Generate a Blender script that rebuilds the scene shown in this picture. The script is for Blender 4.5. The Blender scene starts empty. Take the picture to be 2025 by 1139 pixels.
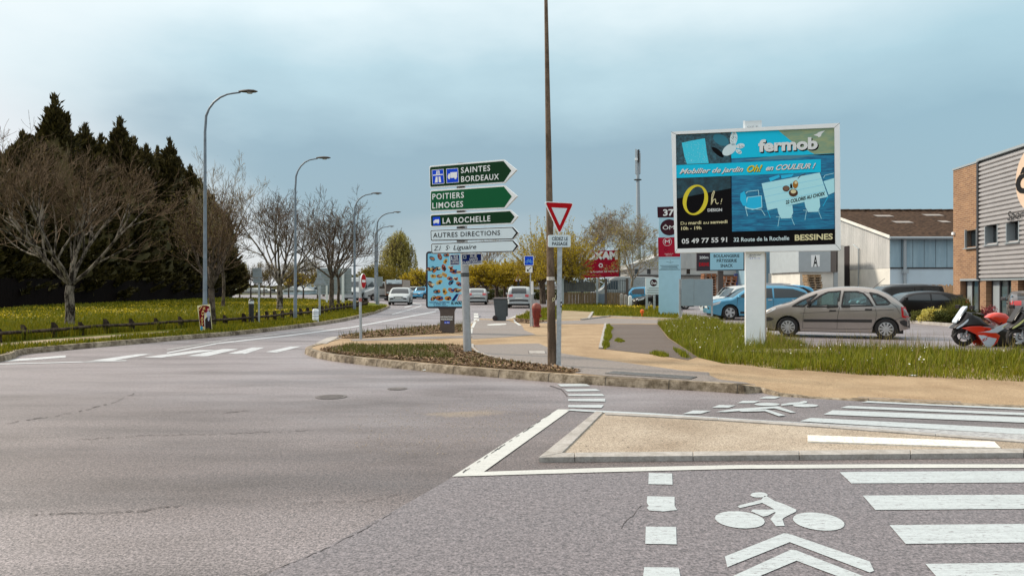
import bpy, bmesh, math, random
import numpy as np
from mathutils import Vector, Matrix
from mathutils.geometry import tessellate_polygon, delaunay_2d_cdt
R = math.radians
random.seed(7)
rng = np.random.default_rng(7)
sc = bpy.context.scene
COL = sc.collection
# ------------------------------------------------------------------ camera
EYE = 1.55; FPX = 1500.0; CX = 1012.5; HY = 566.0
cam_d = bpy.data.cameras.new("camera"); cam = bpy.data.objects.new("camera", cam_d); COL.objects.link(cam)
cam.location = (0, 0, EYE); cam.rotation_euler = (R(90), 0, 0)
cam_d.sensor_width = 36; cam_d.lens = FPX/2025*36; cam_d.shift_y = -3.5/2025
cam_d.clip_start = 0.1; cam_d.clip_end = 6000
sc.camera = cam
# ------------------------------------------------------------------ world, sun, exposure
SUN_AZ = Vector((-0.90, 0.43)); SUN_EL = R(38)
SUN_TO = Vector((SUN_AZ.x*math.cos(SUN_EL), SUN_AZ.y*math.cos(SUN_EL), math.sin(SUN_EL))).normalized()
sun_d = bpy.data.lights.new("sun", 'SUN'); sun = bpy.data.objects.new("sun", sun_d); COL.objects.link(sun)
sun_d.energy = 3.9; sun_d.angle = R(7); sun_d.color = (1.0, 0.90, 0.76)
sun.rotation_euler = SUN_TO.to_track_quat('Z', 'Y').to_euler(); sun.location = (-20, 10, 30)
w = bpy.data.worlds.new("World"); sc.world = w; w.use_nodes = True
nt = w.node_tree; nt.nodes.clear()
def N(t, **k):
    n = nt.nodes.new(t)
    for a, b in k.items(): setattr(n, a, b)
    return n
def Lk(a, b): nt.links.new(a, b)
def mth(op, a, b=None, clamp=False):
    n = N('ShaderNodeMath', operation=op); n.use_clamp = clamp
    for i, q in enumerate((a, b)):
        if q is None: continue
        if isinstance(q, (int, float)): n.inputs[i].default_value = q
        else: Lk(q, n.inputs[i])
    return n.outputs[0]
def mixc(f, a, b):
    n = N('ShaderNodeMix', data_type='RGBA')
    for s, q in ((0, f), (6, a), (7, b)):
        if isinstance(q, (int, float)): n.inputs[s].default_value = q
        elif isinstance(q, tuple): n.inputs[s].default_value = (*q, 1)
        else: Lk(q, n.inputs[s])
    return n.outputs[2]
def ramp(fac, stops):
    n = N('ShaderNodeValToRGB'); e = n.color_ramp.elements
    n.color_ramp.interpolation = 'EASE' if len(stops) < 3 else 'LINEAR'
    while len(e) < len(stops): e.new(0.5)
    for q, (p, c) in zip(e, stops):
        q.position = p; q.color = (*c, 1) if isinstance(c, tuple) else (c, c, c, 1)
    Lk(fac, n.inputs[0]); return n.outputs[0]
tc = N('ShaderNodeTexCoord'); sep = N('ShaderNodeSeparateXYZ'); Lk(tc.outputs['Generated'], sep.inputs[0])
mp = N('ShaderNodeMapping'); mp.inputs['Scale'].default_value = (1.6, 1.6, 4.2); Lk(tc.outputs['Generated'], mp.inputs[0])
nz = N('ShaderNodeTexNoise'); nz.inputs['Scale'].default_value = 1.7; nz.inputs['Detail'].default_value = 6; nz.inputs['Roughness'].default_value = .52
Lk(mp.outputs[0], nz.inputs['Vector'])
nzv = mth('MULTIPLY', mth('SUBTRACT', nz.outputs[0], 0.5), 0.19)
elv = mth('ADD', sep.outputs[2], nzv)
cloud = ramp(elv, [(0.0, (.46, .53, .57)), (.08, (.31, .43, .50)), (.18, (.305, .445, .525)), (.265, (.50, .685, .755)),
                   (.345, (.82, .94, .97)), (.55, (1.15, 1.20, 1.22)), (1.0, (1.5, 1.5, 1.48))])
lf = ramp(mth('ADD', mth('MULTIPLY', sep.outputs[0], -1.0), mth('MULTIPLY', nzv, 1.2)), [(.30, 0.0), (.62, 1.0)])
cloud = mixc(mth('MULTIPLY', lf, .88), cloud, (.86, .93, .94))
hzn = ramp(mth('ADD', mth('MULTIPLY', sep.outputs[0], -1.0), mth('MULTIPLY', sep.outputs[2], -2.2)), [(-.02, 0.0), (.22, 1.0)])
cloud = mixc(mth('MULTIPLY', hzn, .75), cloud, (.80, .81, .83))
rt = ramp(sep.outputs[0], [(.15, 0.0), (.55, 1.0)])
cloud = mixc(mth('MULTIPLY', rt, .35), cloud, (.36, .60, .71))
bg1 = N('ShaderNodeBackground'); Lk(cloud, bg1.inputs[0]); bg1.inputs[1].default_value = 1.0
sky = N('ShaderNodeTexSky', sky_type='NISHITA'); sky.sun_disc = False; sky.sun_elevation = SUN_EL
sky.sun_rotation = math.atan2(SUN_AZ.x, SUN_AZ.y)
bg2 = N('ShaderNodeBackground'); Lk(sky.outputs[0], bg2.inputs[0]); bg2.inputs[1].default_value = 0.08
mx = N('ShaderNodeMixShader'); mx.inputs[0].default_value = .12; Lk(bg1.outputs[0], mx.inputs[1]); Lk(bg2.outputs[0], mx.inputs[2])
wo = N('ShaderNodeOutputWorld'); Lk(mx.outputs[0], wo.inputs[0])
sc.view_settings.view_transform = 'Standard'; sc.view_settings.look = 'None'
sc.view_settings.exposure = 0.15; sc.view_settings.gamma = 1.0
try: sc.view_settings.use_curve_mapping = False
except Exception: pass
# ------------------------------------------------------------------ photo geometry
def G(px, py, z=0.0):
    Y = FPX*(EYE-z)/(py-HY); return Vector(((px-CX)/FPX*Y, Y, z))
def P(px, py, Y):
    return Vector(((px-CX)/FPX*Y, Y, EYE-(py-HY)/FPX*Y))
def X(px, Y): return (px-CX)/FPX*Y
def Z(py, Y): return EYE-(py-HY)/FPX*Y
class Plane:                       # an upright plane through two plan points; n looks to the camera side
    def __init__(s, p0, p1, flip=False):
        s.o = Vector((p0[0], p0[1], 0)); d = Vector((p1[0]-p0[0], p1[1]-p0[1], 0)); s.len = d.length; s.u = d.normalized()
        s.n = Vector((s.u.y, -s.u.x, 0))
        if flip: s.n = -s.n
    def uz(s, px, py):
        d = Vector(((px-CX)/FPX, 1, -(py-HY)/FPX)); e = Vector((0, 0, EYE))
        t = (s.o-e).dot(s.n)/d.dot(s.n); q = e+d*t
        return (q-s.o).dot(s.u), q.z
    def pt(s, u, z, off=0.0): return s.o+s.u*u+Vector((0, 0, z))+s.n*off
    def px(s, x, y, off=0.0): return s.pt(*s.uz(x, y), off)
# ------------------------------------------------------------------ materials
MATS = {}
def new_mat(name):
    m = bpy.data.materials.new(name); m.use_nodes = True; t = m.node_tree
    return m, t, t.nodes['Principled BSDF']
def mat(name, col, rough=.6, metal=0., var=0., scale=6., bump=0., spec=.5, coat=0., emit=None, bscale=None, detail=4, stretch=None, col2=None):
    if name in MATS: return MATS[name]
    m, t, b = new_mat(name)
    b.inputs['Base Color'].default_value = (*col, 1); b.inputs['Roughness'].default_value = rough
    b.inputs['Metallic'].default_value = metal; b.inputs['Specular IOR Level'].default_value = spec
    if coat: b.inputs['Coat Weight'].default_value = coat; b.inputs['Coat Roughness'].default_value = .08
    m.diffuse_color = (*col, 1)
    if var or bump:
        c = t.nodes.new('ShaderNodeTexCoord'); n = t.nodes.new('ShaderNodeTexNoise'); n.inputs['Scale'].default_value = scale
        n.inputs['Detail'].default_value = detail; n.inputs['Roughness'].default_value = .6
        src = c.outputs['Object']
        if stretch:
            mpn = t.nodes.new('ShaderNodeMapping'); mpn.inputs['Scale'].default_value = stretch; t.links.new(src, mpn.inputs[0]); src = mpn.outputs[0]
        t.links.new(src, n.inputs['Vector'])
        if var:
            r = t.nodes.new('ShaderNodeValToRGB'); lo = tuple(max(0, x*(1-var)) for x in col); hi = tuple(min(1, x*(1+var)) for x in (col2 or col))
            r.color_ramp.elements[0].color = (*lo, 1); r.color_ramp.elements[1].color = (*hi, 1)
            r.color_ramp.elements[0].position = .32; r.color_ramp.elements[1].position = .68
            t.links.new(n.outputs[0], r.inputs[0]); t.links.new(r.outputs[0], b.inputs['Base Color'])
        if bump:
            n2 = n
            if bscale:
                n2 = t.nodes.new('ShaderNodeTexNoise'); n2.inputs['Scale'].default_value = bscale; t.links.new(src, n2.inputs['Vector'])
            q = t.nodes.new('ShaderNodeBump'); q.inputs['Strength'].default_value = bump; q.inputs['Distance'].default_value = .02
            t.links.new(n2.outputs[0], q.inputs['Height']); t.links.new(q.outputs[0], b.inputs['Normal'])
    MATS[name] = m; return m
def leafmat(name, c1, c2, rough=.6, trans=.25):
    """foliage: colour varies per face island"""
    if name in MATS: return MATS[name]
    m, t, b = new_mat(name)
    g = t.nodes.new('ShaderNodeNewGeometry'); r = t.nodes.new('ShaderNodeValToRGB')
    r.color_ramp.elements[0].color = (*c1, 1); r.color_ramp.elements[1].color = (*c2, 1)
    t.links.new(g.outputs['Random Per Island'], r.inputs[0]); t.links.new(r.outputs[0], b.inputs['Base Color'])
    b.inputs['Roughness'].default_value = rough; b.inputs['Specular IOR Level'].default_value = .2
    tr = t.nodes.new('ShaderNodeBsdfTranslucent'); t.links.new(r.outputs[0], tr.inputs[0])
    ms = t.nodes.new('ShaderNodeMixShader'); ms.inputs[0].default_value = trans
    t.links.new(b.outputs[0], ms.inputs[1]); t.links.new(tr.outputs[0], ms.inputs[2])
    t.links.new(ms.outputs[0], t.nodes['Material Output'].inputs[0])
    MATS[name] = m; return m
def nodes_mat(name, fn):
    if name in MATS: return MATS[name]
    m, t, b = new_mat(name)
    def nd(tp, **k):
        n = t.nodes.new(tp)
        for a, v in k.items():
            if a in n.inputs: n.inputs[a].default_value = v
            else: setattr(n, a, v)
        return n
    lk = t.links.new
    fn(t, b, nd, lk); MATS[name] = m; return m
def rampn(nd, lk, src, stops):
    r = nd('ShaderNodeValToRGB'); e = r.color_ramp.elements
    while len(e) < len(stops): e.new(.5)
    for q, (p, c) in zip(e, stops): q.position = p; q.color = (*c, 1) if isinstance(c, tuple) else (c, c, c, 1)
    lk(src, r.inputs[0]); return r.outputs[0]
def mixn(nd, lk, f, a, b, mode='MIX'):
    n = nd('ShaderNodeMix', data_type='RGBA', blend_type=mode)
    for s, q in ((0, f), (6, a), (7, b)):
        if isinstance(q, (int, float)): n.inputs[s].default_value = q
        elif isinstance(q, tuple): n.inputs[s].default_value = (*q, 1)
        else: lk(q, n.inputs[s])
    return n.outputs[2]
def noise(nd, lk, vec, scale, detail=3, rough=.55, stretch=None):
    if stretch:
        m = nd('ShaderNodeMapping'); m.inputs['Scale'].default_value = stretch; lk(vec, m.inputs[0]); vec = m.outputs[0]
    n = nd('ShaderNodeTexNoise'); n.inputs['Scale'].default_value = scale; n.inputs['Detail'].default_value = detail
    n.inputs['Roughness'].default_value = rough; lk(vec, n.inputs['Vector']); return n.outputs[0]
def asphalt(name, base, spk, patches=True, tone=(1, 1, 1), rlo=.38, rhi=.62):
    def fn(t, b, nd, lk):
        v = nd('ShaderNodeTexCoord').outputs['Object']
        fine = noise(nd, lk, v, 62, 2, .75); mid = noise(nd, lk, v, 24, 3, .7)
        big = noise(nd, lk, v, .34, 4, .6, (1, 2.3, 1)); trk = noise(nd, lk, v, .55, 3, .5, (.35, 2.6, 1))
        c0 = tuple(base*x*(1-spk) for x in tone); c1 = tuple(base*x*(1+spk) for x in tone)
        c = rampn(nd, lk, fine, [(.33, c0), (.66, c1)])
        c = mixn(nd, lk, .75, c, rampn(nd, lk, mid, [(.3, .45), (.62, 1.15)]), 'MULTIPLY')
        vo = nd('ShaderNodeTexVoronoi'); vo.inputs['Scale'].default_value = 21; lk(v, vo.inputs['Vector']); c = mixn(nd, lk, .8, c, rampn(nd, lk, vo.outputs['Distance'], [(.10, .35), (.2, 1.0)]), 'MULTIPLY')
        if patches:
            c = mixn(nd, lk, 1.0, c, rampn(nd, lk, big, [(.28, .62), (.5, .98), (.72, 1.2)]), 'MULTIPLY')
            c = mixn(nd, lk, .6, c, rampn(nd, lk, trk, [(.3, .55), (.52, 1.08)]), 'MULTIPLY')
        if patches:                    # tyre-darkened band, a paler, bluer far end and a dusting of sand
            sp = nd('ShaderNodeSeparateXYZ'); lk(v, sp.inputs[0]); wob = noise(nd, lk, v, .7, 4, .65)
            m1 = nd('ShaderNodeMath', operation='MULTIPLY_ADD'); m1.inputs[1].default_value = .10; lk(sp.outputs[0], m1.inputs[0]); lk(sp.outputs[1], m1.inputs[2])
            m2 = nd('ShaderNodeMath', operation='MULTIPLY_ADD'); m2.inputs[1].default_value = 2.4; lk(wob, m2.inputs[0]); lk(m1.outputs[0], m2.inputs[2])
            m3 = nd('ShaderNodeMath', operation='MULTIPLY'); m3.inputs[1].default_value = .05; lk(m2.outputs[0], m3.inputs[0])
            c = mixn(nd, lk, 1., c, rampn(nd, lk, m3.outputs[0], [(.27, (1, 1, 1)), (.34, (.70, .66, .63)), (.385, (.60, .56, .53)), (.43, (.85, .82, .79)), (.52, (.74, .72, .71)), (.60, (1.05, 1.06, 1.08)), (.8, (1.12, 1.13, 1.16))]), 'MULTIPLY')
            dv = nd('ShaderNodeVectorMath', operation='SUBTRACT'); dv.inputs[1].default_value = (-.5, 9.3, 0); lk(v, dv.inputs[0]); sv = nd('ShaderNodeVectorMath', operation='MULTIPLY'); sv.inputs[1].default_value = (.55, 1.1, 0); lk(dv.outputs[0], sv.inputs[0]); ln = nd('ShaderNodeVectorMath', operation='LENGTH'); lk(sv.outputs[0], ln.inputs[0])
            m4 = nd('ShaderNodeMath', operation='MULTIPLY_ADD'); m4.inputs[1].default_value = 1.3; lk(wob, m4.inputs[0]); lk(ln.outputs['Value'], m4.inputs[2])
            c = mixn(nd, lk, rampn(nd, lk, m4.outputs[0], [(.75, .62), (1.0, 0.0)]), c, mixn(nd, lk, 1., (.40, .30, .19), rampn(nd, lk, fine, [(.35, .35), (.6, 1.1)]), 'MULTIPLY'))
        lk(c, b.inputs['Base Color'])
        lk(rampn(nd, lk, big, [(.3, rhi), (.7, rlo)]), b.inputs['Roughness'])
        bp = nd('ShaderNodeBump', Strength=.75, Distance=.012); lk(mixn(nd, lk, .5, fine, mid), bp.inputs['Height']); lk(bp.outputs[0], b.inputs['Normal'])
    return nodes_mat(name, fn)
# ------------------------------------------------------------------ things, meshes
ROOT = {}
def tag(o, label=None, cat=None, group=None, kind=None):
    if label: o['label'] = label
    if cat: o['category'] = cat
    if group: o['group'] = group
    if kind: o['kind'] = kind
    return o
def thing(name, label, cat, loc=(0, 0, 0), rz=0., group=None):
    o = bpy.data.objects.new(name, None); COL.objects.link(o); o.location = loc; o.rotation_euler = (0, 0, rz)
    o.empty_display_size = .2; ROOT[o.name] = Vector(loc)
    return tag(o, label, cat, group)
def link(name, me, parent=None):
    o = bpy.data.objects.new(name, me); COL.objects.link(o)
    if parent is not None:
        o.parent = parent; ROOT[o.name] = ROOT.get(parent.name, Vector((0, 0, 0)))
    return o
class MB:
    def __init__(s): s.v = []; s.f = []; s.m = []; s.mats = []
    def mi(s, m):
        if m not in s.mats: s.mats.append(m)
        return s.mats.index(m)
    def add(s, vs, fs, m):
        b = len(s.v); k = s.mi(m); s.v.extend([tuple(q) for q in vs])
        for f in fs: s.f.append(tuple(b+i for i in f)); s.m.append(k)
        return s
    def box(s, x0, x1, y0, y1, z0, z1, m, M=None):
        vs = [Vector((x, y, z)) for x in (x0, x1) for y in (y0, y1) for z in (z0, z1)]
        if M is not None: vs = [M @ q for q in vs]
        return s.add(vs, [(0, 1, 3, 2), (4, 6, 7, 5), (0, 4, 5, 1), (2, 3, 7, 6), (0, 2, 6, 4), (1, 5, 7, 3)], m)
    def obox(s, c, sz, m, rz=0., M=None):
        T = Matrix.Translation(c) @ (M if M is not None else Matrix.Rotation(rz, 4, 'Z')); a, b, d = (q/2 for q in sz)
        return s.box(-a, a, -b, b, -d, d, m, T)
    def pbox(s, pl, u0, u1, z0, z1, o0, o1, m):         # a box on an upright plane, from offset o0 to o1 along its normal
        vs = [pl.pt(u, z, o) for u in (u0, u1) for o in (o0, o1) for z in (z0, z1)]
        return s.add(vs, [(0, 1, 3, 2), (4, 6, 7, 5), (0, 4, 5, 1), (2, 3, 7, 6), (0, 2, 6, 4), (1, 5, 7, 3)], m)
    def tube(s, pts, rad, m, n=8, cap=True):
        pts = [Vector(p) for p in pts]
        if not isinstance(rad, (list, tuple)): rad = [rad]*len(pts)
        vs = []; fs = []; up = None
        for i, p in enumerate(pts):
            d = (pts[min(i+1, len(pts)-1)]-pts[max(i-1, 0)]).normalized()
            if up is None: up = Vector((1, 0, 0)) if abs(d.x) < .8 else Vector((0, 1, 0))
            a = (up-d*up.dot(d)).normalized(); up = a; b = d.cross(a)
            for k in range(n):
                t = 2*math.pi*k/n; vs.append(p+(a*math.cos(t)+b*math.sin(t))*rad[i])
        for i in range(len(pts)-1):
            for k in range(n): fs.append((i*n+k, i*n+(k+1) % n, (i+1)*n+(k+1) % n, (i+1)*n+k))
        if cap: fs.append(tuple(range(n-1, -1, -1))); fs.append(tuple((len(pts)-1)*n+k for k in range(n)))
        return s.add(vs, fs, m)
    def prism(s, pts, ext, m):                           # polygon swept along ext, caps tessellated
        pts = [Vector(p) for p in pts]; ext = Vector(ext); n = len(pts)
        tr = tessellate_polygon([pts]); vs = pts+[p+ext for p in pts]
        fs = [tuple(t) for t in tr]+[tuple(n+i for i in reversed(t)) for t in tr]+[(i, (i+1) % n, n+(i+1) % n, n+i) for i in range(n)]
        return s.add(vs, fs, m)
    def lathe(s, prof, m, c=(0, 0, 0), axis='Z', n=24, M=None, cap=True):
        vs = []; fs = []; c = Vector(c)
        for r, h in prof:
            for k in range(n):
                t = 2*math.pi*k/n; q = (r*math.cos(t), r*math.sin(t), h)
                if axis == 'Y': q = (q[0], q[2], q[1])
                if axis == 'X': q = (q[2], q[0], q[1])
                q = Vector(q); q = (M @ q) if M is not None else q
                vs.append(c+q)
        for i in range(len(prof)-1):
            for k in range(n): fs.append((i*n+k, i*n+(k+1) % n, (i+1)*n+(k+1) % n, (i+1)*n+k))
        if cap and prof[0][0] > 1e-4: fs.append(tuple(range(n-1, -1, -1)))
        if cap and prof[-1][0] > 1e-4: fs.append(tuple((len(prof)-1)*n+k for k in range(n)))
        return s.add(vs, fs, m)
    def build(s, name, parent=None, smooth=False, bevel=0., ang=35):
        me = bpy.data.meshes.new(name); off = ROOT.get(parent.name, Vector((0, 0, 0))) if parent is not None else Vector((0, 0, 0))
        me.from_pydata([(x-off.x, y-off.y, z-off.z) for x, y, z in s.v], [], s.f)
        for m in s.mats: me.materials.append(m)
        if s.m: me.polygons.foreach_set('material_index', s.m)
        bm = bmesh.new(); bm.from_mesh(me); bmesh.ops.recalc_face_normals(bm, faces=bm.faces); bm.to_mesh(me); bm.free()
        if smooth:
            me.polygons.foreach_set('use_smooth', [True]*len(me.polygons)); me.set_sharp_from_angle(angle=R(ang))
        o = link(name, me, parent)
        if bevel:
            b = o.modifiers.new('bevel', 'BEVEL'); b.width = bevel; b.segments = 2; b.limit_method = 'ANGLE'; b.angle_limit = R(40)
        return o
def npmesh(name, V, F, m, parent=None, smooth=False, midx=None):
    V = np.asarray(V, dtype=np.float32); F = np.asarray(F, dtype=np.int32)
    if parent is not None:
        off = ROOT.get(parent.name, Vector((0, 0, 0))); V = V-np.array(off, dtype=np.float32)
    me = bpy.data.meshes.new(name); k = F.shape[1]
    me.vertices.add(len(V)); me.vertices.foreach_set('co', V.ravel())
    me.loops.add(F.size); me.loops.foreach_set('vertex_index', F.ravel())
    me.polygons.add(len(F)); me.polygons.foreach_set('loop_start', np.arange(0, F.size, k, dtype=np.int32))
    for q in (m if isinstance(m, (list, tuple)) else [m]): me.materials.append(q)
    if midx is not None: me.polygons.foreach_set('material_index', np.asarray(midx, dtype=np.int32))
    me.update(calc_edges=True)
    if smooth: me.polygons.foreach_set('use_smooth', np.ones(len(F), dtype=bool))
    return link(name, me, parent)
def copy_tree(o, parent=None):
    c = o.copy(); COL.objects.link(c)
    if parent is not None:
        c.parent = parent
    for ch in list(o.children): copy_tree(ch, c)
    return c
# ------------------------------------------------------------------ flat print and lettering
TXT = {}
def text2d(s, bold=0., shear=0., space=1.0):
    k = (s, bold, shear, space)
    if k in TXT: return TXT[k]
    cu = bpy.data.curves.new('t', 'FONT'); cu.body = s; cu.size = 1; cu.offset = bold; cu.shear = shear; cu.space_character = space; cu.resolution_u = 3
    ob = bpy.data.objects.new('t', cu); COL.objects.link(ob)
    dg = bpy.context.evaluated_depsgraph_get(); dg.update()
    me = bpy.data.meshes.new_from_object(ob.evaluated_get(dg))
    v = [(q.co.x, q.co.y) for q in me.vertices]; f = [tuple(p.vertices) for p in me.polygons]
    bpy.data.objects.remove(ob); bpy.data.curves.remove(cu); bpy.data.meshes.remove(me)
    xs = [a for a, _ in v] or [0, 1]
    TXT[k] = (v, f, min(xs), max(xs)); return TXT[k]
class Art:
    """flat print: every layer 1.5 mm above the last. fn(px, py, off) gives the point on the surface"""
    def __init__(s, fn, step=.0015, base=.002): s.fn = fn; s.b = MB(); s.step = step; s.base = base
    def o(s, layer): return s.base+s.step*layer
    def poly(s, pts, m, layer=0):
        q = [s.fn(x, y, s.o(layer)) for x, y in pts]; tr = tessellate_polygon([q])
        s.b.add(q, [tuple(t) for t in tr], m); return s
    def ell(s, cx, cy, rx, ry, m, layer=0, rot=0., n=24):
        c, d = math.cos(rot), math.sin(rot)
        return s.poly([(cx+rx*math.cos(t)*c-ry*math.sin(t)*d, cy+rx*math.cos(t)*d+ry*math.sin(t)*c) for t in [2*math.pi*i/n for i in range(n)]], m, layer)
    def ring(s, cx, cy, rx, ry, t, m, layer=0, rot=0., n=28, t2=None):
        c, d = math.cos(rot), math.sin(rot); t2 = t2 or t; vs = []
        for i in range(n):
            a = 2*math.pi*i/n
            for k in (1, 0):
                x = (rx-t2*k)*math.cos(a); y = (ry-t*k)*math.sin(a); vs.append(s.fn(cx+x*c-y*d, cy+x*d+y*c, s.o(layer)))
        s.b.add(vs, [(2*i, 2*i+1, (2*i+3) % (2*n), (2*i+2) % (2*n)) for i in range(n)], m); return s
    def line(s, pts, wd, m, layer=0):
        for (x0, y0), (x1, y1) in zip(pts[:-1], pts[1:]):
            l = math.hypot(x1-x0, y1-y0) or 1; a, b = -(y1-y0)/l*wd/2, (x1-x0)/l*wd/2
            s.poly([(x0+a, y0+b), (x1+a, y1+b), (x1-a, y1-b), (x0-a, y0-b)], m, layer)
        return s
    def text(s, t, x0, y0, x1, y1, h, m, layer=1, bold=0., shear=0., space=1.0, up=None):
        """baseline from (x0,y0) to (x1,y1), capital height h, all in photo pixels"""
        v, f, a, b = text2d(t, bold, shear, space); ux, uy = (x1-x0), (y1-y0); l = math.hypot(ux, uy)
        vx, vy = up if up else (uy/l, -ux/l)
        if not up and abs(ux) > abs(uy): vx, vy = 0.0, -1.0
        q = []
        for x, y in v:
            k = (x-a)/(b-a); g = y/.70*h
            q.append(s.fn(x0+ux*k+vx*g, y0+uy*k+vy*g, s.o(layer)))
        s.b.add(q, f, m); return s
    def build(s, name, parent=None):
        me = bpy.data.meshes.new(name); off = ROOT.get(parent.name, Vector((0, 0, 0))) if parent is not None else Vector((0, 0, 0))
        me.from_pydata([(x-off.x, y-off.y, z-off.z) for x, y, z in s.b.v], [], s.b.f)
        for m in s.b.mats: me.materials.append(m)
        me.polygons.foreach_set('material_index', s.b.m); me.update()
        return link(name, me, parent)
def ink(name, col, rough=.5): return mat('ink_'+name, col, rough, spec=.10)
def g2p(pts):                       # photo pixels onto the pavement's own height
    o = []
    for x, y in pts:
        z = .12
        for _ in range(6): q = G(x, y, z); z = hz(q.x, q.y)
        o.append((q.x, q.y))
    return o
# ------------------------------------------------------------------ sheets
def smooth(t): t = max(0., min(1., t)); return t*t*(3-2*t)
def hz(x, y):                       # the pavement's height: a raised kerb that drops to road level on the right
    return .12-.105*smooth((x-3.2)/.85)*(1-smooth((y-12.0)/2.2))
def dense(pts, step):
    out = []
    for (x0, y0), (x1, y1) in zip(pts, pts[1:]+pts[:1]):
        n = max(1, int(math.hypot(x1-x0, y1-y0)/step))
        out += [(x0+(x1-x0)*i/n, y0+(y1-y0)*i/n) for i in range(n)]
    return out
def inpoly(x, y, poly):
    c = False; j = len(poly)-1
    for i in range(len(poly)):
        xi, yi = poly[i]; xj, yj = poly[j]
        if (yi > y) != (yj > y) and x < (xj-xi)*(y-yi)/(yj-yi)+xi: c = not c
        j = i
    return c
def inpoly_np(xs, ys, poly):
    c = np.zeros(len(xs), bool); j = len(poly)-1
    for i in range(len(poly)):
        xi, yi = poly[i]; xj, yj = poly[j]
        if yi != yj:
            h = ((yi > ys) != (yj > ys)) & (xs < (xj-xi)*(ys-yi)/(yj-yi)+xi); c ^= h
        j = i
    return c
def cdt(poly, step, grid=None):
    d = dense(poly, step); pts = [Vector(p) for p in d]; n = len(pts)
    if grid:
        xs = [p[0] for p in d]; ys = [p[1] for p in d]
        x = min(xs)+grid/2
        while x < max(xs):
            y = min(ys)+grid/2
            while y < max(ys):
                if inpoly(x, y, d): pts.append(Vector((x, y)))
                y += grid
            x += grid
    r = delaunay_2d_cdt(pts, [], [list(range(n))], 1, 1e-5)
    return r[0], r[2]
def sheet(name, poly, zf, m, step=.6, grid=None, label=None, kind='structure', parent=None):
    vs, fs = cdt([(p[0], p[1]) for p in poly], step, grid)
    f = zf if callable(zf) else (lambda x, y: zf)
    b = MB(); b.add([(q.x, q.y, f(q.x, q.y)) for q in vs], fs, m)
    o = b.build(name, parent)
    if kind and parent is None: o['kind'] = kind
    return o
def sweep(name, line, prof, zf, m, kind='structure', joints=None):
    """profile [(across, height)] swept along a plan polyline; across grows to the line's right"""
    b = MB(); vs = []; n = len(prof); L = [Vector((p[0], p[1])) for p in line]
    for i, p in enumerate(L):
        d = (L[min(i+1, len(L)-1)]-L[max(i-1, 0)]).normalized(); nr = Vector((d.y, -d.x))
        for a, h in prof:
            q = p+nr*a; vs.append((q.x, q.y, zf(q.x, q.y, h)))
    fs = [(i*n+k, i*n+k+1, (i+1)*n+k+1, (i+1)*n+k) for i in range(len(L)-1) for k in range(n-1)]
    fs += [tuple(range(n)), tuple((len(L)-1)*n+k for k in range(n))]
    b.add(vs, fs, m)
    if joints:                        # open joints between the kerb stones
        acc = 0.; nxt = .5
        for i in range(len(L)-1):
            l = (L[i+1]-L[i]).length; d = (L[i+1]-L[i]).normalized(); nr = Vector((d.y, -d.x))
            while nxt < acc+l:
                p = L[i]+d*(nxt-acc); q = []
                for s_ in (-.006, .006):
                    for k, (a, h) in enumerate(prof): c = p+d*s_+nr*(a+(.002 if k < n/2 else -.002)); q.append((c.x, c.y, zf(c.x, c.y, h)+(.002 if h > .05 else 0)))
                b.add(q, [(k, k+1, n+k+1, n+k) for k in range(n-1)], joints); nxt += 1.0*random.uniform(.97, 1.03)
            acc += l
    o = b.build(name, None, True, 0)
    if kind: o['kind'] = kind
    return o
def spline(pts, n=8):
    """Catmull-Rom through plan points"""
    P_ = [Vector(p) for p in pts]; out = []
    for i in range(len(P_)-1):
        a, b, c, d = P_[max(i-1, 0)], P_[i], P_[i+1], P_[min(i+2, len(P_)-1)]
        for k in range(n):
            t = k/n; out.append(.5*((2*b)+(c-a)*t+(2*a-5*b+4*c-d)*t*t+(3*b-a-3*c+d)*t*t*t))
    out.append(P_[-1]); return out
# ================================================================== GROUND
def g2(pts, z=.12): return [tuple(G(x, y, z)[:2]) for x, y in pts]
m_asph = asphalt('asphalt_old', .182, .72, tone=(1.13, .96, .95))
m_asph2 = asphalt('asphalt_new', .150, .52, patches=False, tone=(1.11, .96, .99), rlo=.45, rhi=.55)
m_asph3 = asphalt('asphalt_path', .18, .45, patches=False, tone=(1.20, .98, .84), rlo=.5, rhi=.7)
m_asph4 = asphalt('asphalt_pit', .07, .7, patches=False, tone=(1.42, .97, .70), rlo=.6, rhi=.8)
def gravelmat(name, base, spk):
    def fn(t, b, nd, lk):
        v = nd('ShaderNodeTexCoord').outputs['Object']
        fine = noise(nd, lk, v, 80, 2, .8); big = noise(nd, lk, v, .9, 4, .6); dk = noise(nd, lk, v, 26, 1, .5)
        c = rampn(nd, lk, fine, [(.35, tuple(x*(1-spk) for x in base)), (.62, tuple(x*(1+spk*.5) for x in base))])
        c = mixn(nd, lk, 1., c, rampn(nd, lk, big, [(.3, (.74, .70, .66)), (.6, 1.06)]), 'MULTIPLY')
        c = mixn(nd, lk, 1., c, rampn(nd, lk, dk, [(.24, .35), (.31, 1.0)]), 'MULTIPLY')
        lk(c, b.inputs['Base Color']); b.inputs['Roughness'].default_value = .9; b.inputs['Specular IOR Level'].default_value = .2
        bp = nd('ShaderNodeBump', Strength=.6, Distance=.01); lk(fine, bp.inputs['Height']); lk(bp.outputs[0], b.inputs['Normal'])
    return nodes_mat(name, fn)
m_ochre = gravelmat('ochre_gravel', (.385, .275, .168), .45)
m_beige = gravelmat('beige_gravel', (.41, .34, .265), .55)
m_path = gravelmat('grey_gravel', (.32, .25, .16), .3)
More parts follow.
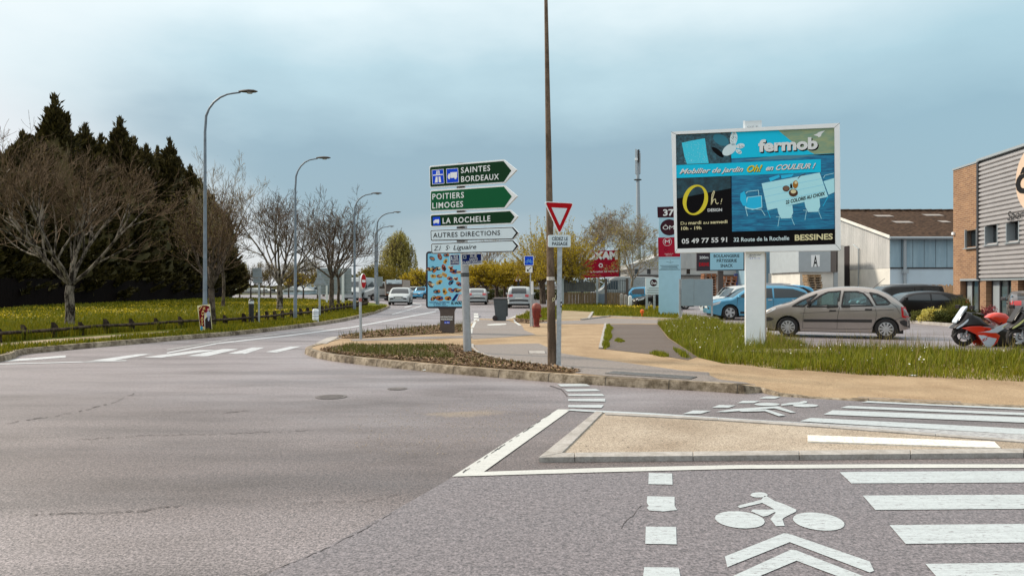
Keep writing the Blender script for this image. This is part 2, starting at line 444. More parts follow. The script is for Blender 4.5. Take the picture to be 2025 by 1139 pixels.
def concmat(name, base, stain):
    def fn(t, b, nd, lk):
        tc_ = nd('ShaderNodeTexCoord'); v = tc_.outputs['Object']
        f = noise(nd, lk, v, 45, 3, .7); s = noise(nd, lk, v, 2.6, 5, .7); s2 = noise(nd, lk, v, 9, 4, .7)
        c = rampn(nd, lk, f, [(.3, tuple(x*.8 for x in base)), (.7, tuple(min(1, x*1.15) for x in base))])
        if stain:
            c = mixn(nd, lk, stain, c, rampn(nd, lk, s, [(.36, (.22, .18, .13)), (.62, 1.0)]), 'MULTIPLY')
            c = mixn(nd, lk, stain, c, rampn(nd, lk, s2, [(.36, (.40, .36, .28)), (.56, 1.0)]), 'MULTIPLY')
        lk(c, b.inputs['Base Color']); b.inputs['Roughness'].default_value = .85
        bp = nd('ShaderNodeBump', Strength=.4, Distance=.01); lk(f, bp.inputs['Height']); lk(bp.outputs[0], b.inputs['Normal'])
    return nodes_mat(name, fn)
m_kerb = concmat('kerb_concrete', (.38, .31, .225), .95)
m_joint = mat('kerb_joint', (.05, .04, .03), .9); m_kerb2 = concmat('pale_concrete', (.42, .39, .36), .35)
def lawnmat():
    def fn(t, b, nd, lk):
        v = nd('ShaderNodeTexCoord').outputs['Object']
        a = noise(nd, lk, v, .35, 4, .6); f = noise(nd, lk, v, 9, 4, .7)
        c = rampn(nd, lk, a, [(.3, (.06, .085, .008)), (.5, (.105, .125, .009)), (.7, (.20, .165, .010))])
        c = mixn(nd, lk, .8, c, rampn(nd, lk, f, [(.3, .45), (.7, 1.25)]), 'MULTIPLY')
        lk(c, b.inputs['Base Color']); b.inputs['Roughness'].default_value = .95; b.inputs['Specular IOR Level'].default_value = .1
    return nodes_mat('lawn_soil', fn)
m_lawn = lawnmat()
m_dirt = mat('mulch_soil', (.105, .066, .038), .95, var=.5, scale=14, bump=.5, spec=.1)
sheet('terrain', [(-2500, -300), (2500, -300), (2500, 4500), (-2500, 4500)], -.05, mat('far_ground', (.09, .095, .045), .95, var=.4, scale=.05, spec=.1), step=2000)
sheet('road', [(-90, -8), (90, -8), (90, 135), (-90, 135)], 0.0, m_asph, step=60)
# --- new asphalt in front of the crossing
sheet('resurfaced_road', g2([(430, 1190), (560, 1120), (640, 1085), (780, 1010), (897, 943), (960, 933), (2600, 921), (2600, 1190)], 0), .004, m_asph2, step=5)
# --- left verge
kl = spline(g2([(-260, 732), (0, 704), (45, 691), (150, 681), (250, 673), (360, 664), (460, 656), (540, 648), (600, 641), (640, 636), (690, 628), (740, 616.5), (764, 608), (770, 604), (762, 601), (727, 598.3), (698, 595.5), (600, 592), (430, 589)]), 6)
lawn_poly = [(q.x, q.y) for q in kl]+[(-75, 88), (-75, 9)]
lawn_in = [(q.x, q.y) for q in kl]
def ktop(x, y, h): return h*(1 if x > -11.6 or y > 20 else max(.15, smooth((x+13.5)/1.9)))
sweep('kerb_of_lawn', kl, [(.03, -.01), (.01, .10), (-.015, .128), (-.14, .128), (-.15, -.01)], ktop, m_kerb, joints=m_joint)
def lawn_z(x, y): return .115
sheet('lawn', lawn_poly, lawn_z, m_lawn, step=2)
path_l = g2([(-60, 686), (0, 679), (100, 671), (200, 664), (300, 657.5), (395, 650)])
sheet('gravel_path', path_l+g2([(397, 653.5), (300, 662.5), (200, 670), (100, 679), (0, 688), (-60, 695)]), .121, m_path, step=1)
# --- raised pavement on the right, with its kerb
near_edge = spline(g2([(662, 671), (640, 677), (618, 682.5), (606, 686.5), (607, 690), (625, 696), (660, 702.5), (730, 710.5), (800, 717), (900, 726), (1000, 733.5), (1100, 741), (1200, 747), (1300, 752.5), (1400, 757.5), (1470, 762)]), 6)
near_edge += [Vector(p) for p in g2([(1505, 769), (1540, 776)], .05)]+[Vector(p) for p in g2([(1600, 784), (1700, 789.5), (1850, 797), (2025, 804), (2400, 818)], .02)]
back_edge = g2([(2400, 704), (2025, 700), (1900, 699), (1700, 695), (1600, 690), (1540, 673), (1500, 656), (1440, 645), (1412, 634), (1345, 626), (1345, 606), (1240, 600), (1115, 604), (1050, 614), (1014, 626), (1000, 632), (945, 630), (928, 640), (905, 641.5), (860, 644), (740, 655)])
pave = [(q.x, q.y) for q in near_edge]+back_edge
sheet('pavement', pave, lambda x, y: hz(x, y), m_ochre, step=.5)
sweep('kerb', near_edge, [(.03, -.012), (.012, .095), (-.012, .127), (-.13, .127), (-.14, -.01)], lambda x, y, h: h*hz(x, y)/.12+(.004 if h > 0 else 0), m_kerb, joints=m_joint)
bk = [Vector(p) for p in back_edge]
sweep('kerb_of_verge', bk[:12], [(.0, -.03), (.0, .135), (-.10, .135), (-.10, .10)], lambda x, y, h: h, m_kerb2)
sweep('kerb_of_far_edge', bk[12:], [(.02, -.03), (.0, .13), (-.10, .13), (-.10, .10)], lambda x, y, h: h, m_kerb2)
def on(k): return lambda x, y: hz(x, y)+k
S1 = g2p([(936, 682), (1065, 679), (1090, 690), (1112, 699), (1170, 708), (1250, 719), (1350, 733), (1450, 745), (1560, 764), (1700, 780), (1900, 792), (1900, 796), (1700, 786.5), (1600, 780), (1540, 771), (1480, 759.5), (1400, 754.5), (1300, 749), (1200, 743.5), (1130, 737), (1085, 722), (990, 710), (950, 699)])
sheet('asphalt_strip', S1, on(.004), m_asph3, step=.4)
sheet('bicycle_path', g2([(926, 664), (935, 646), (946, 632), (1005, 634), (1020, 640), (1033, 645), (1037, 653), (1060, 662), (1000, 667), (935, 671)]), on(.004), m_asph3, step=1)
sheet('asphalt_crossing', g2([(690, 671), (800, 666.5), (925, 663.5), (935, 668), (800, 672), (700, 674.5)]), on(.004), m_asph3, step=1)
sheet('driveway', g2([(1038, 637), (1160, 633), (1167, 627.5), (1300, 632), (1345, 638), (1300, 640), (1112, 641)]), on(.005), m_asph3, step=2)
sheet('old_asphalt_patch', g2([(1205, 641.5), (1300, 641.5), (1320, 668), (1378, 706), (1360, 712), (1290, 701), (1190, 690), (1202, 665)]), on(.006), m_asph4, step=1)
sheet('concrete_path', g2([(1112, 615), (1172, 617), (1162, 631), (1105, 633)]), on(.005), m_path, step=2)
gA = g2p([(1300, 641), (1322, 668), (1380, 707), (1430, 719), (1500, 727), (1700, 743), (2025, 759), (2400, 775), (2400, 705), (2025, 700), (1900, 699), (1700, 695), (1600, 690), (1540, 673), (1500, 656), (1440, 645), (1412, 634), (1350, 628), (1350, 637)])
sheet('grass_verge', gA, on(.008), m_lawn, step=.6)
gB = g2([(1112, 604), (1240, 600.5), (1345, 606.5), (1345, 630), (1290, 629.5), (1172, 624), (1175, 617), (1112, 614), (1108, 631), (1060, 634), (1018, 630), (1050, 615)])
sheet('grass_bank', gB, on(.008), m_lawn, step=2)
B1 = g2([(632, 692), (655, 688), (690, 683.5), (800, 683), (900, 683), (925, 686), (942, 700), (985, 712), (1085, 725), (1150, 734), (1130, 738.5), (1000, 729.5), (900, 722), (800, 713), (700, 704), (650, 698)])
B2 = g2([(663, 668.5), (690, 662), (740, 655), (860, 644.5), (924, 641.5), (924, 656), (800, 664), (700, 669.5)])
B3 = g2([(1016, 630), (1085, 636), (1050, 640), (1022, 638)])
for P_ in (B1, B2, B3): sheet('planting_bed', P_, on(.012), m_dirt, step=.5)
# thin concrete edging round the planting bed
sweep('concrete_edging', spline(g2([(934, 682), (936, 690), (950, 700), (990, 711), (1040, 718), (1088, 723.5), (1130, 731)]), 5), [(.03, .0), (.03, .03), (-.03, .03), (-.03, .0)], lambda x, y, h: hz(x, y)+h, m_kerb2)
sweep('concrete_edging', [Vector(p) for p in g2([(1198, 641), (1188, 690)])], [(.05, .0), (.05, .04), (-.05, .04), (-.05, .0)], lambda x, y, h: hz(x, y)+h, m_kerb2)
sweep('concrete_edging', [Vector(p) for p in g2([(634, 680), (656, 669), (668, 666.5)])], [(.14, .0), (.14, .015), (-.14, .015), (-.14, .0)], lambda x, y, h: hz(x, y)+h, m_kerb2)
sweep('concrete_edging', [Vector(p) for p in g2([(1172, 618), (1163, 632)])], [(.06, .0), (.06, .05), (-.06, .05), (-.06, .0)], lambda x, y, h: hz(x, y)+h, m_kerb2)
sweep('concrete_edging', [Vector(p) for p in g2([(1150, 633), (1205, 626.5), (1300, 630.5), (1420, 637)])], [(.06, .0), (.06, .06), (-.06, .06), (-.06, .0)], lambda x, y, h: hz(x, y)+h, m_kerb2)
# --- splitter island in front
isl = g2([(1180, 821), (1400, 833), (1600, 846), (2025, 879), (2320, 899), (2025, 902), (1600, 905.5), (1300, 908.5), (1066, 912.5)], 0)
sheet('traffic_island', isl, .03, m_beige, step=2)
def strip(name, px, h, m, step=5): return sheet(name, g2(px, 0), h, m, step)
b_ = MB()
def slab(b, px, z0, z1, m):
    q = [Vector((*p, z0)) for p in g2(px, 0)]; b.prism(q, (0, 0, z1-z0), m)
slab(b_, [(1065, 913.5), (1178, 820), (1193, 821.5), (1112, 904)], -.01, .045, m_kerb2)
for x0, x1 in ((1065.5, 1136), (1137, 1370), (1371, 1580), (1581, 1800), (1801, 2024), (2025, 2330)):
    f = lambda x, k: 904.5-(x-1112)*.0095+k
    slab(b_, [(x0, f(x0, 9)), (x1, f(x1, 9)), (x1, f(x1, 0)), (max(x0, 1112), f(max(x0, 1112), 0))], -.01, .046, m_kerb2)
for x0, x1, ya, yb in ((1196, 1420, 821.6, 833.4), (1421, 1640, 833.5, 848.3), (1641, 1850, 848.4, 864.6), (1851, 2100, 864.7, 884)):
    slab(b_, [(x0, ya), (x1, yb), (x1, yb+4), (x0, ya+4)], -.01, .043, m_kerb2)
o = b_.build('kerb_of_island', None, False, .006); o['kind'] = 'structure'
b_ = MB(); m_tact = mat('tactile_white', (.70, .66, .58), .6, var=.25, scale=20)
slab(b_, [(1597, 868.5), (1966, 881.5), (1979, 894.5), (1597, 881)], .028, .045, m_tact)
for i in range(46):
    for j in range(4):
        t = (i+.5)/46; s = .12+.76*(j+.5)/4
        a = Vector((1600+t*366, 869.5+t*13)); c = Vector((1600+t*375, 880+t*13.2)); q = a.lerp(c, s); g = G(q.x, q.y, 0)
        b_.lathe([(.013, 0), (.009, .003), (0, .004)], m_tact, (g.x, g.y, .0445), n=6)
tag(b_.build('tactile_paving'), kind='structure')
# --- painted markings
def paintmat(name, col, wear, sc_=14, stretch=(1, 4, 1)):
    def fn(t, b, nd, lk):
        v = nd('ShaderNodeTexCoord').outputs['Object']
        a = noise(nd, lk, v, sc_, 5, .75, stretch); s = noise(nd, lk, v, 60, 2, .8); st = noise(nd, lk, v, 5, 4, .7, (.25, 4, 1))
        f = rampn(nd, lk, a, [(wear-.02, 0.0), (wear+.07, 1.0)]); f2 = rampn(nd, lk, s, [(.26, 0.0), (.34, 1.0)])
        c = mixn(nd, lk, 1., rampn(nd, lk, st, [(.3, tuple(x*.80 for x in col)), (.65, col)]), rampn(nd, lk, s, [(.3, .86), (.7, 1.05)]), 'MULTIPLY')
        dk = mixn(nd, lk, 1., f, f2, 'MULTIPLY')
        c = mixn(nd, lk, dk, (.17, .15, .155), c); lk(c, b.inputs['Base Color']); b.inputs['Roughness'].default_value = .62
    return nodes_mat(name, fn)
m_pw = paintmat('paint_white', (.47, .505, .51), .37); m_pl = paintmat('paint_line', (.56, .555, .52), .31); m_pworn = paintmat('paint_worn', (.46, .46, .45), .44)
m_pfar = paintmat('paint_far', (.50, .51, .52), .36, 3, (1, 1, 1)); m_tar = mat('crack_tar', (.045, .036, .034), .8, var=.4, scale=40)
def ground(z): return lambda px, py, off: Vector((*G(px, py, z)[:2], z+off))
def mark(name, fn, z=.007, mt=None):
    a = Art(ground(z), base=.0015); fn(a); return tag(a.build(name), kind='structure')
def poly_l(mt, *ps):
    def f(a):
        for p in ps: a.poly(p, mt)
    return f
mark('zebra_crossing', poly_l(m_pw,
    [(1660, 933.5), (1692, 932.8), (2400, 929), (2400, 952), (1683, 955.5), (1676, 948)], [(1706, 979.5), (2400, 976), (2400, 1003), (1731, 1008)],
    [(1759, 1038), (2400, 1032), (2400, 1068), (1791, 1075)], [(1830, 1114.5), (2400, 1108), (2400, 1160), (1874, 1165)]))
mark('bicycle_crossing_dash', poly_l(m_pw, [(1283, 935), (1329, 936), (1330, 958), (1282, 957)],
    [(1280, 981), (1334, 982), (1334, 1000), (1339, 1008), (1312, 1011), (1284, 1009), (1279, 1004), (1283, 1000), (1279, 994)],
    [(1277, 1041), (1337, 1041.5), (1338, 1076), (1276, 1075)], [(1274, 1121), (1342, 1122), (1350, 1162), (1269, 1162)]))
def zz(pts, ox=1350, oy=760, k=3.): return [(ox+x/k, oy+y/k) for x, y in pts]
def bike(a):
    a.ell(1463, 1027.5, 49.5, 16.5, m_pw, 0, R(5)); a.ell(1619, 1031, 51.5, 17, m_pw, 0, R(7)); a.ell(1501, 978.3, 17, 5.2, m_pw, 0)
    a.poly(zz([(484, 662), (498, 662), (545, 690), (610, 713), (674, 742), (672, 754), (600, 790), (592, 800), (605, 838), (553, 840), (520, 798), (553, 760), (545, 757), (505, 778), (478, 783), (462, 777), (405, 752), (415, 742), (545, 741), (472, 702), (340, 733), (326, 724), (340, 716), (466, 684)]), m_pw, 0)
    a.poly(zz([(250, 1020), (600, 882), (630, 885), (1110, 1050), (1135, 1105), (1110, 1115), (635, 935), (265, 1083)]), m_pw, 0)
    a.poly(zz([(180, 1190), (640, 980), (672, 983), (1210, 1190), (1060, 1190), (675, 1045), (330, 1190)]), m_pw, 0)
mark('bicycle_symbol', bike)
mark('edge_line', lambda a: (a.poly([(894, 942), (1103, 809.3), (1129, 809.3), (957, 932.5), (946, 935)], m_pl, 0),
    a.poly([(894, 942.3), (958, 933), (1200, 925), (1460, 919.5), (1750, 918), (2400, 918), (2400, 925), (1750, 925.5), (1460, 927), (1180, 934), (960, 940.5)], m_pl, 1),
    a.poly([(1129, 809), (1290, 817), (1460, 828), (1700, 841.5), (2400, 884), (2400, 892), (1700, 847), (1460, 834), (1290, 822), (1120, 811.5)], m_pw, 1)))
mark('worn_line', poly_l(m_pworn, [(1470, 829), (1700, 841), (2025, 859), (2025, 871), (1700, 848), (1470, 835)]), .012)
f1 = lambda pts: zz(pts, 880, 740, 3.4914)
mark('bicycle_crossing_dash', poly_l(m_pw, f1([(775, 68), (970, 63), (1005, 82), (800, 84)]), f1([(822, 104), (1040, 101), (1075, 115), (845, 118)]), f1([(845, 138), (1085, 135), (1103, 150), (855, 149)]), f1([(850, 170), (1106, 168), (1106, 188), (850, 184)]), f1([(850, 212), (1097, 210), (1080, 232), (850, 227)]),
    zz([(0, 175), (62, 154), (168, 156), (105, 174)]), zz([(172, 138), (215, 122), (315, 124), (272, 138)]), zz([(322, 111), (358, 97), (460, 98), (420, 110)]), zz([(452, 83), (500, 70), (585, 72), (545, 85)])))
def bike2(a):
    a.ell(*zz([(500, 118)])[0], 25, 2.9, m_pw, 0); a.ell(*zz([(728, 125)])[0], 25, 3.1, m_pw, 0)
    a.poly(zz([(585, 118), (640, 108), (690, 106), (720, 98), (738, 100), (735, 110), (690, 118), (640, 122), (585, 126)]), m_pw, 1)
    a.poly(zz([(195, 164), (300, 147), (560, 130), (575, 134), (672, 167), (640, 169), (545, 143), (420, 152), (255, 165)]), m_pw, 2)
    a.poly(zz([(330, 158), (490, 150), (505, 152), (610, 185), (570, 190), (488, 160), (350, 164)]), m_pw, 3)
mark('bicycle_symbol', bike2)
mark('zebra_crossing', poly_l(m_pw, zz([(1060, 106), (1110, 95), (2600, 163), (2600, 176)]), zz([(935, 139), (980, 127), (2600, 190), (2600, 206)]), zz([(835, 178), (890, 153), (2600, 216), (2600, 250)]), zz([(695, 218), (760, 198), (2600, 292), (2600, 330)])))
mark('zebra_crossing', poly_l(m_pfar, [(283, 706.5), (395, 692), (430, 692), (320, 707)], [(370, 704), (440, 690), (472, 690), (410, 704.5)], [(450, 699.5), (500, 687), (524, 687), (484, 700)], [(525, 696), (575, 685), (596, 685), (548, 697)], [(180, 713), (270, 700.5), (305, 699), (225, 713)]), .004)
mark('lane_line', lambda a: (a.line([(-40, 716), (60, 710), (130, 704.5)], 4, m_pfar), a.line([(0, 720), (150, 716), (250, 713)], 1.6, m_pfar, 1),
    a.line([(330, 698), (430, 679), (580, 662.5), (700, 646.5), (820, 624), (862, 616)], 2.2, m_pfar), a.line([(330, 692), (450, 672), (640, 650)], 1.6, m_pworn, 1),
    a.line([(800, 607.5), (812, 605), (815, 602.5), (806, 600.5)], 1.8, m_pfar, 1), a.line([(775, 622), (815, 611), (833, 605), (832, 601.5), (815, 599.6)], 1.5, m_pfar, 1), a.line([(860, 612.5), (925, 606)], 1.3, m_pfar, 1)), .004)
f5 = lambda pts: zz(pts, 820, 480, 4.38)
mark('bicycle_lane_dash', poly_l(m_pl, f5([(513, 612), (550, 612), (550, 625), (513, 625)]), f5([(512, 631), (553, 631), (553, 649), (512, 649)]), f5([(512, 656), (558, 656), (560, 677), (512, 677)]), f5([(512, 684), (535, 684), (512, 735), (486, 735)]), f5([(480, 740), (503, 740), (500, 786), (478, 786)])), .127)
mark('bicycle_symbol', poly_l(m_pl, f5([(620, 708), (700, 700), (790, 698), (795, 708), (740, 714), (640, 716)])), .127)
mark('edge_line', poly_l(m_pl, f5([(806, 658), (862, 634), (872, 636), (872, 680), (858, 680), (858, 650), (808, 664)]), f5([(855, 682), (878, 682), (926, 716), (900, 716)])), .128)
def cracks(a):
    for pts, wd in (([(0, 838), (60, 830), (110, 822), (170, 810), (232, 793), (262, 779), (268, 773)], 1.3), ([(60, 1018), (120, 1014), (200, 1013), (285, 1009), (320, 1002), (372, 997)], 1.8),
                    ([(505, 1142), (560, 1120), (640, 1086), (725, 1044), (780, 1010)], 1.6), ([(600, 993), (660, 992), (730, 990), (800, 974)], 1.1), ([(440, 818), (470, 813), (500, 811)], .9), ([(150, 870), (240, 862), (420, 858), (620, 850)], .8),
                    ([(1228, 1044), (1240, 1028), (1252, 1020), (1262, 1004), (1278, 992)], 2.0), ([(1088, 762), (1110, 770), (1122, 784), (1120, 803)], 1.8)):
        q = []
        for (x0, y0), (x1, y1) in zip(pts[:-1], pts[1:]):
            n = max(2, int(math.hypot(x1-x0, y1-y0)/7))
            q += [(x0+(x1-x0)*i/n+random.uniform(-1, 1), y0+(y1-y0)*i/n+random.uniform(-1.3, 1.3)) for i in range(n)]
        for k in range(len(q)-1):
            if random.random() < .8: a.line(q[k:k+2], wd*random.uniform(.25, .8), m_tar)
mark('road_crack', cracks, .005)
# mortar line in the painted edge
mark('road_crack', lambda a: [a.line([(x, 940-(x-905)*.6635+random.uniform(-1, 1)), (x+7, 940-(x-898)*.6635+random.uniform(-1, 1))], random.uniform(.6, 1.6), m_tar) for x in range(915, 1085, 7) if random.random() < .75], .0115)
m_iron = mat('cast_iron', (.115, .10, .095), .75, .0, var=.4, scale=30)
def cover(name, label, cx, cy, rx, z=.003):
    c = G(cx, cy, z); r = rx/FPX*c.y; t = thing(name, label, 'manhole cover', c)
    b = MB(); b.lathe([(r*1.15, 0), (r*1.15, .004), (r*.99, .004)], m_iron, c, n=28); b.build('frame', t)
    b = MB(); b.lathe([(r*.97, 0), (r*.97, .003), (0, .0035)], m_iron, c, n=28)
    for k in range(-4, 5):
        h = r*.85*math.sqrt(1-(k/5)**2); b.box(c.x-h, c.x+h, c.y+k*r*.18-.012, c.y+k*r*.18+.012, z+.002, z+.007, m_iron)
    b.build('lid', t)
cover('manhole_cover', 'round iron manhole cover in the road, the larger one nearer the camera', 655, 784.5, 27)
cover('manhole_cover', 'small round iron cover in the road near the kerb of the planting bed', 786, 768.5, 17)
c = G(1062, 696.5, .125); t = thing('inspection_cover', 'pale rectangular inspection cover in the pavement left of the tall brown pole', 'inspection cover', c)
b = MB(); b.obox((c.x, c.y, .126), (.34, .62, .012), m_kerb2); b.build('lid', t)
b = MB(); [MB().obox((c.x+s*.18, c.y, .1255), (.02, .66, .013), m_iron).build('frame_bar', t) for s in (-1, 1)]
# drain grating behind the kerb
g0, g1 = G(1205, 737.5, .12), G(1372, 748.5, .12); d = (g1-g0); L_ = d.length; a_ = math.atan2(d.y, d.x)
t = thing('drain_grate', 'long dark slotted drain grate let into the pavement behind the kerb', 'drain grate', (g0.x, g0.y, hz(g0.x, g0.y)))
b = MB(); M_ = Matrix.Rotation(a_, 4, 'Z')
mid = g0.lerp(g1, .5); hh = hz(mid.x, mid.y)
b.obox((mid.x, mid.y, hh+.006), (L_, .30, .004), mat('drain_dark', (.015, .013, .012), .9), a_); b.build('channel', t)
b = MB()
for i in range(44):
    q = g0.lerp(g1, (i+.5)/44); b.obox((q.x, q.y, hh+.012), (L_/44*.5, .30, .012), mat('grate_steel', (.22, .21, .2), .55, .5, var=.3, scale=20), a_)
for s in (-1, 1):
    q = mid+Vector((-math.sin(a_), math.cos(a_), 0))*s*.155; b.obox((q.x, q.y, hh+.012), (L_, .02, .014), MATS['grate_steel'], a_)
b.build('grating', t)
# ------------------------------------------------------------------ ground cover
def blades(name, poly, n, h, wd, m, zf, yfall=0., lean=.35, parent=None, wscale=0.):
    P_ = np.array(poly); x0, y0 = P_.min(0); x1, y1 = P_.max(0); xs = []; ys = []; tot = 0
    while tot < n:
        k = n*3; x = rng.uniform(x0, x1, k); y = rng.uniform(y0, y1, k); ok = inpoly_np(x, y, poly)
        if yfall: ok &= rng.random(k) < (max(y0, 4)/np.maximum(y, 4))**yfall
        xs.append(x[ok]); ys.append(y[ok]); tot += ok.sum()
    x = np.concatenate(xs)[:n]; y = np.concatenate(ys)[:n]; z = np.array([zf(a, b) for a, b in zip(x, y)])
    cl = .62+.5*np.sin(x*1.7+np.sin(y*2.1)*1.3)*np.sin(y*1.3+1.1*np.sin(x*.9))
    H = rng.uniform(h[0], h[1], n)*np.clip(cl+.35, .45, 1.3); W = rng.uniform(wd[0], wd[1], n)
    if wscale: W = W*np.maximum(1, y/wscale)
    a = rng.uniform(0, 2*np.pi, n); l = rng.uniform(.05, lean, n)*H; dx, dy = np.cos(a), np.sin(a); tx, ty = -dy, dx
    def p(s, side, hh): return np.stack([x+dx*l*s+tx*W*side/2, y+dy*l*s+ty*W*side/2, z+H*hh], 1)
    V = np.stack([p(0, -1, 0), p(0, 1, 0), p(.35, -.8, .55), p(.35, .8, .55), p(1, 0, 1.)], 1).reshape(-1, 3)
    i = np.arange(n)[:, None]*5
    F = np.concatenate([i+np.array([0, 1, 3]), i+np.array([0, 3, 2]), i+np.array([2, 3, 4])], 1).reshape(-1, 3)
    o = npmesh(name, V, F, m, parent); o['kind'] = 'stuff'; return o
m_gr1 = leafmat('grass_blade', (.075, .105, .004), (.28, .265, .014)); m_gr2 = leafmat('grass_lawn', (.07, .095, .003), (.26, .215, .008))
m_gr3 = leafmat('grass_dry', (.16, .12, .03), (.34, .26, .09)); m_flw = leafmat('yellow_flower', (.48, .33, .01), (.62, .46, .02), trans=.1); m_wfl = leafmat('white_flower', (.6, .58, .5), (.8, .78, .7), trans=.1)
blades('verge_grass', gA, 46000, (.08, .25), (.007, .014), m_gr1, on(.006), lean=.75)
blades('verge_grass', gA, 26000, (.03, .12), (.010, .02), m_gr2, on(.006), lean=1.3)
gA_back = g2p([(1480, 670), (1540, 680), (1600, 692), (1900, 701), (2200, 703), (2200, 712), (1900, 710), (1600, 703), (1490, 690)])
blades('tall_grass', gA_back, 700, (.28, .50), (.008, .012), m_gr3, on(.006))
blades('tall_grass', gA, 6000, (.06, .2), (.006, .011), m_gr3, on(.006), lean=1.0)
blades('tall_grass', gA, 900, (.2, .42), (.006, .010), m_gr3, on(.006))
blades('bank_grass', gB, 14000, (.06, .18), (.02, .04), m_gr2, on(.006))
tuft = g2([(1199, 645), (1204, 643), (1213, 650), (1207, 658), (1211, 668), (1203, 676), (1206, 686), (1196, 692), (1190, 688), (1195, 665)])
blades('edge_grass', tuft, 2600, (.04, .12), (.01, .015), m_gr1, on(.006))
for q in ([(1214, 675), (1222, 671), (1230, 672.5), (1236, 676), (1226, 678)], [(1284, 700), (1296, 697.5), (1312, 701), (1326, 706), (1310, 707), (1294, 703.5)], [(1330, 690), (1345, 694), (1358, 703), (1368, 710), (1350, 708), (1338, 699)]): blades('edge_grass', g2(q), 350, (.04, .1), (.01, .015), m_gr1, on(.006))
fence_px = [(-60, 684), (0, 677.5), (42, 673), (98, 668.5), (145, 664.5), (225, 658), (320, 651.5), (400, 646.5), (498, 640), (560, 632), (610, 626.5), (660, 618), (700, 611), (718, 606.5), (726, 603)]
lawnA = [p for p in lawn_in[:70]]+g2([(700, 611), (560, 633), (400, 647), (225, 660), (0, 678), (-60, 684)])
near_strip = g2([(-60, 716), (0, 702), (45, 690), (150, 680), (250, 672), (360, 663), (460, 655.5), (540, 647.5), (640, 635.5), (740, 616.5), (764, 607), (720, 606), (660, 618), (560, 633), (470, 643), (397, 649), (300, 663), (200, 671), (100, 680), (0, 689), (-60, 696)])
blades('verge_grass', near_strip, 16000, (.05, .14), (.016, .03), m_gr2, on(0), yfall=.8, wscale=22)
back_lawn = g2([(-60, 684), (0, 678), (98, 669), (225, 659), (400, 647), (498, 640.5), (610, 627), (700, 611), (722, 604), (690, 596.5), (600, 592.5), (430, 590), (300, 592), (0, 612), (-60, 616)])
blades('lawn_grass', back_lawn, 46000, (.08, .22), (.018, .035), m_gr2, on(0), yfall=1.2, wscale=22, lean=.7)
blades('lawn_grass', g2([(-60, 684), (0, 678), (98, 669), (225, 659), (400, 647), (498, 640.5), (498, 630), (225, 640), (-60, 655)]), 16000, (.14, .30), (.018, .03), m_gr2, on(0))
def specks(name, poly, n, r, hgt, m, zf, yfall=0., clump=0):
    P_ = np.array(poly); x0, y0 = P_.min(0); x1, y1 = P_.max(0); k = n*14
    if clump:
        cx = rng.uniform(x0, x1, clump); cy = rng.uniform(y0, y1, clump); j = rng.integers(0, clump, k)
        x = cx[j]+rng.normal(0, 1.6, k); y = cy[j]+rng.normal(0, .55, k)
    else: x = rng.uniform(x0, x1, k); y = rng.uniform(y0, y1, k)
    ok = inpoly_np(x, y, poly)
    if yfall: ok &= rng.random(k) < (max(y0, 4)/np.maximum(y, 4))**yfall
    x = x[ok][:n]; y = y[ok][:n]; n = len(x); z = np.array([zf(a, b) for a, b in zip(x, y)])+rng.uniform(hgt[0], hgt[1], n); r = rng.uniform(r[0], r[1], n)
    c = np.stack([x, y, z], 1)[:, None]; u = rng.normal(size=(n, 3)); u /= np.linalg.norm(u, axis=1)[:, None]; w_ = np.cross(u, rng.normal(size=(n, 3))); w_ /= np.linalg.norm(w_, axis=1)[:, None]
    V = np.concatenate([c+(u*r[:, None])[:, None], c+(w_*r[:, None])[:, None], c-(u*r[:, None])[:, None], c-(w_*r[:, None])[:, None]], 1).reshape(-1, 3)
    o = npmesh(name, V, (np.arange(n)[:, None]*4+np.arange(4)), m); o['kind'] = 'stuff'; return o
specks('wild_flowers', back_lawn, 3200, (.02, .04), (.12, .25), m_flw, on(0), .7, clump=26)
specks('wild_flowers', gA, 190, (.012, .022), (.16, .3), m_wfl, on(0))
specks('wild_flowers', gB, 260, (.03, .05), (.12, .22), m_flw, on(0), clump=4)
def chips(name, poly, n, L, m, z=.014):
    P_ = np.array(poly); x0, y0 = P_.min(0); x1, y1 = P_.max(0); x = rng.uniform(x0, x1, n*4); y = rng.uniform(y0, y1, n*4); ok = inpoly_np(x, y, poly); x = x[ok][:n]; y = y[ok][:n]; n = len(x)
    c = np.stack([x, y, np.array([hz(a, b) for a, b in zip(x, y)])+z+rng.uniform(0, .035, n)], 1)
    a = rng.uniform(0, 2*np.pi, n); t = rng.normal(0, .35, n); l = rng.uniform(L[0], L[1], n)[:, None]; ww = l*rng.uniform(.2, .55, n)[:, None]
    u = np.stack([np.cos(a)*np.cos(t), np.sin(a)*np.cos(t), np.sin(t)], 1); r2 = rng.normal(0, .5, n); s = np.stack([-np.sin(a)*np.cos(r2), np.cos(a)*np.cos(r2), np.sin(r2)], 1)
    V = np.stack([c-u*l, c+s*ww, c+u*l, c-s*ww], 1).reshape(-1, 3); o = npmesh(name, V, (np.arange(n)[:, None]*4+np.arange(4)), m); o['kind'] = 'stuff'
m_chip = leafmat('bark_chip', (.075, .040, .020), (.34, .215, .115), trans=0.)
chips('mulch', B1, 11000, (.018, .05), m_chip); chips('mulch', B2, 4500, (.025, .06), m_chip); chips('mulch', B3, 700, (.03, .07), m_chip)
m_weed = leafmat('weed_leaf', (.055, .065, .010), (.15, .145, .03))
wl = g2([(650, 697), (690, 686), (800, 686), (880, 688), (900, 712), (800, 709), (700, 701)])
blades('weeds', wl, 3200, (.03, .15), (.008, .018), m_weed, on(.01), lean=.9); blades('weeds', B1, 2400, (.02, .08), (.008, .016), m_weed, on(.01), lean=1.)
blades('weeds', B2, 700, (.04, .18), (.01, .02), m_weed, on(.01), lean=.8)
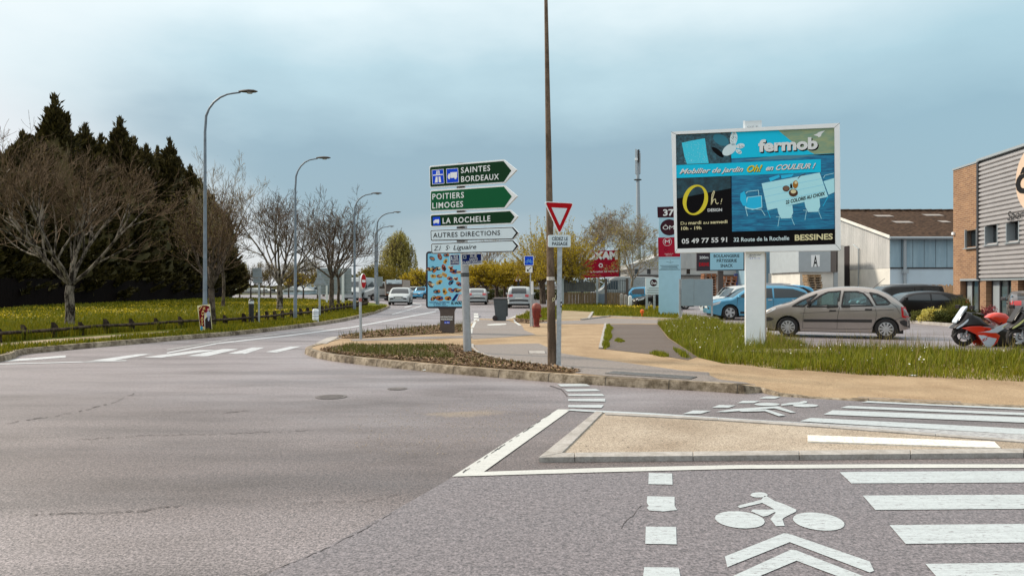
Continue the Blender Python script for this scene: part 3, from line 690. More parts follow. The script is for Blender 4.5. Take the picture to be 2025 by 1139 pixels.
gut = g2([(640, 706), (800, 722), (1000, 740), (1200, 753), (1450, 768), (1450, 771), (1200, 758), (1000, 745), (800, 727), (640, 711)], 0)
chips('gutter_debris', [(x, y) for x, y in gut], 700, (.01, .03), m_chip, -.11)
strew = g2([(860, 790), (1090, 800), (1060, 830), (900, 900), (700, 900), (680, 830)], 0)
def grit(name, poly, n, s, m):
    P_ = np.array(poly); x0, y0 = P_.min(0); x1, y1 = P_.max(0); x = rng.uniform(x0, x1, n*4); y = rng.uniform(y0, y1, n*4); ok = inpoly_np(x, y, poly); x = x[ok][:n]; y = y[ok][:n]; n = len(x); r = rng.uniform(s[0], s[1], n)
    D = np.array([[1, 0, 0], [-.5, .8, 0], [-.6, -.8, 0], [0, 0, .9]]); V = (np.stack([x, y, np.full(n, .002)], 1)[:, None]+D[None]*r[:, None, None]).reshape(-1, 3)
    F = (np.arange(n)[:, None, None]*4+np.array([[0, 1, 3], [1, 2, 3], [2, 0, 3]])).reshape(-1, 3); o = npmesh(name, V, F, m); o['kind'] = 'stuff'
grit('grit', strew, 900, (.003, .008), leafmat('grit_stone', (.10, .08, .06), (.45, .36, .25), trans=0)); grit('grit', g2([(1100, 830), (2025, 880), (2025, 900), (1100, 905)], 0), 500, (.003, .007), MATS['grit_stone'])
# ================================================================== TREES
def tubes_np(segs, n):
    """segs: rows p0(3) p1(3) r0 r1 -> open prisms"""
    S = np.asarray(segs); d = S[:, 3:6]-S[:, :3]; l = np.linalg.norm(d, axis=1)[:, None]; d = d/np.maximum(l, 1e-6)
    ref = np.where(np.abs(d[:, :1]) < .8, np.array([[1., 0, 0]]), np.array([[0, 1., 0]])); a = np.cross(d, ref); a /= np.linalg.norm(a, axis=1)[:, None]; b = np.cross(d, a)
    t = 2*np.pi*np.arange(n)/n; ring = a[:, None]*np.cos(t)[None, :, None]+b[:, None]*np.sin(t)[None, :, None]
    V = np.concatenate([S[:, None, :3]+ring*S[:, 6][:, None, None], S[:, None, 3:6]+ring*S[:, 7][:, None, None]], 1).reshape(-1, 3)
    k = np.arange(n); f = np.stack([k, (k+1) % n, n+(k+1) % n, n+k], 1); F = (np.arange(len(S))[:, None, None]*2*n+f[None]).reshape(-1, 4)
    return V, F
def leaf_quads(C, size, r, droop=0., aspect=.55):
    n = len(C); s = r.uniform(size[0], size[1], n)[:, None]; u = r.normal(size=(n, 3)); u[:, 2] -= droop; u /= np.linalg.norm(u, axis=1)[:, None]
    v = np.cross(u, r.normal(size=(n, 3))); v /= np.linalg.norm(v, axis=1)[:, None]
    V = np.stack([C-u*s*.5, C+v*s*.5*aspect, C+u*s*.5, C-v*s*.5*aspect], 1).reshape(-1, 3)
    return V, np.arange(n)[:, None]*4+np.arange(4)
class Tree:
    """recursive branching skeleton; heights in metres"""
    def __init__(s, seed, H, spread, fork, rt, limbs=5, levels=5, kids=(5, 4, 4, 3), up=.25, wob=.22, ang=(35, 65), ratio=.62, lim_el=(35, 75), crook=0., droop=0., twig=.006):
        s.r = random.Random(seed); s.tr = []; s.br = []; s.tips = []; s.kids = kids; s.levels = levels; s.up = up; s.wob = wob; s.ang = ang; s.ratio = ratio; s.crook = crook; s.droop = droop; s.twig = twig
        r = s.r; p = Vector((0, 0, -.1)); N_ = 5; rr = rt*1.35
        for i in range(N_):
            q = Vector((r.uniform(-.02, .02)*fork, r.uniform(-.02, .02)*fork, fork*(i+1)/N_)); r1 = rt*(1.05-.15*(i+1)/N_)
            s.tr.append((*p, *q, rr, r1)); p = q; rr = r1
        a0 = r.uniform(0, 6.28)
        for k in range(limbs):
            a = a0+6.283*k/limbs+r.uniform(-.3, .3); el = R(r.uniform(*lim_el)) if k else R(80)
            d = Vector((math.cos(a)*math.cos(el), math.sin(a)*math.cos(el), math.sin(el)))
            reach = ((H-fork)*math.sin(el)**2+spread*math.cos(el)**2)*.56
            s.grow(p, d, reach*r.uniform(.85, 1.1), rt*.46, 1)
    def grow(s, p, d, L, rad, lv):
        r = s.r; n = 4 if lv < 3 else 3; pts = [p]; rads = [rad]; q = p; dd = d
        for i in range(n):
            jit = Vector((r.gauss(0, 1), r.gauss(0, 1), r.gauss(0, .8)))*s.wob*(1+s.crook*lv)
            dd = (dd+jit*.55+Vector((0, 0, s.up*.25-s.droop*lv*.12))).normalized(); q = q+dd*(L/n)
            pts.append(q); rads.append(max(s.twig, rad*(1-.55*(i+1)/n)))
        for i in range(n): (s.tr if lv == 1 and False else s.br).append((*pts[i], *pts[i+1], rads[i], rads[i+1]))
        s.tips.append((q, lv))
        if lv >= s.levels: 
            s.tips.extend((t, lv) for t in pts[1:-1]); return
        for k in range(s.kids[min(lv-1, len(s.kids)-1)]):
            t = r.uniform(.25, 1.0) if k else 1.0; j = min(n-1, int(t*n)); f = t*n-j; c = pts[j].lerp(pts[j+1], f); base = (pts[j+1]-pts[j]).normalized()
            ax = base.cross(Vector((r.gauss(0, 1), r.gauss(0, 1), r.gauss(0, 1)))).normalized(); th = R(r.uniform(*s.ang))*(1 if k else .5)
            nd = (base*math.cos(th)+ax*math.sin(th)).normalized()
            if nd.z < -.25 and not s.droop: nd.z *= -.5
            s.grow(c, nd, L*s.ratio*r.uniform(.75, 1.15)*(1.1-.35*t), max(s.twig, rads[j]*.62), lv+1)
def barkmat(name, c0, c1, sc_=9):
    def fn(t, b, nd, lk):
        v = nd('ShaderNodeTexCoord').outputs['Object']; a = noise(nd, lk, v, sc_, 4, .7, (1, 1, .35)); f = noise(nd, lk, v, 40, 2, .6)
        c = rampn(nd, lk, a, [(.44, c0), (.56, c1)]); c = mixn(nd, lk, .5, c, rampn(nd, lk, f, [(.3, .5), (.7, 1.2)]), 'MULTIPLY'); lk(c, b.inputs['Base Color']); b.inputs['Roughness'].default_value = .9; b.inputs['Specular IOR Level'].default_value = .2
        bp = nd('ShaderNodeBump', Strength=.8, Distance=.03); lk(a, bp.inputs['Height']); lk(bp.outputs[0], b.inputs['Normal'])
    return nodes_mat(name, fn)
m_bark = barkmat('bark_mottled', (.030, .022, .016), (.25, .205, .16), 7); m_bark2 = barkmat('bark_brown', (.055, .04, .03), (.15, .115, .085)); m_twig = barkmat('twig_brown', (.072, .046, .026), (.19, .125, .075), 5); m_twigp = barkmat('twig_pale', (.20, .15, .10), (.40, .32, .23), 5)
def bare_tree(label, loc, group, T, tm=None, bm_=None, leaf=None, nl=0, ls=(.04, .08), name='bare_tree', cat='tree', droop=0., lowgreen=0.):
    t = thing(name, label, cat, loc, 0, group); o = np.array(loc)
    V, F = tubes_np(T.tr, 10); npmesh('trunk', V+o, F, tm or m_bark2, t, True)
    B = np.asarray(T.br); big = B[:, 6] > .02
    V1, F1 = tubes_np(B[big], 6); V2, F2 = tubes_np(B[~big], 3)
    pad = np.concatenate([F1, F2+len(V1)]); mi = np.concatenate([np.zeros(len(F1), int), np.ones(len(F2), int)])
    npmesh('branches', np.concatenate([V1, V2])+o, pad, [tm or m_bark2, bm_ or m_twig], t, True, mi)
    if leaf:
        r = np.random.default_rng(abs(hash(label)) % 1000+3); C = np.array([q for q, l in T.tips]); j = r.integers(0, len(C), nl); C = C[j]+r.normal(0, .16, (nl, 3))
        if lowgreen: keep = r.random(nl) < np.clip(1.25-(C[:, 2]/lowgreen), .12, 1); C = C[keep]
        V, F = leaf_quads(C, ls, r, droop); npmesh('foliage', V+o, F, leaf, t)
    return t
import zlib
def hash(s): return zlib.crc32(s.encode())
LZ = .115
def lg(px, py): return G(px, py, LZ)
def at(px, Y, z=LZ): return Vector((X(px, Y), Y, z))
GT = 'bare spreading trees on the lawn'
m_bud = leafmat('bud_olive', (.10, .085, .02), (.24, .19, .05)); m_lg = leafmat('leaf_pollard', (.17, .13, .006), (.58, .42, .025), trans=.4); m_lgd = leafmat('leaf_willow', (.15, .14, .012), (.48, .38, .08), trans=.35)
bare_tree('large spreading bare tree with mottled pale bark nearest the left edge of the photo', lg(138, 651), GT, Tree(11, 6.5, 6.0, 1.45, .15, 8, 5, (6, 5, 4, 3), .40, .21, (28, 56), .68, (28, 76), twig=.0045), m_bark, m_twig, m_bud, 500, (.03, .05))
bare_tree('bare spreading tree standing behind the tall lamp post and the red circus poster', lg(419, 645), GT, Tree(23, 5.2, 4.6, 1.35, .11, 7, 5, (6, 5, 4, 3), .36, .2, (25, 55), .64, (35, 75), twig=.0055), m_bark2, m_twig, m_bud, 2500, (.03, .06))
bare_tree('slender bare tree rising beyond the end of the dark conifer hedge', at(441, 50), GT, Tree(5, 10.5, 2.6, 3.2, .10, 5, 5, (5, 4, 4, 3), .55, .18, (22, 48), .62, (55, 80), twig=.007), m_bark2, m_twigp, m_bud, 900, (.04, .07))
bare_tree('dark bare tree with a thick pale trunk beside the second lamp post', lg(553, 615.5), GT, Tree(37, 7.6, 6.2, 1.5, .17, 7, 5, (5, 5, 4, 3), .36, .22, (28, 58), .66, (35, 70), twig=.008), m_bark, mat('twig_dark', (.095, .062, .04), .9, var=.4), m_bud, 400, (.04, .07))
bare_tree('round crowned dark bare tree in front of the slatted back of the large board', lg(656, 610), GT, Tree(41, 7.3, 5.8, 1.9, .15, 8, 5, (5, 5, 4, 3), .34, .22, (28, 58), .66, (30, 72), twig=.008), m_bark2, MATS['twig_dark'], m_bud, 1500, (.04, .08))
bare_tree('thin bare tree close right of the round crowned one', lg(670, 606.5), GT, Tree(43, 6.6, 4.4, 2.0, .10, 6, 5, (5, 4, 4, 3), .36, .22, (28, 56), .66, (35, 75), twig=.009), m_bark2, MATS['twig_dark'], m_bud, 700, (.04, .08))
GB = 'small trees on the far side of the lawn'
for i, (px, Y, H, sd, lf_, lab) in enumerate([(474, 105, 4.4, 3, 0, 'low bare tree far off beyond the end of the dark timber fence'), (496, 100, 4.2, 5, 900, 'small olive budding tree far off right behind the sign post'), (514, 108, 5.2, 7, 1400, 'small olive tree far off just left of the thick pale trunk'),
        (535, 102, 4.8, 9, 1600, 'small yellowing tree far off behind the thick pale trunk'), (522, 120, 6.0, 21, 0, 'pale thin bare tree far off between the sign post and the thick pale trunk'), (571, 104, 5.2, 25, 1500, 'yellowish small tree far off right of the thick pale trunk'), (456, 112, 4.6, 27, 800, 'low bare tree far off just right of the dark timber fence end'), (600, 92, 6.0, 13, 1800, 'olive budding tree behind the second lamp post'), (628, 96, 5.8, 15, 1500, 'brownish budding tree left behind the triangular sign back')]):
    bare_tree(lab, at(px, Y), GB, Tree(60+sd, H, 3.0, 1.1, .10, 5, 4, (5, 4, 4), .4, .2, (28, 55), .66, (35, 75), twig=.015), m_bark2, m_twig, m_bud if lf_ else None, lf_, (.08, .16))
GP = 'yellow green pollarded trees beyond the road'
def pollard(label, loc, H, rad, seed, trunk=1.4, shoots=260, nl=9000, ls=(.10, .19), spikes=0, name='pollarded_tree', leaf=None, rt=.17, group=GP):
    r = random.Random(seed); t = thing(name, label, 'tree', loc, 0, group); o = np.array(loc); segs = []; sh = []
    p = Vector((0, 0, -.1)); q = Vector((r.uniform(-.1, .1), r.uniform(-.1, .1), trunk)); segs += [(*p, *q, rt*1.2, rt)]
    knobs = []
    for k in range(6):
        a = 6.283*k/6+r.uniform(-.3, .3); e = Vector((math.cos(a)*rad*.38, math.sin(a)*rad*.38, trunk+rad*r.uniform(.12, .5))); m_ = q.lerp(e, .5)+Vector((0, 0, -.05)); segs += [(*q, *m_, rt*.7, rt*.5), (*m_, *e, rt*.5, rt*.45)]; knobs.append(e)
    pts = []
    for k in range(shoots):
        b0 = r.choice(knobs); a = r.uniform(0, 6.283); el = R(r.triangular(-25, 88, 42)); d = Vector((math.cos(a)*math.cos(el), math.sin(a)*math.cos(el), math.sin(el)))
        out = Vector((b0.x, b0.y, 0))*.5; d = (d+out/max(rad, .1)).normalized(); L = rad*r.uniform(.5, .95) if d.z < .55 else (H-b0.z)*r.uniform(.55, .92)
        if k < spikes: d = Vector((r.uniform(-.35, .35), r.uniform(-.3, .3), 1)).normalized(); L = (H-b0.z)*r.uniform(.95, 1.15)
        e = b0+d*L; e2 = b0+d*L*.5+Vector((r.gauss(0, .06), r.gauss(0, .06), r.gauss(0, .05))); sh += [(*b0, *e2, .018, .012), (*e2, *e, .012, .006)]
        pts.append((b0, e2, e))
    V, F = tubes_np(segs, 8); npmesh('trunk', V+o, F, m_bark2, t, True); V, F = tubes_np(sh, 3); npmesh('shoots', V+o, F, m_twigp, t)
    g = np.random.default_rng(seed); A = np.array([[*a, *b, *c] for a, b, c in pts]); j = g.integers(0, len(A), nl); u = g.beta(2.2, 1.3, nl)[:, None]
    C = np.where(u < .5, A[j, :3]+(A[j, 3:6]-A[j, :3])*u*2, A[j, 3:6]+(A[j, 6:]-A[j, 3:6])*(u-.5)*2)+g.normal(0, .055, (nl, 3))
    V, F = leaf_quads(C, ls, g); npmesh('foliage', V+o, F, leaf or m_lg, t); return t
for i, (px, Y, H, rd, lab) in enumerate([(962, 71, 4.3, 1.9, 'yellow green pollarded tree just right of the direction sign post'), (982, 76, 4.5, 1.9, 'yellow green pollarded tree straight above the grey wheelie bin'), (1000, 73, 4.6, 1.9, 'yellow green pollarded tree left behind the warning triangle sign'), (1022, 79, 4.9, 2.1, 'yellow green pollarded tree behind the warning triangle sign'), (938, 80, 4.3, 1.9, 'yellow green pollarded tree half hidden behind the direction sign post'),
        (1046, 82, 4.6, 2.0, 'yellow green pollarded tree behind the blue bicycle sign')]):
    pollard(lab, at(px, Y, 0), H, rd, 100+i, nl=9500, ls=(.12, .21))
pollard('big golden pollarded tree behind the tall brown pole, with long upright shoots', at(1074, 66, .1), 7.2, 2.6, 121, 1.7, 460, 17000, (.09, .17), 16, rt=.24)
pollard('big golden pollarded tree right behind the give way sign', at(1116, 58, .1), 6.6, 2.3, 122, 1.5, 460, 17000, (.08, .15), 9, rt=.2)
for i, (px, Y, H, rd, lab) in enumerate([(838, 96, 4.2, 2.2, 'yellow green pollarded tree left beside the advertising panel'), (818, 102, 3.8, 1.9, 'yellow green pollarded tree right behind the box truck'), (640, 118, 4.4, 2.2, 'small yellow pollarded tree in front of the pale hall at left'), (585, 112, 4.2, 2.2, 'small yellow pollarded tree at the left end of the pale hall')]):
    pollard(lab, at(px, Y, 0), H, rd, 140+i, nl=5000, ls=(.14, .26))
bare_tree('tall pale bare tree above the yellow pollarded trees by the direction sign', at(966, 98, 0), GP, Tree(77, 8.2, 4.2, 2.6, .12, 6, 5, (5, 4, 4, 3), .45, .2, (25, 52), .64, (45, 78), twig=.012), m_bark2, m_twigp, m_bud, 900, (.06, .1))
GC = 'twisted pale trees by the red rental board'
bare_tree('pale tree of curly twigs behind the left of the red rental board', at(1183, 74, .1), GC, Tree(81, 10.2, 4.4, 3.0, .13, 7, 5, (5, 5, 4, 4), .5, .34, (28, 62), .66, (45, 80), crook=.28, twig=.011), m_twigp, m_twigp, m_lgd, 1300, (.07, .13), 'curly_willow')
bare_tree('pale tree of curly twigs with green leaves low down right of the red rental board', at(1250, 60, .1), GC, Tree(83, 8.4, 2.1, 1.9, .11, 6, 5, (6, 5, 4, 3), .45, .34, (28, 62), .66, (40, 80), crook=.28, twig=.009), m_twigp, m_twigp, m_lgd, 13000, (.06, .12), 'curly_willow', lowgreen=6.0)
# weeping birch and bushes beyond the truck
def weeping(label, loc, H, rad, seed, leaf, n=22000):
    t = thing('weeping_tree', label, 'tree', loc); o = np.array(loc); g = np.random.default_rng(seed); T = Tree(seed, H, rad*1.5, 2.2, .22, 6, 4, (6, 5, 4), .6, .15, (25, 50), .62, (55, 82), twig=.02)
    V, F = tubes_np(T.tr+T.br, 5); npmesh('trunk', V+o, F, m_bark2, t, True)
    C = []
    for k in range(520):
        a = g.uniform(0, 6.283); h = g.uniform(.35, 1)*H; rr = rad*math.sqrt(max(.03, 1-((h/H-.45)/.56)**2))*g.uniform(.35, 1.0); L = g.uniform(.12, .34)*H
        x, y = rr*math.cos(a), rr*math.sin(a); m_ = n//520; s = g.random(m_)**.8
        C.append(np.stack([x*(1+.12*s)+g.normal(0, .09, m_), y*(1+.12*s)+g.normal(0, .09, m_), np.maximum(.4, h-L*s)], 1))
    V, F = leaf_quads(np.concatenate(C), (.14, .30), g, 1.2, .4); npmesh('foliage', V+o, F, leaf, t); return t
m_birch = leafmat('leaf_birch', (.12, .11, .012), (.55, .47, .14), trans=.4)
weeping('tall weeping birch in fresh yellow green leaf beyond the box truck', at(788, 113, 0), 9.9, 2.9, 9, m_birch)
def bush(name, label, loc, rx, ry, h, n, ls, leaf, seed, group=None, cat='bush'):
    t = thing(name, label, cat, loc, 0, group); g = np.random.default_rng(seed); o = np.array(loc); k = 26
    cen = np.stack([g.uniform(-.75, .75, k)*rx, g.uniform(-.7, .7, k)*ry, g.uniform(.15, .8, k)*h], 1); j = g.integers(0, k, n); d = g.normal(size=(n, 3)); d /= np.linalg.norm(d, axis=1)[:, None]
    C = cen[j]+d*(g.uniform(.55, 1, n)[:, None])*np.array([rx, ry, h])*.30; C[:, 2] = np.maximum(C[:, 2], .02)
    V, F = leaf_quads(C, ls, g); npmesh('foliage', V+o, F, leaf, t)
    segs = [(0, 0, -.05, *(cen[i]*.9), .03*h/2, .01) for i in range(12)]; V, F = tubes_np(segs, 4); npmesh('stems', V+o, F, m_bark2, t); return t
m_bushd = leafmat('leaf_dark', (.030, .040, .008), (.10, .105, .02)); m_busho = leafmat('leaf_olive', (.10, .085, .008), (.26, .20, .02))
bush('bush', 'broad olive green bush left behind the box truck', at(752, 108, 0), 3.4, 2.2, 4.6, 9000, (.15, .3), m_busho, 3)
bush('bush', 'dark green bush between the round crowned tree and the box truck', at(722, 116, 0), 3.6, 2.2, 4.6, 7000, (.18, .32), m_bushd, 4)
bush('poplar', 'small pale poplar shaped tree far beyond the lawn left of the sign post', at(478, 150, 0), 1.2, 1.2, 6.0, 3500, (.2, .35), m_birch, 5, cat='tree')
bush('poplar', 'small green rounded tree far off at the end of the dark timber fence', at(442, 150, 0), 1.4, 1.4, 5.0, 3000, (.2, .35), m_busho, 6, cat='tree')
# conifer hedgerow
m_con = leafmat('conifer_spray', (.016, .013, .004), (.105, .080, .022), trans=.12); m_cont = mat('conifer_trunk', (.05, .035, .025), .95, var=.4, scale=4)
def conifer(name, label, loc, H, rad, seed, group):
    g = np.random.default_rng(seed); t = thing(name, label, 'tree', loc, 0, group); o = np.array(loc)
    V, F = tubes_np([(0, 0, -.1, 0, 0, H*.5, .3, .2), (0, 0, H*.5, 0, 0, H*.97, .2, .03)], 7); npmesh('trunk', V+o, F, m_cont, t, True)
    Vs = []; nb = 640
    hh = np.sort(g.uniform(.02, 1.0, nb))
    for i in range(nb):
        h = hh[i]; a = g.uniform(0, 6.283); prof = (1-h**1.7)**.80*(.92+.26*math.sin(3*a+seed)*h+.16*math.sin(9*h+2*a+seed))+.04
        L = rad*prof*g.uniform(.72, 1.12); z0 = h*H*.93; tilt = R(8+52*h*h+g.normal(0, 9)); ca, sa = math.cos(a), math.sin(a); m_ = int(24+58*L/rad)
        s = g.beta(2.2, 1.0, m_); curve = .22*L*s*s
        C = np.stack([ca*L*s*math.cos(tilt), sa*L*s*math.cos(tilt), z0+L*s*math.sin(tilt)+curve], 1)+g.normal(0, .16, (m_, 3))*np.array([1, 1, .7])*(1.15-s)[:, None]
        u = np.array([ca*math.cos(tilt), sa*math.cos(tilt), math.sin(tilt)+.5*1])[None]+g.normal(0, .42, (m_, 3)); u /= np.linalg.norm(u, axis=1)[:, None]
        v = np.cross(u, g.normal(size=(m_, 3))); v /= np.linalg.norm(v, axis=1)[:, None]; l = g.uniform(.20, .50, m_)[:, None]; wd = l*g.uniform(.22, .42, m_)[:, None]
        Vs.append(np.stack([C-u*l*.45, C+v*wd, C+u*l, C-v*wd], 1).reshape(-1, 3))
    m_ = 260; s = g.random(m_); C = np.stack([g.normal(0, .05+.45*(1-s), m_), g.normal(0, .05+.45*(1-s), m_), H*(.86+.15*s)], 1); u = np.stack([C[:, 0]*1.0, C[:, 1]*1.0, np.full(m_, .7)], 1)+g.normal(0, .15, (m_, 3)); u /= np.linalg.norm(u, axis=1)[:, None]
    v = np.cross(u, g.normal(size=(m_, 3))); v /= np.linalg.norm(v, axis=1)[:, None]; l = g.uniform(.2, .45, m_)[:, None]; Vs.append(np.stack([C-u*l*.4, C+v*l*.25, C+u*l, C-v*l*.25], 1).reshape(-1, 3))
    V = np.concatenate(Vs); F = np.arange(len(V)).reshape(-1, 4)
    b = MB(); b.lathe([(rad*.58, .2), (rad*.60, H*.3), (rad*.50, H*.55), (rad*.30, H*.72), (rad*.08, H*.86), (.01, H*.9)], m_con, n=9); v2 = np.array(b.v)+g.normal(0, .25, (len(b.v), 3)); f2 = np.array([f for f in b.f if len(f) == 4]); V = np.concatenate([V, v2]); F = np.concatenate([F, f2+len(V)-len(v2)])
    npmesh('crown', V+o, F, m_con, t); return t
HGX = -36.3; GCo = 'tall dark conifers of the hedgerow'
for i, (px, top, rd, lab) in enumerate([(-150, 310, 4.2, 'dark conifer of the hedgerow cut off by the left edge of the photo'), (-45, 315, 4.0, 'dark conifer behind the left edge branches of the large bare tree'), (45, 268, 3.6, 'dark conifer with a side spike left of the tallest one'), (108, 195, 4.1, 'tallest pointed dark conifer of the hedgerow, left of the large bare tree top'), (168, 253, 4.1, 'dark conifer between the two tallest spires of the hedgerow'), (238, 238, 4.2, 'second tallest pointed dark conifer of the hedgerow'),
        (290, 292, 4.0, 'blunt dark conifer right of the second tallest spire'), (336, 279, 4.0, 'narrow pointed dark conifer left of the tall lamp post'), (376, 332, 3.8, 'dark conifer whose top shows just left of the lamp post'), (412, 368, 3.8, 'low dark conifer at the right end of the hedgerow'), (440, 418, 3.6, 'lowest rounded dark conifer ending the hedgerow')]):
    Y = (HGX*FPX)/(px-CX); H = EYE+(HY-top)/FPX*Y
    conifer('conifer', lab, (HGX+(-.6 if i > 8 else 0), Y, .05), H, rd*(1 if H > 11 else .95), 200+i*7, GCo)
for i, (px, top, lab) in enumerate([(20, 300, 'dark conifer in the back of the hedgerow above the left end of the fence'), (75, 272, 'dark conifer in the back of the hedgerow left of the tallest spire'), (140, 268, 'dark conifer in the back just right of the tallest spire'), (200, 272, 'dark conifer in the back left of the second tallest spire'), (265, 276, 'dark conifer in the back right of the second tallest spire'), (312, 296, 'dark conifer in the back left of the narrow spire by the lamp post'), (356, 320, 'dark conifer in the back behind the top of the tallest lamp'), (396, 358, 'dark conifer in the back right of the tallest lamp'), (428, 408, 'low dark conifer in the back near the right end of the hedgerow')]):
    Y = (HGX-2.6)*FPX/(px-CX); conifer('conifer', lab, (HGX-2.6, Y, .05), EYE+(HY-top)/FPX*Y, 4.4 if i < 7 else 3.4, 400+i*5, GCo)
# dark timber fence under the hedgerow
m_dkw = mat('dark_timber_shaded', (.007, .004, .0035), .9, spec=.1, var=.5, scale=3, stretch=(6, 6, .6), bump=.4)  # near-black: dark timber with the hedge's shade put into its colour
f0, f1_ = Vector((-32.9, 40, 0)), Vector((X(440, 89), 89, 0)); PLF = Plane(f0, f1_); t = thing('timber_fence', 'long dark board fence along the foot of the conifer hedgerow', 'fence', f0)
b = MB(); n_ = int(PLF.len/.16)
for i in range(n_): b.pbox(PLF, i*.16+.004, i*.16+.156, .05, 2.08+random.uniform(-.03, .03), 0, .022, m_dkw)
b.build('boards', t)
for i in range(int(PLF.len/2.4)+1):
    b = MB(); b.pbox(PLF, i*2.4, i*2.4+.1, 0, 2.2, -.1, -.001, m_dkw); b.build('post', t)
# distant wood on the horizon
V = []; g = np.random.default_rng(5); xs = g.uniform(-190, 210, 9000); hh = 3.2+1.6*np.sin(xs*.11)+1.2*np.sin(xs*.31+1)+g.normal(0, .4, 9000)
C = np.stack([xs, 215+g.normal(0, 4, 9000), g.random(9000)**.7*np.maximum(1.5, hh)], 1); Vq, Fq = leaf_quads(C, (.8, 1.8), g); o = npmesh('distant_wood', Vq, Fq, leafmat('leaf_far', (.06, .06, .025), (.20, .17, .08)))
o['kind'] = 'stuff'
# ================================================================== SIGNS, POSTS, STREET FURNITURE
m_galv = mat('galvanised_steel', (.42, .45, .47), .42, .55, var=.18, scale=18); m_alu = mat('aluminium_grey', (.40, .41, .42), .45, .5, var=.12, scale=10); m_lamp = mat('lamp_post_paint', (.17, .20, .23), .5, .3, var=.2, scale=5)
m_white = mat('white_enamel', (.78, .80, .80), .4, var=.05, scale=5); m_signback = mat('sign_back', (.33, .37, .40), .5, .4, var=.12, scale=6); m_black = mat('black_plastic', (.02, .019, .019), .5)
m_green = ink('green_dark', (.002, .034, .010)); m_green2 = ink('green', (.001, .095, .032)); m_red = ink('red', (.40, .004, .008)); m_blue = ink('blue', (.004, .06, .62)); m_navy = ink('navy', (.006, .02, .14))
m_ink = ink('black', (.012, .011, .011)); m_wi = ink('white', (.80, .82, .82)); m_pale = ink('pale', (.62, .72, .76)); m_yel = ink('yellow', (.80, .66, .05)); m_cream = ink('cream', (.78, .70, .42))
def f_off(pl): return lambda x, y, o: pl.px(x, y, o)
def panel(pl, px, thick, m, name, parent, off=0.):
    q = [pl.px(x, y, off) for x, y in px]; b = MB(); b.prism(q, pl.n*-thick, m); return b.build(name, parent, False, .003)
def rrect(x0, y0, x1, y1, r, n=4):
    o = []
    for cx, cy, a0 in ((x1-r, y0+r, -90), (x1-r, y1-r, 0), (x0+r, y1-r, 90), (x0+r, y0+r, 180)):
        o += [(cx+r*math.cos(R(a0+90*i/n)), cy+r*math.sin(R(a0+90*i/n))) for i in range(n+1)]
    return o
def k4(pts, ox=820, oy=300, k=4.38): return [(ox+x/k, oy+y/k) for x, y in pts]
# ---------------- direction sign
base = G(925, 697, .13); YD = base.y
PD = Plane((X(855, YD+.20), YD+.20), (X(1005, YD-.80), YD-.80))
t = thing('direction_sign', 'tall round grey post carrying five arrow shaped direction panels and two blue street plates', 'road sign', base)
top = Vector((X(911, YD), YD+.08, Z(322, YD))); b = MB(); b.tube([base-Vector((0, 0, .1)), base.lerp(top, .5), top], [.088, .085, .082], m_alu, 20)
b.lathe([(.10, 0), (.10, .012), (.088, .02)], m_alu, base); 
for y in (541, 545): q = base.lerp(top, (697-y)/(697-322)); b.tube([q-Vector((0, 0, .02)), q+Vector((0, 0, .012))], .093, m_black, 16)
b.build('post', t, True)
def truck(a, pts, k, m, ly):
    (x, y), s = pts, k; a.poly([(x, y), (x+6*s, y-.4*s), (x+6*s, y+4.6*s), (x, y+5*s)], m, ly); a.poly([(x-2.3*s, y+3*s), (x-1.6*s, y+1.2*s), (x-.2*s, y+1*s), (x-.2*s, y+5*s), (x-2.3*s, y+5*s)], m, ly)
    for q in (-1.1, 4.6): a.ell(x+q*s, y+5.1*s, .85*s, .95*s, m, ly+1)
panels = [
 ([(153, 140), (166, 130), (790, 76), (800, 78), (908, 165), (804, 274), (795, 279), (165, 320), (158, 312)], m_white, 'green'),
 ([(162, 350), (172, 338), (796, 298), (806, 300), (912, 390), (812, 494), (802, 498), (172, 524), (163, 516)], m_white, 'green'),
 ([(162, 556), (172, 546), (846, 508), (856, 510), (918, 565), (866, 626), (856, 630), (174, 658), (165, 650)], m_white, 'green'),
 ([(163, 690), (174, 682), (866, 654), (878, 656), (924, 706), (880, 760), (868, 764), (176, 776), (166, 768)], m_white, 'white'),
 ([(167, 806), (178, 797), (870, 769), (880, 771), (926, 817), (884, 868), (874, 871), (182, 888), (172, 880)], m_white, 'white')]
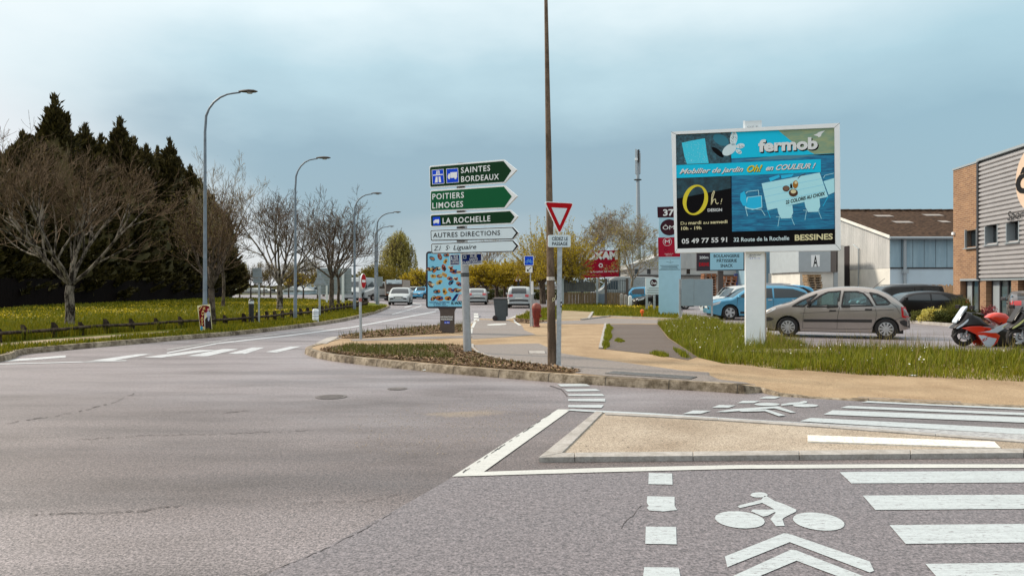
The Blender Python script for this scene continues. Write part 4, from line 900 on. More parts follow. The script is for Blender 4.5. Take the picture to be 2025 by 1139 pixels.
for i, (px, m, kind) in enumerate(panels):
    p = panel(PD, k4(px), .045, m_white, 'sign_panel', t, .11)
    a = Art(lambda x, y, o: PD.px(x, y, .11+o), base=.0015)
    if i == 0:
        a.poly(k4([(160, 150), (168, 141), (794, 89), (862, 172), (797, 269), (168, 311), (163, 304)]), m_green, 0)
        a.poly(k4([(175, 165), (278, 157), (285, 283), (180, 291)]), m_wi, 1); a.poly(k4([(179, 169), (274, 161), (281, 279), (184, 287)]), m_blue, 2)
        for q in ([(203, 275), (211, 225), (227, 224), (227, 274)], [(237, 273), (235, 224), (250, 222), (258, 271)], [(214, 204), (217, 172), (227, 171), (227, 203)], [(234, 202), (232, 170), (241, 169), (246, 201)], [(187, 216), (187, 207), (272, 200), (273, 209)]): a.poly(k4(q), m_wi, 3)
        a.poly(k4([(300, 155), (403, 149), (410, 273), (303, 281)]), m_wi, 1); a.poly(k4([(304, 159), (399, 153), (406, 269), (307, 277)]), m_blue, 2); truck(a, k4([(337, 187)])[0], 2.2, m_wi, 3)
        a.text('SAINTES', *k4([(428, 193)])[0], *k4([(680, 172)])[0], 11.0, m_wi, 2, .012, 0, 1.15); a.text('BORDEAUX', *k4([(430, 269)])[0], *k4([(755, 246)])[0], 11.0, m_wi, 2, .012, 0, 1.15)
    if i == 1:
        a.poly(k4([(168, 358), (175, 350), (797, 309), (866, 393), (802, 487), (176, 514), (168, 508)]), m_green2, 0)
        a.text('POITIERS', *k4([(181, 420)])[0], *k4([(453, 404)])[0], 11.2, m_wi, 1, .012, 0, 1.15); a.text('LIMOGES', *k4([(181, 497)])[0], *k4([(446, 482)])[0], 11.2, m_wi, 1, .012, 0, 1.15)
    if i == 2:
        a.poly(k4([(168, 563), (176, 556), (850, 520), (891, 568), (855, 621), (178, 648), (170, 642)]), m_green, 0); a.poly(k4([(184, 572), (246, 568), (251, 640), (188, 644)]), m_blue, 1); truck(a, k4([(204, 592)])[0], 1.35, m_wi, 2)
        a.text('LA ROCHELLE', *k4([(269, 627)])[0], *k4([(681, 606)])[0], 11.0, m_wi, 1, .012, 0, 1.15)
    if i == 3:
        a.poly(k4([(165, 691), (175, 684), (868, 656), (878, 659), (922, 706), (878, 758), (868, 762), (177, 774), (168, 767)]), m_ink, 0); a.poly(k4([(171, 695), (179, 690), (868, 663), (886, 707), (868, 755), (180, 767), (174, 762)]), m_pale, 1); a.poly(k4([(869, 662), (878, 666), (908, 707), (876, 750), (869, 754), (888, 707)]), m_ink, 2)
        a.poly(k4([(868, 663), (904, 706), (868, 755)]), m_pale, 3)
        a.text('AUTRES DIRECTIONS', *k4([(188, 748)])[0], *k4([(766, 725)])[0], 9.2, m_ink, 4, .010, 0, 1.12)
    if i == 4:
        a.poly(k4([(170, 807), (180, 799), (871, 771), (880, 774), (923, 817), (882, 866), (873, 869), (183, 886), (174, 879)]), m_ink, 0); a.poly(k4([(176, 811), (184, 806), (870, 778), (904, 818), (873, 862), (186, 879), (180, 873)]), m_pale, 1)
        a.text('Z.I   S', *k4([(192, 860)])[0], *k4([(322, 853)])[0], 9.0, m_ink, 3, .006, .25); a.text('t', *k4([(326, 838)])[0], *k4([(334, 838)])[0], 4.8, m_ink, 3, .006, .2); a.text('Liguaire', *k4([(362, 852)])[0], *k4([(560, 843)])[0], 9.0, m_ink, 3, .006, .25)
    a.build('lettering', p)
for y in (371.5, 419, 450.5, 477): 
    q = PD.uz(914, y); b = MB(); b.pbox(PD, q[0]-.09, q[0]+.09, q[1]-.02, q[1]+.02, .03, .075, m_black); b.build('clamp', t)
PSa = Plane((X(890, YD-.40), YD-.40), (X(909.5, YD-.16), YD-.16)); PSb = Plane((X(912, YD-.16), YD-.16), (X(953, YD-.06), YD-.06))
p = panel(PSa, k4([(305, 893), (388, 888), (390, 980), (308, 986)]), .006, m_wi, 'street_name_plate', t); a = Art(f_off(PSa), base=.0015); a.poly(k4([(309, 898), (385, 893), (387, 975), (311, 981)]), m_navy, 0)
a.text('RUE', *k4([(338, 926)])[0], *k4([(374, 924)])[0], 6, m_wi, 1, .02); a.text('SAINTE', *k4([(326, 948)])[0], *k4([(378, 945)])[0], 4.2, m_wi, 1, .02); a.text('CLAIRE DEVILLE', *k4([(314, 971)])[0], *k4([(383, 967)])[0], 4.2, m_wi, 1, .02); a.poly(k4([(314, 908), (324, 907), (325, 940), (315, 941)]), m_pale, 1); a.build('lettering', p)
p = panel(PSb, [(912.5, 503), (914, 501.6), (951, 501), (952.6, 502.5), (953, 521), (951.5, 523), (914.5, 524), (913, 522.5)], .006, m_wi, 'street_name_plate', t); a = Art(f_off(PSb), base=.0015); a.poly(k4([(411, 892), (575, 886), (577, 966), (413, 976)]), m_navy, 0)
a.text('RUE', *k4([(482, 918)])[0], *k4([(538, 915)])[0], 5.6, m_wi, 1, .02); a.text('SAINTE', *k4([(474, 944)])[0], *k4([(546, 940)])[0], 4.6, m_wi, 1, .02); a.text('CLAIRE DEVILLE', *k4([(414, 970)])[0], *k4([(573, 963)])[0], 4.6, m_wi, 1, .02); a.poly(k4([(420, 898), (446, 897), (447, 927), (421, 928)]), m_pale, 1); a.poly(k4([(425, 903), (441, 902), (442, 922), (426, 923)]), m_navy, 2); a.build('lettering', p)
# ---------------- tall brown pole
base = G(1092, 723, .125); Yp = base.y; r0 = 18/2/FPX*Yp; t = thing('utility_pole', 'tall slender brown wooden pole on the corner just left of the give way sign', 'utility pole', base)
m_pole = barkmat('pole_wood', (.10, .068, .045), (.185, .13, .09), 5)
top = Vector((X(1079.2, Yp)-.03, Yp, Z(-220, Yp))); b = MB(); b.tube([base-Vector((0, 0, .1))]+[base.lerp(top, i/8) for i in range(9)], [r0]+[r0*(1-.80*i/8) for i in range(9)], m_pole, 20); b.build('shaft', t, True)
q = base.lerp(top, (723-551)/943); b = MB(); b.tube([q-Vector((0, 0, .03)), q+Vector((0, 0, .03))], r0*.88, mat('old_tape', (.55, .50, .44), .8, var=.3, scale=40), 16); b.build('band', t, True)
a = Art(lambda x, y, o: Vector((X(x, Yp-r0), Yp-r0-.004, Z(y, Yp-r0))), base=0); a.ring(1094.5, 592, 2.6, 3.2, .8, m_cream); a.line([(1092, 597), (1098, 589), (1099, 583)], .8, m_cream); a.build('chalk_mark', t)
# ---------------- give way
base = G(1106.5, 724, .125); Yg = base.y; PG = Plane((X(1077, Yg), Yg-.10), (X(1134, Yg), Yg-.02)); t = thing('give_way_sign', 'red and white triangular give way sign with a plate reading CÉDEZ LE PASSAGE', 'road sign', base)
b = MB(); b.obox((base.x-.008, base.y, 1.15), (.085, .05, 2.35), m_galv, .0, Matrix.Rotation(R(.6), 4, 'Y')); b.obox((base.x, base.y, .135), (.11, .075, .012), m_galv); b.build('post', t, False, .006)
b = MB(); b.obox((base.x+.028, base.y-.031, Z(602, Yg)), (.03, .006, .10), m_black); b.obox((base.x+.028, base.y-.035, Z(602, Yg)), (.014, .003, .035), m_wi); b.build('tag', t)
def rtri(A, B_, C, r):
    o = []; T = [Vector(A), Vector(B_), Vector(C)]
    for i in range(3):
        p, q, s = T[i-1], T[i], T[(i+1) % 3]; d0 = (p-q).normalized(); d1 = (s-q).normalized(); h = math.acos(max(-1, min(1, d0.dot(d1))))/2; k = r/math.tan(h); c = q+(d0+d1).normalized()*(r/math.sin(h))
        a0 = q+d0*k-c; a1 = q+d1*k-c
        for j in range(5): v = (a0.lerp(a1, j/4)).normalized()*r+c; o.append(tuple(v))
    return o
p = panel(PG, rtri((1076, 398.5), (1135, 401.5), (1106.5, 465), 3), .025, m_white, 'sign_panel', t, .0)
a = Art(lambda x, y, o: PG.px(x, y, o), base=.0015); a.poly(rtri((1078.5, 400.2), (1133, 402.8), (1106.6, 462), 2.4), m_red, 0); a.poly(rtri((1090.5, 410.5), (1121.8, 412.2), (1106.8, 446), .6), m_pale, 1); a.build('print', p)
p = panel(PG, rrect(1084, 465, 1128.6, 489, 3), .02, m_white, 'sign_panel', t, .0); a = Art(f_off(PG), base=.0015); a.poly(rrect(1084.6, 465.6, 1128, 488.4, 2.7), m_pale, 0)
a.text('CÉDEZ LE', 1091.5, 475.6, 1123.0, 475.6, 6.6, m_ink, 1, .022); a.text('PASSAGE', 1091.7, 485.4, 1122.4, 485.4, 6.6, m_ink, 1, .022); a.build('lettering', p)
# ---------------- advertising panel
base = G(884.6, 658, .125); Ya = base.y; PA = Plane((X(843, Ya), Ya-.02), (X(926, Ya), Ya-.02)); t = thing('advertising_panel', 'brown framed advertising panel with a poster of people seen from above, on one foot', 'advertising panel', base)
m_brn = mat('brown_lacquer', (.075, .055, .047), .5, var=.12, scale=10); m_fr = mat('dark_frame', (.035, .022, .03), .35, .2)
b = MB(); q = [PA.px(x, y, .06) for x, y in [(866, 609), (903, 609), (900, 612.5), (898.6, 617), (898.6, 658), (870.5, 658), (870.5, 617), (869, 612.5)]]; b.prism(q, PA.n*-.16, m_brn); b.build('foot', t, False, .01)
p = panel(PA, rrect(843, 497.5, 926, 609.5, 6, 5), .18, m_fr, 'frame', t, .08)
a = Art(lambda x, y, o: PA.px(x, y, .08+o), base=.002); m_pb = ink('poster_blue', (.24, .60, .80)); a.poly(rrect(846.5, 501.5, 922.5, 606, 2), m_pb, 0)
cols = [ink('p%d' % i, c) for i, c in enumerate([(.36, .09, .07), (.02, .16, .26), (.55, .46, .20), (.06, .03, .03), (.48, .14, .03), (.55, .26, .03), (.66, .62, .42), (.03, .06, .20), (.20, .05, .04)])]; hair = ink('hair', (.03, .015, .015)); skin = ink('skin', (.42, .22, .12))
rr = random.Random(4); k7 = lambda x, y: (840+x/6.9, 495+y/6.9)
for x, y, c, rot, s in [(105, 115, 1, .6, 1.1), (208, 90, 0, 1.2, 1.2), (295, 70, 1, .2, 1), (285, 150, 2, 2.2, 1), (65, 260, 8, .3, 1), (120, 262, 1, 1.4, 1.2), (180, 250, 3, .2, 1), (262, 240, 0, 1.3, 1.2), (352, 240, 6, .5, 1), (392, 290, 4, .4, 1.3), (465, 300, 6, .2, 1), (120, 355, 2, .2, 1.1), (204, 355, 8, .1, 1), (270, 335, 2, .8, 1.1), (345, 385, 4, .1, 1), (425, 390, 6, .5, 1), (85, 465, 3, 1., 1.3), (200, 437, 2, -.4, 1.2), (360, 440, 7, -.8, 1.1), (470, 460, 4, .5, 1.1), (165, 565, 1, .2, 1.2), (275, 560, 2, 1.5, 1.2), (360, 545, 4, .6, 1.1), (437, 545, 8, .2, 1.2), (490, 545, 6, .2, .9), (120, 655, 8, -.7, 1.1), (203, 655, 4, .2, 1.4), (318, 655, 5, .1, 1.2)]:
    s *= 1.45; X_, Y_ = k7(x, y); a.ell(X_, Y_, 4.1*s, 2.5*s, cols[c], 1, rot, 9); a.poly([(X_+math.cos(rot+2.6*i)*4.6*s*rr.uniform(.6, 1.1), Y_+math.sin(rot+2.6*i)*4.2*s*rr.uniform(.6, 1.1)) for i in range(3)], cols[(c+3) % 9], 2); a.ell(X_+rr.uniform(-1.5, 1.5), Y_+rr.uniform(-1, 1.5), 1.25*s, 1.3*s, hair if rr.random() < .75 else skin, 3, 0, 9)
    a.ell(X_-2.5*math.cos(rot), Y_-2.5*math.sin(rot), 1.2, 1.2, skin, 4, 0, 7)
a.poly([k7(365, 690), k7(430, 595), k7(468, 595), k7(405, 690)], m_navy, 3); m_rs = ink('poster_red', (.45, .05, .08)); a.poly([k7(440, 690), k7(470, 600), k7(520, 600), k7(530, 690)], m_wi, 3)
for q in ([(448, 685), (476, 605)], [(476, 605), (520, 605)], [(455, 660), (520, 655)], [(450, 685), (525, 683)], [(470, 630), (520, 628)]): a.line([k7(*q[0]), k7(*q[1])], 1.1, m_rs, 5)
a.text('K-WAY', *k7(366, 738), *k7(530, 735), 5.2, m_ink, 4, .04); a.text('NOUVELLE OUVERTURE', *k7(68, 718), *k7(340, 715), 2.3, m_navy, 4, .02); a.text('12 AVRIL 2023', *k7(120, 741), *k7(290, 739), 2.3, m_navy, 4, .02); a.text('K-WAY NIORT', *k7(130, 764), *k7(320, 762), 1.5, m_navy, 4, .01)
a.build('poster', p)
a = Art(lambda x, y, o: PA.px(x, y, .06+o), base=.002); a.text('INFORMATIONS', 871.8, 628.2, 896, 628.2, 3.2, m_wi, 0, .02); a.text('MUNICIPALES', 872.5, 632.8, 895, 632.8, 3.2, m_wi, 0, .02); a.poly([(879, 635), (889.5, 635), (889.5, 639.6), (879, 639.6)], m_blue, 0); a.text('au dos', 879.8, 638.6, 888.8, 638.6, 2.6, m_wi, 1, .02); a.build('lettering', t)
# ---------------- street lamps
def lamp(label, base, top_px, arm, H=None, hgt=None, r=.066):
    Y = base.y; zt = Z(top_px, Y) if H is None else H; t = thing('street_lamp', label, 'street lamp', base, 0, 'street lamps along the lawn kerb')
    b = MB(); b.tube([base-Vector((0, 0, .05)), base+Vector((0, 0, .9)), base+Vector((0, 0, .92)), base+Vector((0, 0, zt-base.z-1.3))], [r*1.15, r*1.12, r, r*.62], m_lamp, 14); b.build('pole', t, True)
    x0 = base.x; z0 = zt-1.3; pts = [Vector((x0, Y, z0)), Vector((x0+.02, Y, z0+.25))]+[Vector((x0+arm*(1-math.cos(R(a))) *.85, Y, z0+.25+1.0*math.sin(R(a)))) for a in (15, 30, 45, 60, 75, 85)]+[Vector((x0+arm, Y, z0+1.28))]
    b = MB(); b.tube(pts, [r*.6]*3+[r*.5]*3+[r*.42]*(len(pts)-6), m_lamp, 10); b.build('arm', t, True)
    e = pts[-1]; b = MB(); n = 12; vs = []; prof = [(-.05, .04, .03), (.08, .085, .05), (.28, .13, .065), (.46, .12, .05), (.56, .03, .015)]
    for dx, hw, hh in prof:
        for k in range(n): a = 2*math.pi*k/n; vs.append((e.x+dx, e.y+hw*math.cos(a), e.z+.03+(hh if math.sin(a) > 0 else hh*.6)*math.sin(a)))
    b.add(vs, [(i*n+k, i*n+(k+1) % n, (i+1)*n+(k+1) % n, (i+1)*n+k) for i in range(4) for k in range(n)]+[tuple(range(n)), tuple(4*n+k for k in range(n))], mat('lamp_head', (.075, .065, .06), .45, .3)); h = b.build('lamp_head', t, True)
    b = MB(); b.lathe([(.10, 0), (.085, -.025), (0, -.035)], mat('lamp_glass', (.35, .36, .36), .15), (e.x+.30, e.y, e.z-.008)); b.build('lens', h, True); return t
lamp('tallest street lamp in view, behind the red circus poster, left of the others', at(405.5, 24.7), 182, 1.15, r=.068)
lamp('second street lamp from the left, beside the white marker post', lg(584, 632.5), 313, .95)
lamp('third street lamp from the left, behind the edge-on no entry sign', lg(701, 614.5), 383, 1.05, r=.080)
lamp('street lamp far back beside the rectangular sign back at the tip of the lawn', at(745.5, 60), 420, 1.35, r=.10)
lamp('shorter looking far street lamp just left of the one by the rectangular sign back', at(742, 74), 448, 1.3, r=.10)
# ---------------- circus poster leaning on the lamp
Yc = 24.35; PC = Plane((X(390, Yc), Yc-.02), (X(418, Yc), Yc)); base = PC.px(408, 654); base.z = .12
t = thing('circus_poster', 'red circus poster board with yellow letters tied to the foot of the tall lamp post', 'poster', base)
p = panel(PC, [(389.8, 604.5), (415.3, 601.5), (419.8, 653), (396.3, 654.5)], .012, m_cream, 'board', t); a = Art(f_off(PC), base=.0015); k15 = lambda x, y: (380+x/15.18, 590+y/15.18)
m_mar = ink('maroon', (.16, .008, .012)); m_dark = ink('dark_ink', (.03, .02, .025)); m_lil = ink('lilac', (.45, .47, .58)); m_gold = ink('gold', (.78, .52, .20))
a.poly([k15(*q) for q in [(190, 290), (250, 240), (330, 215), (430, 215), (520, 245), (530, 420), (400, 430), (370, 640), (385, 850), (245, 840), (215, 640)]], m_mar, 0); a.poly([k15(*q) for q in [(390, 630), (440, 560), (470, 300), (520, 290), (545, 420), (560, 600), (590, 950), (400, 950), (390, 800)]], m_dark, 1)
a.ell(*k15(490, 480), 4.2, 6.5, m_lil, 2); a.ell(*k15(490, 340), 2.2, 2.6, ink('face', (.55, .38, .30)), 3); a.ell(*k15(500, 600), 1.8, 5.5, m_lil, 2, .1); a.poly([k15(*q) for q in [(430, 330), (470, 280), (520, 300), (540, 370), (430, 390)]], ink('crimson', (.35, .02, .05)), 2)
a.line([k15(215, 365), k15(245, 300), k15(295, 245)], 1.4, m_gold, 2); a.line([k15(380, 430), k15(370, 640), k15(385, 850)], .9, m_wi, 2)
for i, (ch, x, y, s) in enumerate([('Z', 310, 335, 95), ('A', 278, 425, 95), ('V', 272, 520, 90), ('A', 255, 625, 90), ('T', 258, 715, 85), ('T', 262, 812, 85), ('A', 330, 905, 80)]): a.text(ch, *k15(x, y), *k15(x+s, y-4), 4.2, m_gold, 2, .04)
a.ell(*k15(285, 895), 2.4, 4.4, ink('cyan', (.05, .35, .55)), 3); a.build('print', p)
# ---------------- low rail fence round the lawn
fl = spline(g2(fence_px, LZ), 10); seg = [0]
for i in range(1, len(fl)): seg.append(seg[-1]+(fl[i]-fl[i-1]).length)
def along(s):
    for i in range(1, len(seg)):
        if seg[i] >= s: k = (s-seg[i-1])/(seg[i]-seg[i-1]+1e-9); return fl[i-1].lerp(fl[i], k), (fl[i]-fl[i-1]).normalized()
    return fl[-1], (fl[-1]-fl[-2]).normalized()
m_log = barkmat('rail_wood', (.03, .02, .014), (.085, .06, .04), 6)
t = thing('rail_fence', 'low dark log rail fence with slanted post tops running along the lawn edge', 'fence', (fl[0].x, fl[0].y, LZ))
npost = min(58, int(seg[-1]/.98)); stp = seg[-1]/npost
for k in range(npost+1):
    p, d = along(k*stp); n_ = Vector((d.y, -d.x)); b = MB(); w_ = .065; hgt = .42+random.uniform(-.03, .03); q = []
    for u, v, z in [(-w_, -.06, 0), (w_, -.06, 0), (w_, .06, 0), (-w_, .06, 0)]: q.append(Vector((p.x+d.x*u-n_.x*v, p.y+d.y*u-n_.y*v, LZ-.05)))
    tp = [Vector((c.x, c.y, LZ+(hgt if i in (0, 3) else hgt-.13))) for i, c in enumerate(q)]; b.add(q+tp, [(0, 1, 2, 3), (4, 5, 6, 7), (0, 1, 5, 4), (1, 2, 6, 5), (2, 3, 7, 6), (3, 0, 4, 7)], m_log); b.build('post', t)
for k in range(0, npost, 3):
    s0, s1 = k*stp, min(seg[-1], (k+3)*stp); pts = []
    for i in range(7): p, d = along(s0+(s1-s0)*i/6); n_ = Vector((d.y, -d.x)); pts.append(Vector((p.x+n_.x*.11, p.y+n_.y*.11, LZ+.235+.012*math.sin(k*1.7+i))))
    b = MB(); b.tube(pts, 0.047+.004*math.sin(k), m_log, 9); b.build('rail', t, True)
# ---------------- bollard, marker, signs on the lawn
def post_sign(name, label, base, pxs, thick=.02, r=.035, top=None, cat='road sign', m=None, back=True, post_m=None, group=None):
    Y = base.y; pl = Plane((X(pxs[0][0], Y), Y-.05), (X(pxs[0][0], Y)+1, Y-.05)); t = thing(name, label, cat, base, 0, group)
    b = MB(); b.tube([base-Vector((0, 0, .1)), Vector((base.x, base.y, top))], r, post_m or m_galv, 10); b.build('post', t, True); return t, pl
base = lg(497, 640.5); t = thing('bollard', 'black bollard with a white band standing in the low rail fence', 'bollard', base); b = MB(); h = .94
b.lathe([(.095, -.05), (.095, h-.16), (.0951, h-.16)], m_black, base, n=16); b.lathe([(.07, h-.08), (.095, h-.04), (.06, h), (0, h+.01)], m_black, base, n=16); b.build('shaft', t, True); b = MB(); b.lathe([(.098, h-.17), (.098, h-.07)], m_white, base, n=16); b.build('band', t, True)
base = lg(624, 636.5); t = thing('marker_post', 'stubby white marker post with dark bands at the kerb before the second lamp', 'bollard', base); h = 25.5/FPX*base.y; b = MB(); b.lathe([(.125, -.05), (.125, h*.93), (.10, h), (0, h+.01)], m_white, base, n=14); b.build('shaft', t, True)
for k in (.42, .62, .74): b = MB(); b.lathe([(.128, h*k), (.128, h*k+.025)], mat('band_grey', (.2, .24, .3), .6), base, n=14); b.build('band', t, True)
base = lg(512, 641); t, pl = post_sign('road_sign', 'rectangular road sign seen from behind on a thin post beside the black bollard', base, [(499, 530)], top=Z(531, base.y), group='signs on the lawn seen from behind')
p = panel(pl, [(499, 530.5), (517, 530), (518.5, 549), (500, 549.5)], .02, m_signback, 'sign_panel', t); p2 = panel(pl, [(500, 551), (518, 550.5), (518.5, 560), (500.5, 560.5)], .02, m_signback, 'sign_panel', t)
for y in (533, 547, 553, 559): q = pl.uz(509, y); b = MB(); b.pbox(pl, q[0]-.15, q[0]+.15, q[1]-.012, q[1]+.012, .0, .02, m_alu); b.build('bracket', t)
base = lg(632, 627); t, pl = post_sign('warning_sign', 'triangular sign seen from behind in front of the slatted back of the large board', base, [(619, 541)], r=.05, top=Z(541, base.y), group='signs on the lawn seen from behind'); p = panel(pl, rtri((618.5, 564.5), (631, 540.5), (646, 564), 1.2), .02, m_signback, 'sign_panel', t)
for y in (550, 561): q = pl.uz(632, y); b = MB(); b.pbox(pl, q[0]-.2, q[0]+.2, q[1]-.02, q[1]+.02, .0, .02, m_alu); b.build('bracket', t)
base = at(749, 57.5); t, pl = post_sign('road_sign', 'rectangular sign seen from behind at the tip of the lawn by the far lamp', base, [(744, 548)], r=.05, top=Z(548, base.y), group='signs on the lawn seen from behind'); panel(pl, [(744.2, 547.5), (757, 547.5), (757, 559), (744.2, 559)], .02, m_signback, 'sign_panel', t); panel(pl, [(746, 559.6), (756, 559.6), (756, 566), (746, 566)], .02, m_signback, 'sign_panel', t)
# no entry sign seen edge on
base = G(713.5, 670, .13); Y = base.y; t = thing('no_entry_sign', 'round red no entry sign seen almost edge on, in the far planting bed', 'road sign', base); b = MB(); b.tube([base-Vector((0, 0, .1)), Vector((base.x-.02, Y, Z(545, Y)))], .038, m_galv, 12); b.build('post', t, True)
c = Vector((X(714.5, Y)+.0, Y-.05, Z(556, Y))); nn = Vector((.989, -.148, 0)); tt = Vector((.148, .989, 0)); b = MB(); rad = .205; n = 28
ring = [tt*rad*math.cos(2*math.pi*i/n)+Vector((0, 0, rad*math.sin(2*math.pi*i/n))) for i in range(n)]
b.prism([c+nn*.045+q for q in ring], nn*.03, m_white); p = b.build('sign_panel', t); b = MB(); b.add([c+nn*.0775+q*.93 for q in ring], [tuple(range(n))], m_red); b.add([c+nn*.079+tt*u+Vector((0, 0, z)) for u, z in ((-.14, -.035), (.14, -.035), (.14, .035), (-.14, .035))], [(0, 1, 2, 3)], m_wi); b.build('print', p)
b = MB(); q = Vector((base.x-.01, Y, Z(593, Y))); b.tube([q-Vector((0, 0, .05)), q+Vector((0, 0, .05))], .042, mat('torn_sticker', (.35, .12, .10), .8, var=.6, scale=40), 12); b.build('sticker', t, True)
# large board from behind, slatted
Yb = 62; pl = Plane((X(628, Yb), Yb), (X(696, Yb), Yb)); base = at(660, Yb); t = thing('large_road_board', 'large slatted grey back of a road direction board on white posts beyond the lawn', 'road sign', base)
b = MB(); u0, z1 = pl.uz(627, 530); u1, z0 = pl.uz(695, 582); 
for i in range(9): za = z0+(z1-z0)*i/9; b.pbox(pl, u0, u1, za+.02, za+(z1-z0)/9-.015, -.05, 0, m_signback); b.pbox(pl, u0, u1, za-.02, za+.018, -.02, .05, m_alu)
b.build('sign_panel', t)
for px, pw in ((646, .14), (678, .20)): b = MB(); x = X(px, Yb-.3); b.box(x-pw/2, x+pw/2, Yb-.3, Yb-.2, 0, Z(532 if px > 660 else 565, Yb), m_white); b.build('post', t)
# ---------------- bicycle sign, hydrant, delineator, bin
base = G(1049, 645.5, .125); Y = base.y; t, pl = post_sign('bicycle_sign', 'blue square bicycle sign above a white arrow plate on a thin post by the hydrant', base, [(1037, 506)], r=.022, top=Z(507, Y))
p = panel(pl, rrect(1036.6, 506, 1055.2, 525.3, 1.5), .015, m_white, 'sign_panel', t); a = Art(f_off(pl), base=.0015); a.poly(rrect(1037.6, 507, 1054.2, 524.3, 1), m_blue, 0); m_cy = ink('cyan_pale', (.20, .52, .80))
for x in (1041.8, 1050.2): a.ring(x, 518, 2.7, 2.7, .7, m_cy, 1, n=14)
a.line([(1041.8, 518), (1044, 514), (1048.5, 514), (1046, 518), (1044, 514)], .7, m_cy, 2); a.line([(1046, 518), (1050.2, 518), (1048.3, 512.6), (1050, 512)], .7, m_cy, 3); a.line([(1043.3, 512.6), (1045, 512.6)], .8, m_cy, 2); a.build('print', p)
p = panel(pl, [(1039.5, 526.6), (1053, 526.6), (1053, 539), (1039.5, 539)], .012, m_white, 'arrow_plate', t); a = Art(f_off(pl), base=.0015); a.line([(1050.3, 528.7), (1043.2, 535.6)], 1.2, m_ink, 0); a.poly([(1042, 537), (1042.2, 531.6), (1043.8, 533.4), (1044.4, 535.2), (1047.6, 536.8)], m_ink, 1); a.build('print', p)
base = G(1061, 646.5, .125); Y = base.y; s = Y/FPX*.9; t = thing('fire_hydrant', 'stout red fire hydrant with a rounded cap on the pavement behind the brown pole', 'fire hydrant', base); m_hyd = mat('hydrant_red', (.15, .012, .006), .5, var=.45, scale=9)
b = MB(); b.lathe([(8.2*s, 0), (8.2*s, 2.5*s), (6.2*s, 4*s), (6.6*s, 14*s), (8.6*s, 24*s), (9.6*s, 32*s), (10.2*s, 40*s), (9.8*s, 44*s)], m_hyd, base, n=20); b.build('body', t, True); b = MB(); b.lathe([(10.4*s, 40.5*s), (10.4*s, 46*s), (7*s, 51*s), (0, 53*s)], mat('hydrant_cap', (.22, .05, .03), .55, var=.3, scale=10), base, n=20); b.build('cap', t, True)
for dx in (-1, 1): b = MB(); b.lathe([(3*s, 0), (3*s, 3*s), (2*s, 3.6*s), (0, 3.6*s)], m_hyd, (base.x+dx*7.5*s, base.y-3*s, base.z+24*s), 'X' if dx > 0 else 'X', n=10); b.build('outlet', t, True)
base = G(1053.5, 645, .125); Y = base.y; t = thing('delineator_post', 'slim white and grey post standing against the red hydrant', 'post', base); b = MB(); b.tube([base, Vector((base.x-.02, Y, Z(582, Y)))], .055, m_alu, 10); b.build('shaft', t, True); b = MB(); b.tube([Vector((base.x-.02, Y, Z(582, Y))), Vector((base.x-.03, Y, Z(556, Y)))], .05, m_white, 10); b.build('sleeve', t, True)
base = G(990, 634.2, .124); Y = base.y; s = Y/FPX; t = thing('wheelie_bin', 'dark grey wheelie bin standing on the end of the bicycle path', 'wheelie bin', base); m_bin = mat('bin_grey', (.055, .068, .075), .5, var=.12, scale=7); b = MB(); bx = base.x
def frus(b, x0, x1, y0, y1, z0, X0, X1, Y0, Y1, z1, m): b.add([(x0, y0, z0), (x1, y0, z0), (x1, y1, z0), (x0, y1, z0), (X0, Y0, z1), (X1, Y0, z1), (X1, Y1, z1), (X0, Y1, z1)], [(0, 1, 2, 3), (4, 5, 6, 7), (0, 1, 5, 4), (1, 2, 6, 5), (2, 3, 7, 6), (3, 0, 4, 7)], m)
frus(b, bx-.205, bx+.22, Y-.02, Y+.42, .13, bx-.30, bx+.27, Y-.06, Y+.48, 1.02, m_bin); frus(b, bx-.31, bx+.285, Y-.075, Y+.50, .985, bx-.315, bx+.29, Y-.08, Y+.505, 1.03, m_bin); b.box(bx+.17, bx+.30, Y+.05, Y+.35, .3, .98, m_bin); b.build('bin_body', t, False, .015)
b = MB(); frus(b, bx-.345, bx+.30, Y-.10, Y+.52, 1.035, bx-.24, bx+.24, Y-.02, Y+.42, 1.085, mat('bin_lid', (.07, .055, .055), .5)); b.tube([Vector((bx+.30, Y+.02, 1.03)), Vector((bx+.34, Y+.02, 1.05)), Vector((bx+.34, Y+.40, 1.05)), Vector((bx+.30, Y+.40, 1.03))], .016, m_bin, 8); b.build('lid', t, False, .012)
for yy in (Y-.06, Y+.40):
    b = MB(); b.lathe([(.02, -.03), (.085, -.03), (.105, -.02), (.105, .02), (.085, .03), (.02, .03)], mat('tyre_rubber', (.03, .020, .020), .8), (bx-.235, yy, .125+.105), 'Y', n=18); b.build('wheel', t, True)
# ---------------- warning triangle far
base = at(1025, 70, 0); t, pl = post_sign('warning_sign', 'white warning triangle with a red border on a dark post among the pollarded trees', base, [(1018, 545)], r=.09, top=Z(545, 70), post_m=m_black); p = panel(pl, rtri((1017.3, 556.8), (1024.5, 541.8), (1032.2, 556.6), .8), .02, m_red, 'sign_panel', t); a = Art(f_off(pl), base=.002); a.poly(rtri((1018.8, 555.8), (1024.5, 544), (1030.6, 555.6), .4), m_wi, 0); a.poly([(1022, 554.5), (1023.5, 548), (1025.5, 548), (1027, 554.5)], m_ink, 1); a.build('print', p)
